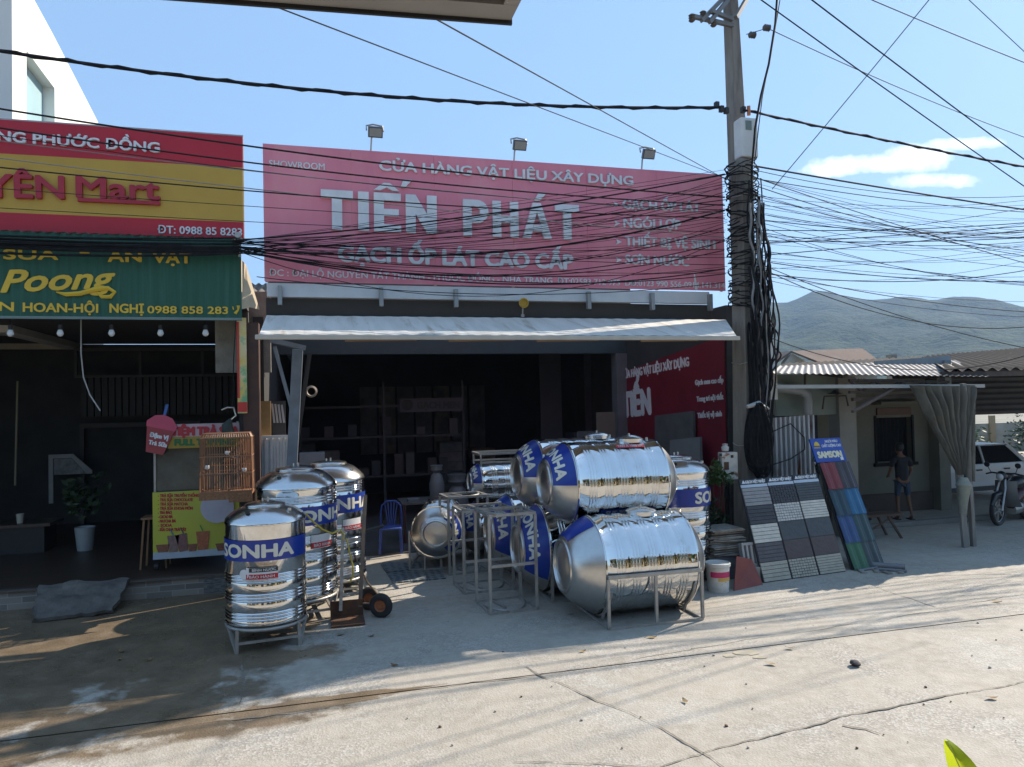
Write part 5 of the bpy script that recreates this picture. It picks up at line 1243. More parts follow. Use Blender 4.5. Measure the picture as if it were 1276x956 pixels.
for k in range(9): x = w0.x+(w1.x-w0.x)*(k+.5)/9; g.bar((x, 13.70, w1.z), (x, 13.70, w0.z), .014)
g.box(w0.x-.05, w0.x, 13.57, 13.62, w1.z-.05, w0.z+.05); g.box(w1.x, w1.x+.05, 13.57, 13.62, w1.z-.05, w0.z+.05); g.box(w0.x-.1, w1.x+.1, 13.53, 13.62, w1.z-.09, w1.z-.02)
g.build('window_bars', mat('dull window frame', (.03, .03, .028), .8, spec=.1), hw, True)
vz = at(1112, 514, 13.58)
g = MB(); g.box(w0.x+.02, w1.x-.02, 13.56, 13.6, w0.z+.06, w0.z+.22); g.build('vent_strip', mat('reddish vent bricks', (.16, .095, .07), .8), hw, True)
g = MB(); g.box(w0.x-.1, w1.x+.1, 13.3, 13.62, w0.z+.30, w0.z+.36); g.build('canopy', HWM, hw, True)
g = MB(); g.box(xl-2, xr, 13.52, 13.6, 0, .42); g.build('plinth', mat('dirty brown base', (.10, .075, .06), .85), hw, True)
g = MB(); g.box(xr-.30, xr, 13.3, 13.598, 0, 3.0); g.build('corner_pier', HWM, hw, True)
g = MB(); g.box(xr+.02, xr+.2, 14.4, 20, 0, 2.9); g.build('return_wall', mat('pale green white plaster', (.42, .44, .40), .8), hw, True)
# the long dark shed behind
ds = thing('long_shed', 'long dark tin roofed shed behind the lean-to, sheltering the white car', 'shed', (16, 14, 0))
d0, d1 = at(968, 458, 13.2), at(1440, 452, 11.6); e0, e1 = at(1000, 452, 17.5), at(1440, 427, 15.5)
roof(ds, (d0.x, 13.2, d0.z), (d1.x, 11.9, d1.z), tuple(at(985, 453, 18)), tuple(at(1440, 430, 18)), 60, .03, TIN_D)
fB0, fB1, bB0, bB1 = at(1176, 462, 10.3), at(1500, 452, 10.3), at(1150, 444, 17), at(1500, 424, 17)
roof(ds, fB0, (fB1.x+6, 10.3, fB1.z), bB0, (fB1.x+8, 17, bB1.z), 46, .03, TIN_D)
g = MB(); g.bar((fB0.x, 10.36, fB0.z-.07), (fB1.x+6, 10.36, fB1.z-.07), .05, .1); g.build('front_rail', TRUSS, ds, True)
for xx in (16.2, 19.5):
    g = MB(); g.bar((xx, 10.4, 0), (xx, 10.4, fB0.z-.1), .12); g.build('post', FRAME, ds, True)
g = MB(); g.bar((xr-1, 13.0, 3.22), (d1.x, 11.85, 3.25), .05, .12); g.build('eave_beam', mat('grey eave beam', (.27, .28, .28), .6), ds, True)
g = MB(); g.bar(at(1090, 455, 12.6), at(1184, 448, 12.3), .05, .16); g.build('gutter_box', mat('pale grey gutter', (.33, .35, .355), .55), ds, True)
g = MB(); q = at(1178, 455, 12.3); g.bar((q.x, 12.32, 2.2), (q.x, 12.32, q.z+.1), .16); g.build('hanging_post', mat('blue grey box post', (.22, .25, .27), .6), ds, True)
g = MB(); a, b = at(1195, 462, 13.4), at(1470, 520, 13.4)
g.grid(lambda u, v: Vector((a.x+(b.x-a.x)*u, 15.4-.0*u+.02*math.cos(v*2*PI*9), 2.05+1.35*v)), 2, 72); g.build('hanging_cladding', mat('dark cladding', (.05, .05, .055), .7, 0, (.035, .035, .04), 3), ds, True, smooth=60)
for x in (17.6, 20.4):
    g = MB(); g.bar((x, 19, 0), (x, 19, 3.9), .22); g.build('post', mat('beige post', (.26, .235, .19), .8), ds, True)
# gable house far behind
gh = thing('gable_house', 'far house with a tiled gable roof peeping over the sheds', 'house', (34, 42, 0))
ga, gb, gc = at(978, 452, 40), at(987, 437.5, 40), at(1001, 451, 40)
g = MB(); g.prism([(ga.x, 0), (gc.x+.3, 0), (gc.x+.3, ga.z), (gb.x, gb.z-.15), (ga.x, ga.z)], .4, TR(0, 40.4, 0) @ FRONT); g.build('gable_wall', mat('cream plaster', (.50, .47, .40), .8), gh, True)
TILE = mat('weathered red roof tiles', (.15, .085, .06), .85, 0, (.11, .07, .055), 2, c3=(.15, .12, .10), c3scale=.8, c3range=(.5, .7))
ra = at(1072, 440, 40); g = MB(); g._add([(gb.x-.2, 39.8, gb.z), (ra.x, 39.8, gb.z+.15), (ra.x, 37.0, gb.z-1.6), (gb.x-.2+1.9, 37.0, gb.z-1.6)], [(0, 1, 2, 3)]); g._add([(gb.x-.2, 39.8, gb.z), (gb.x-1.5, 40.0, ga.z-.1), (gb.x-1.5, 44, ga.z-.1), (gb.x-.2, 44, gb.z)], [(0, 1, 2, 3)]); g.thicken(.12); g.build('roof', TILE, gh, True)
g = MB(); g.box(gb.x+.6, ra.x, 38.6, 44, 0, gb.z-.9); g.build('side_wall', mat('cream plaster wall', (.48, .45, .38), .8), gh, True)
# ================================================================== small things and the far yard
def leaf_cloud(c, rad, n, size, seed, m, name, parent=None, world=False, flat=1.):
    r_ = random.Random(seed); g = MB(); c = Vector(c)
    lumps = [(Vector((r_.uniform(-.6, .6)*rad[0], r_.uniform(-.6, .6)*rad[1], r_.uniform(-.6, .6)*rad[2])), r_.uniform(.35, .6)) for _ in range(9)]
    for k in range(n):
        lc, lr = r_.choice(lumps); d = Vector((r_.gauss(0, 1), r_.gauss(0, 1), r_.gauss(0, 1))).normalized()*(r_.random()**.4)
        p = c + lc + Vector((d.x*rad[0]*lr, d.y*rad[1]*lr, d.z*rad[2]*lr))
        a = Vector((r_.gauss(0, 1), r_.gauss(0, 1), r_.gauss(0, .6))).normalized(); b = a.cross(Vector((r_.gauss(0, 1), r_.gauss(0, 1), r_.gauss(0, 1)))).normalized(); s_ = size*r_.uniform(.6, 1.3)
        g._add([p-a*s_, p+b*s_*.4, p+a*s_, p-b*s_*.4], [(0, 1, 2, 3)])
    return g.build(name, m, parent, world, fix=False)
LEAF = mat('mid green leaves', (.06, .115, .025), .5, 0, (.035, .075, .018), 3)
LEAF_D = mat('dark green leaves', (.03, .06, .018), .5, 0, (.02, .04, .014), 3)
LEAF_Y = mat('yellow green leaves', (.16, .20, .035), .5, 0, (.09, .14, .03), 3)
for (px, py, Y_, rad, n, m_, lab, base) in ((896, 590, 9.95, (.2, .18, .22), 420, LEAF, 'green leafy plant squeezed between the upright tank and the pole', 0), (884, 640, 10.05, (.28, .2, .30), 480, LEAF_D, 'dark bushy plant low beside the short pole', 0), (1026, 578, 10.35, (.16, .15, .22), 300, LEAF_D, 'dark plant showing between the sheet fence and the blue sign', 0)):
    c = at(px, py, Y_); t = thing('potted_plant', lab, 'plant', (c.x, c.y, 0))
    leaf_cloud((0, 0, c.z), rad, n, .045, int(px), m_, 'foliage', t)
    g = MB(); 
    for k in range(5): g.tube([(.02*k-.04, 0, .02), (.05*math.sin(k*2), .04*math.cos(k*3), c.z*.6), (.1*math.sin(k*2+1), .1*math.cos(k*3), c.z)], .008, 5)
    g.build('stem', mat('stem', (.06, .05, .03), .8), t)
    g = MB(); g.lathe([(.09, 0), (.13, .22), (.14, .22), (.12, .2), (0, .2)], 20); g.build('pot', mat('clay pot', (.18, .10, .07), .8), t, smooth=40)
# ---- bird cage
CW = mat('varnished cage wood', (.34, .17, .085), .5, 0, (.26, .12, .06), 8)
cg0, cg1 = at(251, 541, 10.75), at(317, 610, 10.75); cx, cy_ = (cg0.x+cg1.x)/2, 10.75; hw_ = (cg1.x-cg0.x)/2*.98; z0, z1 = cg1.z, cg0.z
cage = thing('bird_cage', 'wooden bird cage hanging from a hook in front of the drink cart', 'bird cage', (cx, cy_, z0)); zc = z1-z0
g = MB()
for k in range(22):
    u = -1+2*k/21
    for s_ in (-1, 1):
        g.tube([(u*hw_, s_*hw_*.8, .02), (u*hw_*.97, s_*hw_*.78, zc-.05), (u*hw_*.90, s_*hw_*.66, zc)], .0042, 4)
        if k % 2 == 0: g.tube([(s_*hw_, u*hw_*.8, .02), (s_*hw_*.97, u*hw_*.78, zc-.05), (s_*hw_*.90, u*hw_*.66, zc)], .0042, 4)
g.build('bars', CW, cage)
g = MB()
for z, k in ((.02, 1), (zc*.33, .99), (zc*.62, .98), (zc-.05, .97)):
    for s_ in (-1, 1): g.bar((-hw_*k, s_*hw_*.8*k, z), (hw_*k, s_*hw_*.8*k, z), .014); g.bar((s_*hw_*k, -hw_*.8*k, z), (s_*hw_*k, hw_*.8*k, z), .014)
g.build('rails', CW, cage)
g = MB(); g.box(-hw_*.9, hw_*.9, -hw_*.66, hw_*.66, zc-.004, zc+.012); 
g.build('top_panel', CW, cage, bevel=.01)
g = MB(); g.box(-hw_, hw_, -hw_*.8, hw_*.8, -.03, .012); g.build('tray', CW, cage)
g = MB(); g.box(-hw_*1.02, hw_*.2, -hw_*.83, -hw_*.80, -.09, -.0); g.box(hw_*.1, hw_*1.0, -hw_*.84, -hw_*.80, -.13, .0); 
g.lathe([(0, -.17), (.1, -.14), (hw_*.4, -.05), (hw_*.4, -.03)], 20, TR(hw_*.5, 0, 0)); g.build('carved_base', mat('carved wood', (.36, .17, .07), .6, 0, (.20, .09, .04), 40, bump=.5, bscale=40), cage)
g = MB(); g.tube([(-hw_*.8, 0, zc*.45), (hw_*.85, 0, zc*.45)], .009, 6); g.build('perch', CW, cage)
for (dx, dz) in ((-hw_*.72, zc*.45), (hw_*.7, zc*.38), (hw_*.05, zc*.68)):
    g = MB(); g.lathe([(.02, -.03), (.035, 0), (.033, .02), (.02, .01), (0, 0)], 14, TR(dx, -hw_*.7, dz)); g.build('feed_cup', WHITE, cage, smooth=60)
bd = at(288, 566, 10.75)
g = MB(); g.tube([(-.06, -.02, zc*.45+.05), (0, -.02, zc*.45+.08), (.06, -.02, zc*.45+.10), (.10, -.02, zc*.45+.09)], [.012, .04, .032, .008], 10); bird = g.build('bird', mat('brown feathers', (.16, .10, .06), .8), None, smooth=60)
bird.location = (cx, cy_, z0); tagp(bird, 'small brown bird sitting on the perch inside the wooden cage', 'bird')
g = MB(); hk = [at(x, y, 10.75) for x, y in ((285, 534), (286, 524), (294, 518), (291, 508), (283, 508), (276, 511))]; g.tube([p-Vector((cx, cy_, z0)) for p in hk], .012, 6); g.build('hook', mat('bright hook', (.6, .58, .52), .35, .7), cage, smooth=60)
g = MB(); g.tube([at(x, y, 10.76)-Vector((cx, cy_, z0)) for x, y in ((285, 541), (283, 530), (288, 522))], [.09, .07, .02], 8); g.build('dark_cloth', mat('dark green cloth', (.03, .045, .04), .8), cage, smooth=60)
g = MB(); g.tube([at(294, 396, 10.86), at(291, 450, 10.8), at(290, 508, 10.75)], .006, 4); tagp(g.build('suspension_wire', CABLE, None), 'cord hanging from the green board down to the bird cage hook', 'cord')
g = MB(); g.tube([at(x, y, 11.3) for x, y in ((101, 398), (101, 440), (104, 470), (112, 492), (125, 512))], .009, 5); tagp(g.build('dangling_cord', mat('pale cord', (.45, .44, .42), .6), None, smooth=60), 'pale cord dangling under the green board beside the middle bulb', 'cord')
# ---- drink cart with printed front
cart = thing('drink_cart', 'milk tea cart with a yellow printed menu front and a round white disc', 'cart', (-1.9, 12.1, .27))
c0, c1 = at(190, 614, 11.7), at(299, 690, 11.7); CY = 11.7
g = MB(); g.box(c0.x, c1.x, CY, CY+.02, c1.z, c0.z); g.build('menu_front', mat('yellow print', (.52, .50, .05), .5, 0, (.46, .46, .07), 2), cart, True)
g = MB(); g.box(c0.x, c1.x, CY-.004, CY-.001, c1.z, c1.z+.10); g.build('pale_foot', mat('pale blue print', (.45, .52, .58), .5), cart, True)
g = MB(); g.box(c0.x, c1.x, CY+.021, CY+.6, c1.z, c0.z-.02); g.build('body', mat('grey cart body', (.2, .2, .2), .6), cart, True)
lines = ('- TRÀ SỮA TRUYỀN THỐNG', '- TRÀ SỮA CHOCOLATE', '- TRÀ SỮA MATCHA', '- TRÀ SỮA KHOAI MÔN', '- TRÀ ĐÀO', '- CACAO ĐÁ', '- MATCHA ĐÁ', '- SODA', '- SỮA CHUA TRÁI CÂY')
ends = (248, 240, 234, 240, 214, 215, 219, 214, 232)
MR = mat('red menu print', (.48, .03, .04), .5)
for k, (s_, e_) in enumerate(zip(lines, ends)):
    y_ = 619.5+k*5.3; front_text(s_, (197, y_), (e_, y_-.3), 3.6, CY-.001, MR, cart, .004, .003)
pd = at(271, 632, CY-.006); g = MB(); g.lathe([(.235, 0), (.235, .02), (0, .02)], 48, TR(pd.x, CY-.002, pd.z) @ RX(R(90))); g.build('round_disc', mat('pale lilac disc', (.55, .53, .60), .5), cart, True, smooth=40)
def cup(px, py, w_, h_, c_, tilt=0, straw=None):
    p = at(px, py, CY-.01); s_ = 1/ (900/12.2)
    g = MB(); g.prism([(-w_*.35*s_, 0), (w_*.35*s_, 0), (w_*.5*s_, h_*s_), (-w_*.5*s_, h_*s_)], .006, TR(p.x, CY-.005, p.z) @ RY(tilt) @ FRONT); o = g.build('printed_cup', mat('printed drink', c_, .5, 0, tuple(x*.6 for x in c_), 30), cart, True)
    if straw:
        g = MB(); g.bar((p.x, CY-.009, p.z+h_*s_), (p.x-.04, CY-.009, p.z+(h_+7)*s_), .012); g.build('printed_straw', mat('printed straw', straw, .5), cart, True)
cup(216, 688, 12, 18, (.32, .20, .17), 0, (.02, .25, .4)); cup(229, 687, 12, 19, (.28, .13, .12), -.15, (.1, .1, .1)); cup(253, 685, 14, 20, (.50, .16, .07), 0, (.05, .3, .1))
for (px, py, w_) in ((203, 688, 14), (240, 687, 10), (278, 686, 16)): cup(px, py, w_, 8, (.30, .12, .07))
g = MB()
for px in (195, 297):
    q = at(px, 694, CY+.1); g.lathe([(0, -.03), (.05, -.03), (.05, .03), (0, .03)], 12, TR(q.x, CY+.1, .335) @ RY(R(90)))
g.build('castors', BLACK, cart, True)
# glass upper part and sign boards
u0, u1 = at(193, 557, CY+.1), at(297, 613, CY+.1)
g = MB(); g.box(u0.x, u1.x, CY+.10, CY+.12, u1.z+.02, u0.z+.3); g.build('glass_pane', mat('dim glass pane', (.09, .10, .085), .2, 0, (.05, .055, .05), 4), cart, True)
g = MB()
for x in (u0.x, u1.x): g.bar((x, CY+.09, u1.z), (x, CY+.09, u0.z+.35), .03)
g.build('glass_frame', FRAME, cart, True)
s0, s1 = at(209, 545, CY), at(300, 556, CY)
g = MB(); g.box(s0.x, s1.x, CY-.01, CY+.01, s1.z, s0.z); tb_ = g.build('topping_board', mat('ochre strip', (.40, .26, .03), .5), cart, True)
front_text('FULL TOPPING', (218, 555), (292, 554), 7.5, CY-.012, mat('dark green print', (.02, .16, .05), .5), cart, .010, .008)
s0, s1 = at(211, 529, CY), at(300, 545, CY)
g = MB(); g.box(s0.x, s1.x, CY-.005, CY+.01, s1.z+.003, s0.z); g.build('name_board', mat('pink white board', (.55, .40, .42), .5), cart, True)
front_text('TIỆM TRÀ SỮA', (214, 542.5), (297, 541.5), 10, CY-.006, MR, cart, .014, .014)
q = at(199, 541, CY-.02)
CM = TR(q.x, CY-.015, q.z) @ RY(R(14)) @ FRONT
g = MB(); g.prism([(-.12, -.29), (.12, -.29), (.19, .08), (-.19, .08)], .03, CM); g.build('cup_sign', mat('dark red cup print', (.36, .05, .055), .5), cart, True)
g = MB(); g.prism([(-.20, .08), (.20, .08), (.21, .16), (.12, .26), (0, .29), (-.12, .26), (-.21, .16)], .032, CM); g.build('cup_dome', mat('pink cup lid print', (.60, .08, .14), .5), cart, True)
g = MB(); g.prism([(-.02, .28), (.02, .28), (.02, .45), (-.02, .45)], .02, CM); g.build('cup_straw', mat('yellow blue straw', (.05, .14, .4), .5), cart, True)
lettering('Đậm Vị', .25, .06, WHITE_LET, cart, CM @ TR(-.12, -.06, .032), .006, .004, 0, 'lettering', None, True)
lettering('Trà Sữa', .25, .06, WHITE_LET, cart, CM @ TR(-.11, -.17, .032), .006, .004, 0, 'lettering', None, True)
# stool, bar and dim things inside the café
st = thing('stool', 'wooden stool standing at the end of the drink cart', 'stool', tuple(at(183, 640, 12.0)))
WD = mat('light brown wood', (.26, .13, .06), .6, 0, (.2, .1, .045), 6)
b0 = at(175, 700, 12.0)
g = MB(); t0 = at(178, 646, 12.0); g.box(t0.x-.02, t0.x+.34, 11.95, 12.3, t0.z-.02, t0.z+.01); g.build('seat', WD, st, True)
for (dx, dy) in ((0, 0), (.34, 0), (.02, .3), (.34, .3)):
    g = MB(); g.bar((t0.x+dx*.8+.02, 11.98+dy*.9, t0.z-.02), (t0.x+dx*1.05-.03, 11.96+dy, .27), .028); g.build('leg', WD, st, True)
bar_ = thing('bar_counter', 'dark wooden bar counter inside the milk tea shop', 'counter', tuple(at(20, 690, 14)))
g = MB(); b0 = at(-60, 658, 14); b1 = at(62, 652, 14); g.box(b0.x, b1.x, 14, 14.7, b1.z-.05, b1.z); g.build('top', mat('dark counter top', (.075, .055, .045), .35), bar_, True)
g = MB(); g.box(b0.x, b1.x-.1, 14.05, 14.65, .27, b1.z-.051); g.build('front', mat('dark counter front', (.03, .027, .026), .6), bar_, True)
q = at(25, 652, 14.2); g = MB(); g.lathe([(.045, 0), (.06, .16), (.055, .16), (.04, .01), (0, .01)], 16, TR(q.x, 14.2, b1.z+.002)); tagp(g.build('paper_cup', mat('beige cup', (.5, .47, .38), .6), None, smooth=40), 'pale paper cup standing on the dark bar counter', 'cup')
q = at(106, 676, 14); t = thing('plant_pot', 'white pot with a dark plant beside the bar counter', 'plant', (q.x, 14, .27))
g = MB(); g.lathe([(.12, 0), (.16, .40), (.15, .40), (.12, .36), (0, .36)], 20); g.build('pot', mat('off white pot', (.35, .36, .36), .6), t, smooth=40)
leaf_cloud((0, 0, 1.0), (.35, .3, .45), 260, .08, 77, LEAF_D, 'foliage', t)
q = at(85, 590, 16.9); t = thing('picture_frame', 'white framed picture hanging at the back of the milk tea shop', 'picture', (q.x, 16.9, q.z))
g = MB(); g.prism([(-.35, .4), (.1, .4), (.45, .05), (.45, -.02), (.35, -.02), (.07, .32), (-.27, .32), (-.27, -.6), (-.35, -.6)], .03, FRONT); g.build('frame', mat('pale frame', (.38, .38, .36), .6), t)
g = MB(); g.prism([(-.26, .31), (.06, .31), (.34, -.02), (-.26, -.02)], .01, TR(0, -.002, 0) @ FRONT); g.build('print', mat('grey print', (.15, .16, .15), .6, 0, (.3, .3, .3), 8), t)
g = MB(); g.bar(at(22, 475, 15.5), at(19, 605, 15.5), .03); tagp(g.build('wall_pipe', mat('dull brass pipe', (.25, .22, .12), .5), None), 'slim pale pipe on the wall at the back of the milk tea shop', 'pipe')
q = at(76, 480, 15); 
# sloping slab over the step
rm = thing('ramp_slab', 'cracked grey concrete slab laid as a ramp over the tiled step', 'ramp', (-3, 11, 0))
P = [Vector((-3.52, 10.42, .02)), Vector((-2.62, 10.55, .02)), Vector((-2.58, 11.22, .275)), Vector((-3.70, 11.22, .275))]
g = MB(); g.grid(lambda u, v: P[0].lerp(P[1], u).lerp(P[3].lerp(P[2], u), v)+Vector((.05*mnoise.noise(Vector((u*5, v*5, 7))), .06*mnoise.noise(Vector((u*6, v*4, 3))), .035*mnoise.noise(Vector((u*4, v*4, 1)))+.01*mnoise.noise(Vector((u*13, v*13, 1))))), 26, 18); g.thicken(.05); g.build('slab', mat('rough dark concrete', (.17, .155, .135), .85, 0, (.10, .09, .08), 4, bump=.6, bscale=14), rm, True)
# white corrugated gate piece, plank, pale strips beside the shop column
gt = thing('folding_gate', 'white ribbed metal gate panel beside the slanted steel column', 'gate', (-.7, 11.5, 0))
a, b = at(317, 545, 11.5), at(363, 547, 11.5)
g = MB(); g.grid(lambda u, v: Vector((a.x+(b.x-a.x)*u, 11.5+.018*(1 if math.sin(u*2*PI*6) > 0 else -1)*min(1, abs(math.sin(u*2*PI*6))*4), .0+a.z*v)), 96, 1); g.build('panel', WHITE, gt, True, smooth=40)
g = MB(); g.bar((a.x, 11.47, a.z), (b.x, 11.47, a.z), .04); g.bar(at(332, 548, 11.46), (at(332, 548, 11.46).x, 11.46, 0), .045); g.build('frame', WHITE, gt, True)
a, b = at(325, 500, 11.62), at(338, 560, 11.62); g = MB(); g.box(a.x, b.x, 11.6, 11.64, 1.3, a.z); tagp(g.build('wooden_board', mat('stained plywood', (.46, .29, .12), .7, 0, (.36, .20, .07), 5), None), 'stained plywood board standing behind the white gate panel', 'board')
pq = at(345, 502, 11.7)
for k in range(4):
    g = MB(); g.bar(at(339+k*4, 503+k*.5, 11.72), at(342+k*4, 527, 11.72), .03, .012); tagp(g.build('tile_strip', mat('pale tile edge', (.5, .5, .52), .5), None), 'narrow pale tile strip in the row beside the plywood board', 'tile strip', 'tile strips beside the plywood board')
g = MB(); a_, b_ = at(338, 500, 11.75), at(356, 545, 11.75); g.box(a_.x, b_.x, 11.74, 11.78, 0, a_.z); tagp(g.build('dark_panel', mat('dark display panel', (.05, .05, .055), .6), None), 'dark display panel behind the pale tile strips', 'panel')
# ---- inside the shop
CHB = mat('blue plastic', (.07, .11, .36), .4, 0, (.06, .095, .31), 4)
ch = thing('plastic_chair', 'blue plastic armless chair with a slotted back in the shop entrance', 'chair', (1.22, 13.1, .03), R(-8))
g = MB(); g.box(-.19, .19, -.19, .19, .42, .45); g.build('seat', CHB, ch, bevel=.012)
g = MB(); out = [(-.185, .17, .43), (-.19, .20, .62), (-.165, .235, .80), (-.08, .25, .875), (.08, .25, .875), (.165, .235, .80), (.19, .20, .62), (.185, .17, .43)]
g.tube(out, .020, 6)
for k in range(5):
    x = -.09+.045*k; g.tube([(x*.55, .18, .44), (x*.9, .215, .64), (x*1.3, .245, .865)], .012, 5)
g.build('backrest', CHB, ch, smooth=60)
for (x, y) in ((-.17, -.17), (.17, -.17), (-.17, .17), (.17, .17)):
    g = MB(); g.bar((x*1.12, y*1.12, 0), (x, y, .425), .045, .035); g.build('leg', CHB, ch)
rr_k = random.Random(77)
DIM = mat('dim grey', (.035, .035, .037), .6, 0, (.026, .026, .028), 3)
tb = thing('work_table', 'small cluttered table deep inside the shop behind the blue chair', 'table', (2.0, 14.2, .03))
g = MB(); g.box(-.5, .6, -.4, .4, .72, .76); g.build('tabletop', mat('dim table top', (.14, .13, .12), .5), tb)
for (x, y) in ((-.45, -.35), (.55, -.35), (-.45, .35), (.55, .35)):
    g = MB(); g.bar((x, y, 0), (x, y, .72), .05); g.build('leg', mat('dark red leg', (.09, .03, .03), .5), tb)
VZ = mat('dim ceramic', (.20, .20, .20), .4)
def vase(x, y, s_, lab):
    g = MB(); g.lathe([(.10*s_, 0), (.15*s_, .02), (.17*s_, .3*s_), (.12*s_, .5*s_), (.07*s_, .56*s_), (.13*s_, .62*s_), (.12*s_, .66*s_), (.14*s_, .72*s_), (0, .72*s_)], 24)
    o = g.build('basin_pedestal', VZ, None, smooth=50); o.location = (x, y, .79 if y < 14.6 else .03); tagp(o, lab, 'basin')
vase(2.25, 14.3, .9, 'dim white pedestal standing on the cluttered table'); 
vase(2.9, 15.6, 1.5, 'dim white pedestal standing on the floor deep in the shop')
for k, (x, y, z, w_, d_, h_, c_, lab, cat) in enumerate(((1.75, 14.1, .765, .22, .2, .07, (.2, .2, .21), 'flat grey box lying on the cluttered table', 'box'), (2.45, 14.1, .765, .2, .16, .1, (.1, .14, .2), 'small bluish box lying on the cluttered table', 'box'))):
    g = MB(); g.box(-w_/2, w_/2, -d_/2, d_/2, 0, h_); o = g.build('box', mat('dim box', c_, .6), None, bevel=.006); o.location = (x, y, z); tagp(o, lab, cat)
for k in range(26):
    wall_side = k % 3; x = (6.45-rr_k.random()*.4) if wall_side == 0 else (rr_k.uniform(2.6, 6.0) if wall_side == 1 else rr_k.uniform(-.5, .4)); y = rr_k.uniform(15.8, 19) if wall_side == 0 else (rr_k.uniform(17.6, 20) if wall_side == 1 else rr_k.uniform(15.5, 18)); hh_ = rr_k.uniform(.4, 1.9); ww_ = rr_k.uniform(.3, .7)
    c_ = rr_k.choice(((.10, .09, .075), (.13, .105, .075), (.075, .08, .09), (.14, .135, .13), (.06, .065, .075)))
    g = MB(); n_ = max(1, int(hh_/.22))
    for q in range(n_): g.box(x-ww_/2+rr_k.uniform(-.02, .02), x+ww_/2, y-.3, y+.3, .03+q*hh_/n_, .03+(q+1)*hh_/n_-.012)
    tagp(g.build('tile_cartons', mat('tile carton', c_, .75, 0, tuple(v*.6 for v in c_), 5), None), 'dim stack of tile cartons standing in the depth of the shop', 'cartons', 'tile cartons deep in the shop')
for k in range(7):
    g = MB(); g.box(1.2+.55*k, 1.68+.55*k, 21.85, 21.95, 1.2, 3.2); tagp(g.build('tile_sample', mat('sample panel', ((.12, .12, .13), (.18, .15, .12), (.08, .09, .10))[k % 3], .5, 0, (.06, .06, .06), 3), None), 'tall tile sample panel hung on the back wall of the shop', 'panel', 'sample panels on the back wall')
wbx = thing('filing_cabinet', 'pale grey cabinet standing deep inside behind the rear upright tank', 'cabinet', (.05, 14.4, .03))
a, b = at(373, 565, 14.4), at(405, 592, 14.4)
g = MB(); g.box(a.x, b.x, 14.2, 14.7, .03, a.z); g.build('body', mat('pale grey cabinet', (.34, .36, .37), .5), wbx, True, bevel=.01)
sh = thing('shelf_rack', 'dim long shelf rack along the back of the shop', 'shelf', (1, 17, 0))
g = MB()
for z in (1.0, 1.9, 2.6): g.box(-.4, 3.3, 16.8, 17.2, z, z+.05)
g.build('shelf', DIM, sh, True)
g = MB()
for x in (-.4, 1.45, 3.3): g.bar((x, 16.8, .03), (x, 16.8, 3.2), .06)
g.build('upright', DIM, sh, True)
rr2 = random.Random(12)
for k in range(14):
    x = -.3+k*.26; z = rr2.choice((1.05, 1.95)); h_ = rr2.uniform(.15, .5); c_ = rr2.choice(((.035, .032, .03), (.055, .043, .036), (.03, .033, .04), (.07, .066, .06)))
    g = MB(); g.box(x-.1, x+.1, 16.85, 17.1, z, z+h_); tagp(g.build('carton', mat('dim carton', c_, .7), None, bevel=.006), 'dim carton standing on the long shelf rack at the back', 'carton', 'cartons on the shelf rack')
a, b = at(498, 497, 16.7), at(577, 512, 16.7)
sgn2 = thing('wall_sign', 'dim framed lettering high on the back shelf rack of the shop', 'sign', tuple(a))
g = MB(); g.box(a.x, b.x, 16.70, 16.73, b.z, a.z); g.build('board', mat('dark sign board', (.06, .06, .07), .5), sgn2, True)
g = MB(); q0, q1 = at(501, 499, 16.69), at(514, 510, 16.69); g.lathe([(.11, 0), (.13, .01), (.13, .02), (.11, .02), (.10, .01)], 20, TR((q0.x+q1.x)/2, 16.69, (q0.z+q1.z)/2) @ RX(R(90))); g.build('ring_mark', DIM, sgn2, True)
front_text('GẠCH MEN', (520, 509), (572, 508.5), 8, 16.698, DIM, sgn2, .012, .01)
for k, (px0, py0, px1, py1, lab) in enumerate(((672, 440, 700, 500, 'tall dim panel standing at the left of the back doorway'), (728, 440, 760, 545, 'tall dim panel standing near the right jamb'))):
    a, b = at(px0, py0, 17.5), at(px1, py1, 17.5); g = MB(); g.box(a.x, b.x, 17.5, 17.55, .03, a.z); tagp(g.build('display_panel', mat('dim bluish panel', (.075, .085, .10), .6), None), lab, 'panel')
lt = at(388, 488, 12.5)
g = MB(); g.lathe([(.07, -.02), (.10, 0), (.07, .02), (.06, 0)], 20, TR(lt.x, 12.5, lt.z) @ RX(R(90)), loop=True); tagp(g.build('wall_clamp', mat('pale ring', (.4, .35, .28), .5), None, smooth=40), 'small pale ring hanging at the top of the slanted door track', 'ring')
# patterned tile samples laid on the ground by the entrance
PATM = bpy.data.materials.new('patterned floor tiles'); PATM.use_nodes = True
def pat():
    n = PATM.node_tree.nodes; l = PATM.node_tree.links; b = n['Principled BSDF']; tc = n.new('ShaderNodeTexCoord')
    v = n.new('ShaderNodeTexVoronoi'); v.inputs['Scale'].default_value = 9; v.inputs['Randomness'].default_value = .25; l.new(tc.outputs['Object'], v.inputs['Vector'])
    r = n.new('ShaderNodeValToRGB'); r.color_ramp.elements[0].color = (.06, .08, .09, 1); r.color_ramp.elements[1].color = (.26, .28, .28, 1); r.color_ramp.elements[0].position = .25; r.color_ramp.elements[1].position = .45
    l.new(v.outputs['Distance'], r.inputs[0]); l.new(r.outputs[0], b.inputs['Base Color']); b.inputs['Roughness'].default_value = .35
pat()
mt_ = thing('tile_mat', 'patterned blue grey tiles laid on the ground at the shop entrance', 'tiles', tuple(ground(510, 712)))
c = [ground(*q) for q in ((490, 728), (556, 722), (543, 699), (474, 704))]
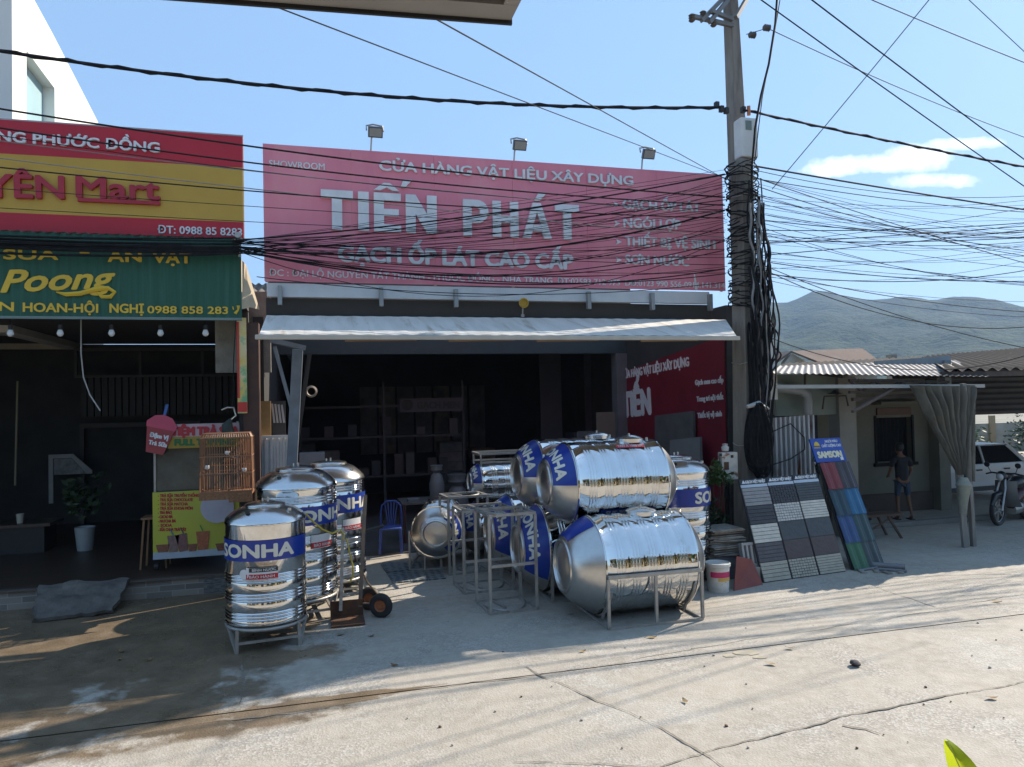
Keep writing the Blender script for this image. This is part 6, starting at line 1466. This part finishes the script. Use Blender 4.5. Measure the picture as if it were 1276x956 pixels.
for i in range(3):
    for j in range(2):
        def bl(u, v): return c[0].lerp(c[1], u).lerp(c[3].lerp(c[2], u), v)
        g = MB(); u0, u1, v0, v1 = i/3+.006, (i+1)/3-.006, j/2+.008, (j+1)/2-.008
        g.bm.faces.new([g.bm.verts.new(bl(*q)+Vector((0, 0, .02))) for q in ((u0, v0), (u1, v0), (u1, v1), (u0, v1))]); g.thicken(.015); g.build('tile', PATM, mt_, True)
# ---- person at the workbench, seen from behind
SKIN = mat('tanned skin', (.23, .125, .075), .6); SHIRT = mat('black t-shirt', (.018, .020, .026), .85, 0, (.026, .028, .034), 8); JEAN = mat('blue denim', (.055, .085, .13), .85, 0, (.04, .065, .10), 20); HAIR = mat('black hair', (.012, .011, .010), .6)
def skinned(name, verts, edges, radii, m, parent, sub=2, root=0):
    me = bpy.data.meshes.new(name); me.from_pydata([Vector(v) for v in verts], edges, []); o = bpy.data.objects.new(name, me); COL.objects.link(o)
    md = o.modifiers.new('s', 'SKIN'); sv = me.skin_vertices[0].data
    for i, r_ in enumerate(radii): sv[i].radius = (r_, r_*(.8 if isinstance(r_, float) else 1)); sv[i].use_root = (i == root)
    sb = o.modifiers.new('u', 'SUBSURF'); sb.levels = sub; sb.render_levels = sub
    dg = bpy.context.evaluated_depsgraph_get(); m2 = bpy.data.meshes.new_from_object(o.evaluated_get(dg)); bpy.data.objects.remove(o)
    m2.polygons.foreach_set('use_smooth', [True]*len(m2.polygons)); m2.materials.clear(); m2.materials.append(m)
    q = bpy.data.objects.new(name, m2); COL.objects.link(q); q.parent = parent; return q
fp = ground(1126, 648); pe = thing('person', 'person in a black t-shirt and denim shorts standing with back turned at the workbench', 'person', (fp.x, fp.y, 0), R(-14))
K = .90
V = lambda *a: Vector(a)*K
body_v = [V(0, 0, .93), V(0, .0, 1.10), V(0, .02, 1.30), V(0, .03, 1.45), V(0, .05, 1.53), V(0, .08, 1.62),
          V(-.17, .02, 1.42), V(-.24, .05, 1.18), V(-.21, .22, 1.02), V(-.17, .30, 1.00),
          V(.17, .02, 1.42), V(.25, .04, 1.18), V(.24, .18, .98), V(.21, .26, .95),
          V(-.10, .0, .86), V(-.11, .03, .48), V(-.12, -.02, .09), V(-.12, .10, .03), V(-.12, .17, .025),
          V(.10, .0, .86), V(.13, .0, .48), V(.17, -.07, .09), V(.19, .05, .03), V(.20, .11, .025)]
body_e = [(0, 1), (1, 2), (2, 3), (3, 4), (4, 5), (3, 6), (6, 7), (7, 8), (8, 9), (3, 10), (10, 11), (11, 12), (12, 13), (0, 14), (14, 15), (15, 16), (16, 17), (17, 18), (0, 19), (19, 20), (20, 21), (21, 22), (22, 23)]
body_r = [.13, .125, .14, .10, .05, .055, .055, .042, .032, .03, .055, .042, .032, .03, .085, .055, .035, .04, .03, .085, .055, .035, .04, .03]
body_r = [x*K for x in body_r]
skinned('body', body_v, body_e, body_r, SKIN, pe)
g = MB(); g.lathe([(0, -.115), (.045, -.105), (.065, -.06), (.078, 0), (.076, .05), (.05, .10), (0, .118)], 20, TR(0, .09*K, 1.665*K) @ RX(R(12))); g.build('head', SKIN, pe, smooth=180)
g = MB(); g.lathe([(.072, -.055), (.086, 0), (.085, .055), (.058, .108), (0, .128)], 20, TR(0, .082*K, 1.675*K) @ RX(R(12))); g.build('hair', HAIR, pe, smooth=180)
for s_ in (-1, 1):
    g = MB(); g.lathe([(0, -.02), (.012, -.01), (.014, .012), (0, .025)], 8, TR(s_*.076, .09*K, 1.65*K)); g.build('ear', SKIN, pe, smooth=180)
    base = V(-.17, .30, 1.0) if s_ < 0 else V(.21, .26, .95)
    for k in range(4): 
        L_ = (.055, .062, .058, .045)[k]; g = MB(); o_ = base+Vector((s_*(-.02+.013*k), .0, 0)); g.tube([o_, o_+Vector((0, L_*.5, -.012)), o_+Vector((0, L_*.8, -.035))], [.0075, .007, .005], 6); g.build('finger', SKIN, pe, smooth=180)
    g = MB(); o_ = base+Vector((-s_*.025, -.02, 0)); g.tube([o_, o_+Vector((-s_*.02, .03, -.01)), o_+Vector((-s_*.02, .05, -.025))], [.009, .008, .006], 6); g.build('thumb', SKIN, pe, smooth=180)
sh_v = [V(0, 0, .88), V(0, 0, 1.05), V(0, .02, 1.28), V(0, .03, 1.44), V(-.18, .02, 1.41), V(-.235, .045, 1.23), V(.18, .02, 1.41), V(.245, .04, 1.23)]
skinned('t_shirt', sh_v, [(0, 1), (1, 2), (2, 3), (3, 4), (4, 5), (3, 6), (6, 7)], [x*K for x in (.165, .155, .165, .115, .08, .072, .08, .072)], SHIRT, pe)
skinned('shorts', [V(0, 0, .95), V(-.10, .0, .84), V(-.115, .02, .54), V(.10, 0, .84), V(.125, .01, .54)], [(0, 1), (1, 2), (0, 3), (3, 4)], [x*K for x in (.14, .10, .085, .10, .085)], JEAN, pe)
for s_, q in ((-1, V(-.12, .08, .012)), (1, V(.185, .03, .012))):
    g = MB(); g.box(q.x-.045, q.x+.045, q.y-.11, q.y+.12, 0, .025); g.build('sandal', mat('dark sandal', (.04, .035, .03), .7), pe, bevel=.008)
# workbench and clutter in the yard
wbn = ground(1090, 676); bench = thing('workbench', 'low trestle workbench with dark tools beside the person', 'workbench', (wbn.x+.25, wbn.y+.3, 0))
BR = mat('brown bench wood', (.12, .075, .05), .7, 0, (.08, .05, .035), 5)
g = MB(); g.box(-.45, .5, -.18, .18, .42, .46); g.build('top', BR, bench)
for (x0_, x1_) in ((-.4, -.2), (.2, .45)):
    for y_ in (-.14, .14):
        g = MB(); g.bar((x0_ if x0_ < 0 else x1_, y_*1.3, 0), (x0_*.7 if x0_ < 0 else x0_, y_, .42), .035); g.build('leg', BR, bench)
g = MB(); g.bar((-.38, -.14, .1), (.3, -.14, .40), .025); g.build('cross_brace', BR, bench)
for k, (x, y, w_, d_, h_, lab, c_, nm, cat) in enumerate(((9.9, 12.3, .5, .3, .5, 'dark crate on the ground behind the workbench', (.07, .05, .04), 'crate', 'crate'), (10.9, 12.9, .5, .35, .42, 'brown crate by the legs of the person', (.09, .06, .045), 'crate', 'crate'), (10.35, 12.6, .45, .3, .75, 'black machine standing between the two crates', (.03, .03, .032), 'machine', 'machine'))):
    t = thing(nm, lab, cat, (x, y, 0)); m_ = mat('yard item', c_, .7)
    g = MB(); g.box(-w_/2, w_/2, -d_/2, d_/2, .02, h_*.7); g.build('body', m_, t, bevel=.02)
    g = MB()
    for q in range(4): g.bar((-w_/2+.04+q*(w_-.08)/3, -d_/2-.012, .03), (-w_/2+.04+q*(w_-.08)/3, -d_/2-.012, h_*.68), .03, .02)
    g.build('slats', m_, t)
    g = MB(); g.tube([(-w_*.3, 0, h_*.7), (-w_*.28, 0, h_), (w_*.28, 0, h_), (w_*.3, 0, h_*.7)], .018, 6); g.build('handle', m_, t, smooth=60)
k0_ = ground(1085, 657); k1_ = ground(1260, 668)
g = MB(); g.box(10.4, 15.5, 11.95, 12.1, .005, .10); tagp(g.build('kerb_beam', mat('grey concrete beam', (.22, .21, .19), .85), None, bevel=.01), 'long low concrete beam lying across the yard behind the shed posts', 'beam')
# ---- white car, front to the left
carp = mat('white car paint', (.66, .66, .64), .25, 0, (.62, .62, .60), 1); carb = mat('black car plastic', (.02, .02, .022), .5); glass = mat('dark car glass', (.015, .018, .022), .06)
cx0, cyn = 13.75, 14.0
car = thing('parked_car', 'white car parked under the long dark shed, partly hidden by the curtain', 'car', (cx0-.35, cyn+.95, 0), R(2)); car.scale = (.95, .95, .95)
def arch(cx_, r_, z_, n=10): return [(cx_+r_*math.cos(PI-PI*k/n), z_+r_*math.sin(PI-PI*k/n)) for k in range(n+1)]
low = [(.06, .30)] + [(x, z) for x, z in arch(.82, .36, .30)] + [(x, z) for x, z in arch(3.30, .36, .30)] + [(4.12, .32), (4.20, .62), (4.16, .90), (3.95, .94), (1.10, .93), (.55, .85), (.16, .72), (.02, .55)]
g = MB(); g.prism(low, 1.70, TR(0, .85, 0) @ FRONT); 
for v in g.bm.verts: v.co.y *= 1 - .05*max(0, (abs(v.co.x-2.1)-1.5))
g.build('body', carp, car, bevel=.035, smooth=40)
g = MB(); B0 = [(.98, -.80), (4.02, -.80), (4.02, .80), (.98, .80)]; T0 = [(1.72, -.62), (3.55, -.62), (3.55, .62), (1.72, .62)]
g._add([(x, y, .925) for x, y in B0]+[(x, y, 1.37) for x, y in T0], [(0, 1, 5, 4), (1, 2, 6, 5), (2, 3, 7, 6), (3, 0, 4, 7), (4, 5, 6, 7)]); g.build('windows', glass, car)
g = MB(); g.box(1.68, 3.60, -.62, .62, 1.372, 1.41); g.build('roof', carp, car, bevel=.02)
for y in (-1, 1):
    for pa, pb_, wd in (((.96, y*.815, .93), (1.71, y*.63, 1.385), .05), ((2.55, y*.815, .93), (2.60, y*.635, 1.385), .05), ((3.98, y*.815, .93), (3.56, y*.63, 1.385), .09)):
        g = MB(); g.bar(pa, pb_, wd); g.build('pillar', carp, car)
    g = MB(); g.box(1.2, 1.36, y*.86-.05, y*.86+.05, .94, 1.05); g.build('mirror', carp, car, bevel=.02)
    g = MB(); g.box(1.25, 2.9, y*.845-.02, y*.845+.02, .24, .36); g.build('sill', carb, car)
    for x in (2.25, 3.2):
        g = MB(); g.box(x, x+.18, y*.86-.012, y*.86+.012, .76, .80); g.build('door_handle', carb, car)
    g = MB(); g.box(.07, .30, y*.70-.1, y*.70+.1, .60, .70); g.build('headlight', mat('headlight', (.5, .52, .55), .1), car, bevel=.02)
    for x in (.82, 3.30):
        g = MB(); g.lathe([(.20, -.10), (.30, -.10), (.325, -.06), (.325, .06), (.30, .10), (.20, .10)], 32, TR(x, y*.76, .325) @ RX(R(90)), loop=True); wh = g.build('wheel', BLACK, car, smooth=35)
        g = MB(); g.lathe([(0, -.06), (.20, -.055), (.205, .055), (0, .06)], 24, TR(x, y*.77, .325) @ RX(R(90))); rim = g.build('rim', mat('dark rim', (.05, .05, .055), .4, .5), wh, smooth=35)
        g = MB()
        for k in range(5): a = 2*PI*k/5; g.bar((x, y*.835, .325), (x+.19*math.cos(a), y*.845, .325+.19*math.sin(a)), .05, .02)
        g.build('spokes', mat('alloy spoke', (.5, .5, .5), .3, .8), wh)
    g = MB(); g.tube([(.82+.37*math.cos(a), y*.845, .30+.37*math.sin(a)) for a in [PI*k/14 for k in range(15)]], .022, 6); g.build('wheel_arch', carb, car, smooth=60)
g = MB(); g.box(-.0, .06, -.6, .6, .34, .56); g.build('grille', carb, car, bevel=.02)
# ---- motorbike, front wheel to the left
mo = thing('motorbike', 'dark motorbike with a grey leg shield parked in front of the white car', 'motorbike', (13.0, 11.42, 0), R(18))
mblk = mat('black motorbike plastic', (.02, .02, .022), .3); mgr = mat('grey motorbike panel', (.16, .16, .155), .4)
for x in (0, 1.22):
    Mw = TR(x, 0, .30) @ RX(R(90))
    g = MB(); g.lathe([(.225, -.03), (.27, -.045), (.295, -.03), (.30, 0), (.295, .03), (.27, .045), (.225, .03)], 32, Mw, loop=True); wh = g.build('wheel', BLACK, mo, smooth=40)
    g = MB()
    for k in range(6): a = 2*PI*k/6+.3; g.bar((x, 0, .30), (x+.235*math.cos(a), 0, .30+.235*math.sin(a)), .028, .02)
    g.tube([(x+.232*math.cos(2*PI*k/24), 0, .30+.232*math.sin(2*PI*k/24)) for k in range(24)], .014, 6, True); g.build('spokes', mat('bright alloy', (.55, .55, .55), .3, .8), wh)
for y in (-.07, .07):
    g = MB(); g.tube([(0, y, .30), (.17, y, .72), (.24, y*.6, .90)], .022, 8); g.build('fork', mat('fork steel', (.3, .3, .3), .3, .8), mo)
g = MB(); g.tube([(-.28, 0, .42), (-.12, 0, .60), (.1, 0, .64), (.24, 0, .52)], [.03, .06, .06, .03], 8); g.build('front_mudguard', mblk, mo, smooth=60)
g = MB(); g.grid(lambda u, v: Vector((.30+.18*v-.08*math.sin(v*PI), -.19+.38*u, .86-.52*v))+Vector((.10*abs(2*u-1)**2, 0, 0)), 8, 8); g.thicken(.02); g.build('leg_shield', mgr, mo, smooth=60)
g = MB(); g.tube([(.12, 0, .93), (.20, 0, .97), (.34, 0, .95)], [.05, .10, .05], 12); g.build('headlamp_cowl', mblk, mo, smooth=60)
g = MB(); g.lathe([(.07, 0), (.06, .02), (0, .03)], 16, TR(.12, 0, .95) @ RY(R(-90))); g.build('headlamp', mat('motorbike lamp', (.6, .6, .6), .1), mo, smooth=60)
g = MB(); g.tube([(.34, -.34, .98), (.28, -.2, 1.02), (.26, 0, 1.0), (.28, .2, 1.02), (.34, .34, .98)], .016, 8); g.build('handlebar', mblk, mo, smooth=60)
for y in (-1, 1):
    g = MB(); g.tube([(.28, y*.22, 1.02), (.25, y*.27, 1.14)], .008, 6); g.lathe([(0, -.01), (.055, -.008), (.05, .012), (0, .014)], 14, TR(.25, y*.28, 1.18) @ RY(R(80))); g.build('mirror', mblk, mo, smooth=60)
g = MB(); g.tube([(.62, 0, .76), (.8, 0, .79), (1.1, 0, .80), (1.35, 0, .82)], [.09, .13, .13, .06], 12); g.build('seat', mblk, mo, smooth=60)
g = MB(); g.tube([(.5, 0, .36), (.75, 0, .52), (1.1, 0, .60), (1.45, 0, .68)], [.10, .14, .15, .05], 12); g.build('body_shell', mat('dark red motorbike panel', (.06, .02, .02), .3), mo, smooth=60)
g = MB(); g.tube([(.55, 0, .26), (.8, 0, .28), (.95, 0, .30)], [.10, .13, .08], 10); g.build('engine', FRAME, mo, smooth=40)
g = MB(); g.tube([(.8, -.13, .26), (1.1, -.15, .28), (1.5, -.15, .36)], [.03, .05, .05], 10); g.build('exhaust', FRAME, mo, smooth=60)
# ---- greenery and wall beyond the sheds
LW = thing('garden_wall', 'sunlit low garden wall seen beyond the white car', 'wall', (26, 25, 0))
g = MB(); g.box(17, 40, 25.8, 26, 0, 1.25); g.build('wall', mat('pale garden wall', (.38, .36, .31), .85, 0, (.26, .24, .2), 1), LW, True)
g = MB()
for k in range(8): g.box(17+k*3, 17.3+k*3, 25.7, 25.79, 0, 1.6)
g.build('piers', mat('tan pier', (.36, .27, .16), .85), LW, True)
for k in range(9):
    x = 19+k*1.9; y = 24.2+.7*math.sin(k*2.1); h = 1.3+.5*math.sin(k*1.7)**2
    t = thing('garden_bush', ['low', 'rounded', 'loose'][k % 3]+' sunlit bush by the garden wall beyond the sheds', 'bush', (x, y, 0), 0, 'bushes by the far garden wall')
    leaf_cloud((0, 0, h*.55), (1.1, .7, h*.6), 420, .10, 200+k, (LEAF_Y, LEAF, LEAF_D)[k % 3], 'foliage', t)
    g = MB(); g.tube([(0, 0, 0), (.05, 0, h*.6)], .04, 6); g.build('stem', RUST, t)
def tree(x, y, h, cr, seed, lab, m_, n=2600, ls=.16):
    t = thing('tree', lab, 'tree', (x, y, 0)); rr = random.Random(seed)
    g = MB(); g.tube([(0, 0, 0), (.1, .05, h*.3), (.02, 0, h*.55), (.15, .1, h*.8)], [.22, .17, .13, .05], 8)
    for k in range(6): a = k*1.1; g.tube([(.04, 0, h*(.4+.05*k)), (cr*.4*math.cos(a), cr*.4*math.sin(a), h*(.6+.03*k)), (cr*.7*math.cos(a), cr*.7*math.sin(a), h*(.72+.04*k))], [.08, .05, .02], 6)
    g.build('trunk', mat('bark', (.12, .09, .065), .9, 0, (.08, .06, .045), 6), t)
    leaf_cloud((0, 0, h*.72), (cr, cr, h*.34), n, ls, seed, m_, 'crown', t)
tree(31, 36, 3.4, 2.0, 31, 'dark leafy tree beyond the garden wall', LEAF_D); tree(37, 37, 3.6, 2.0, 32, 'mid green tree beyond the garden wall', LEAF)
# ---- the other side of the street, behind the camera: it shows only in the polished tanks
def facing_house(x0, x1, y, h, c_, lab):
    t = thing('street_house', lab, 'house', ((x0+x1)/2, y, 0)); m_ = mat('house render', c_, .85, 0, tuple(v*.85 for v in c_), 1)
    g = MB(); g.box(x0, x1, y-5, y, 0, h); g.build('wall', m_, t, True)
    g = MB(); g.box(x0-.3, x1+.3, y-5, y+.9, h+.01, h+.22); g.build('roof', mat('red tin roof', (.25, .10, .07), .7), t, True)
    n = max(1, int((x1-x0)/2.6))
    for k in range(n):
        xx = x0+(x1-x0)*(k+.5)/n
        g = MB(); g.box(xx-.7, xx+.7, y+.004, y+.05, (.02 if k % 2 else .9), 2.3); g.build('door' if k % 2 else 'window', mat('dark opening', (.03, .035, .04), .3), t, True)
facing_house(-16, -7.5, -3.5, 4.4, (.55, .50, .38), 'cream house across the street, left of the near awning')
facing_house(-6.8, 2.6, -3.2, 3.4, (.58, .52, .40), 'low grey house across the street, behind the near awning')
facing_house(4.0, 12.5, -4.2, 3.9, (.58, .46, .24), 'ochre house across the street, right of the near awning')
facing_house(13.5, 24, -4.2, 4.6, (.55, .54, .50), 'white house across the street, farthest to the right')
for k, (x, y, h, cr) in enumerate(((3.2, -1.8, 3.4, 1.3), (8.2, -2.0, 4.2, 1.6), (13, -2.2, 4.0, 1.6), (18, -2.4, 4.4, 1.8), (-7.2, -1.9, 4.0, 1.5), (-12, -2.0, 4.2, 1.6))):
    tree(x, y, h, cr, 50+k, ['young tree on the kerb just right of the near awning', 'street tree in front of the ochre house', 'street tree between the ochre and white houses', 'street tree in front of the white house', 'street tree between the cream and grey houses', 'street tree in front of the cream house'][k], (LEAF, LEAF_D, LEAF_Y)[k % 3], 1500, .15)
# ---- the single leaf at the lower edge of the view, a stone and specks on the road
lf = thing('foreground_plant', 'bright yellow green leaf tip poking up close to the camera', 'plant', tuple(at(1205, 990, 1.3)))
lt_, lb_ = at(1181, 924, 1.3), at(1212, 1000, 1.3)
def leafpt(u, v):
    c = lt_.lerp(lb_, v); wd = .034*math.sin(min(1, v*1.1+.02)*PI*.62)**.75; dirx = (_r*.96 + _u*.22).normalized()
    return c + dirx*((u-.36)*2*wd) + _f*(.012*abs(u-.45)*2) + _f*(-.02*v)
LFM = mat('fresh leaf', (.30, .40, .02), .4, 0, (.24, .36, .015), 30); _n = LFM.node_tree.nodes; _tr = _n.new('ShaderNodeBsdfTranslucent'); _tr.inputs[0].default_value = (.50, .58, .02, 1); _mx = _n.new('ShaderNodeMixShader'); _mx.inputs[0].default_value = .55
LFM.node_tree.links.new(_n['Principled BSDF'].outputs[0], _mx.inputs[1]); LFM.node_tree.links.new(_tr.outputs[0], _mx.inputs[2]); LFM.node_tree.links.new(_mx.outputs[0], _n['Material Output'].inputs[0])
g = MB(); g.grid(leafpt, 10, 16); g.build('leaf', LFM, lf, True, smooth=180)
g = MB(); g.tube([leafpt(.36, v_)-_f*.002 for v_ in (0.02, .2, .4, .6, .8, 1)], .0012, 5); g.build('midrib', mat('pale leaf rib', (.42, .48, .10), .5), lf, True)
g = MB(); g.tube([lb_, lb_+Vector((.0, .0, -.25)), lb_+Vector((.05, -.1, -1.6))], .004, 6); g.build('stalk', LEAF, lf, True)
rs = ground(1066, 830); g = MB(); bmesh.ops.create_icosphere(g.bm, subdivisions=2, radius=.05)
for v in g.bm.verts: v.co *= 1+.35*mnoise.noise(v.co*25); v.co.z *= .6
o = g.build('stone', mat('dark stone', (.07, .06, .065), .8), None, smooth=30); o.location = (rs.x, rs.y, .03); tagp(o, 'small dark stone lying alone on the road', 'stone')
rp_ = random.Random(17)
for k in range(40):
    p = ground(rp_.uniform(500, 1276), rp_.uniform(760, 940)); g = MB(); bmesh.ops.create_icosphere(g.bm, subdivisions=1, radius=rp_.uniform(.006, .017))
    for v in g.bm.verts: v.co *= 1+.4*mnoise.noise(v.co*60); v.co.z *= .6
    o = g.build('pebble', CONC if k % 3 else RUST, None); o.location = (p.x, p.y, .006); tagp(o, 'pebble lying on the pale concrete of the street', 'pebble', 'pebbles scattered on the street')
for k in range(16):
    p = ground(rp_.uniform(120, 1250), rp_.uniform(735, 900)); a_ = rp_.random()*6; L_ = rp_.uniform(.03, .06); g = MB()
    g.grid(lambda u, v: Vector(((u-.5)*2*L_, (v-.5)*L_*math.sin(PI*min(.98, max(.02, u))), .008+.012*(2*u-1)**2+.006*v)), 6, 2); o = g.build('dry_leaf', mat('dry leaf', ((.20, .12, .05), (.28, .20, .09))[k % 2], .8), None, smooth=180); o.location = (p.x, p.y, .004); o.rotation_euler = (0, 0, a_); tagp(o, 'curled dry leaf lying on the concrete of the street', 'leaf', 'dry leaves scattered on the street')
YS = mat('faded yellow paint', (.43, .375, .255), .85, 0, (.40, .355, .28), 9, contrast=(.4, .6))
for k, (x, y, w_, h_) in enumerate(((930, 813, 17, 3.2), (909, 817, 8, 1.8), (947, 819, 9, 1.6))):
    g = MB(); g.bm.faces.new([g.bm.verts.new(ground(x+w_*math.cos(a)*(1+.4*mnoise.noise(Vector((a*2, k, 0)))), y+h_*math.sin(a)*(1+.4*mnoise.noise(Vector((a*2, k, 5)))), .003)) for a in [-2*PI*i/22 for i in range(22)]])
    tagp(g.build('paint_stain', YS, None), kind='structure')
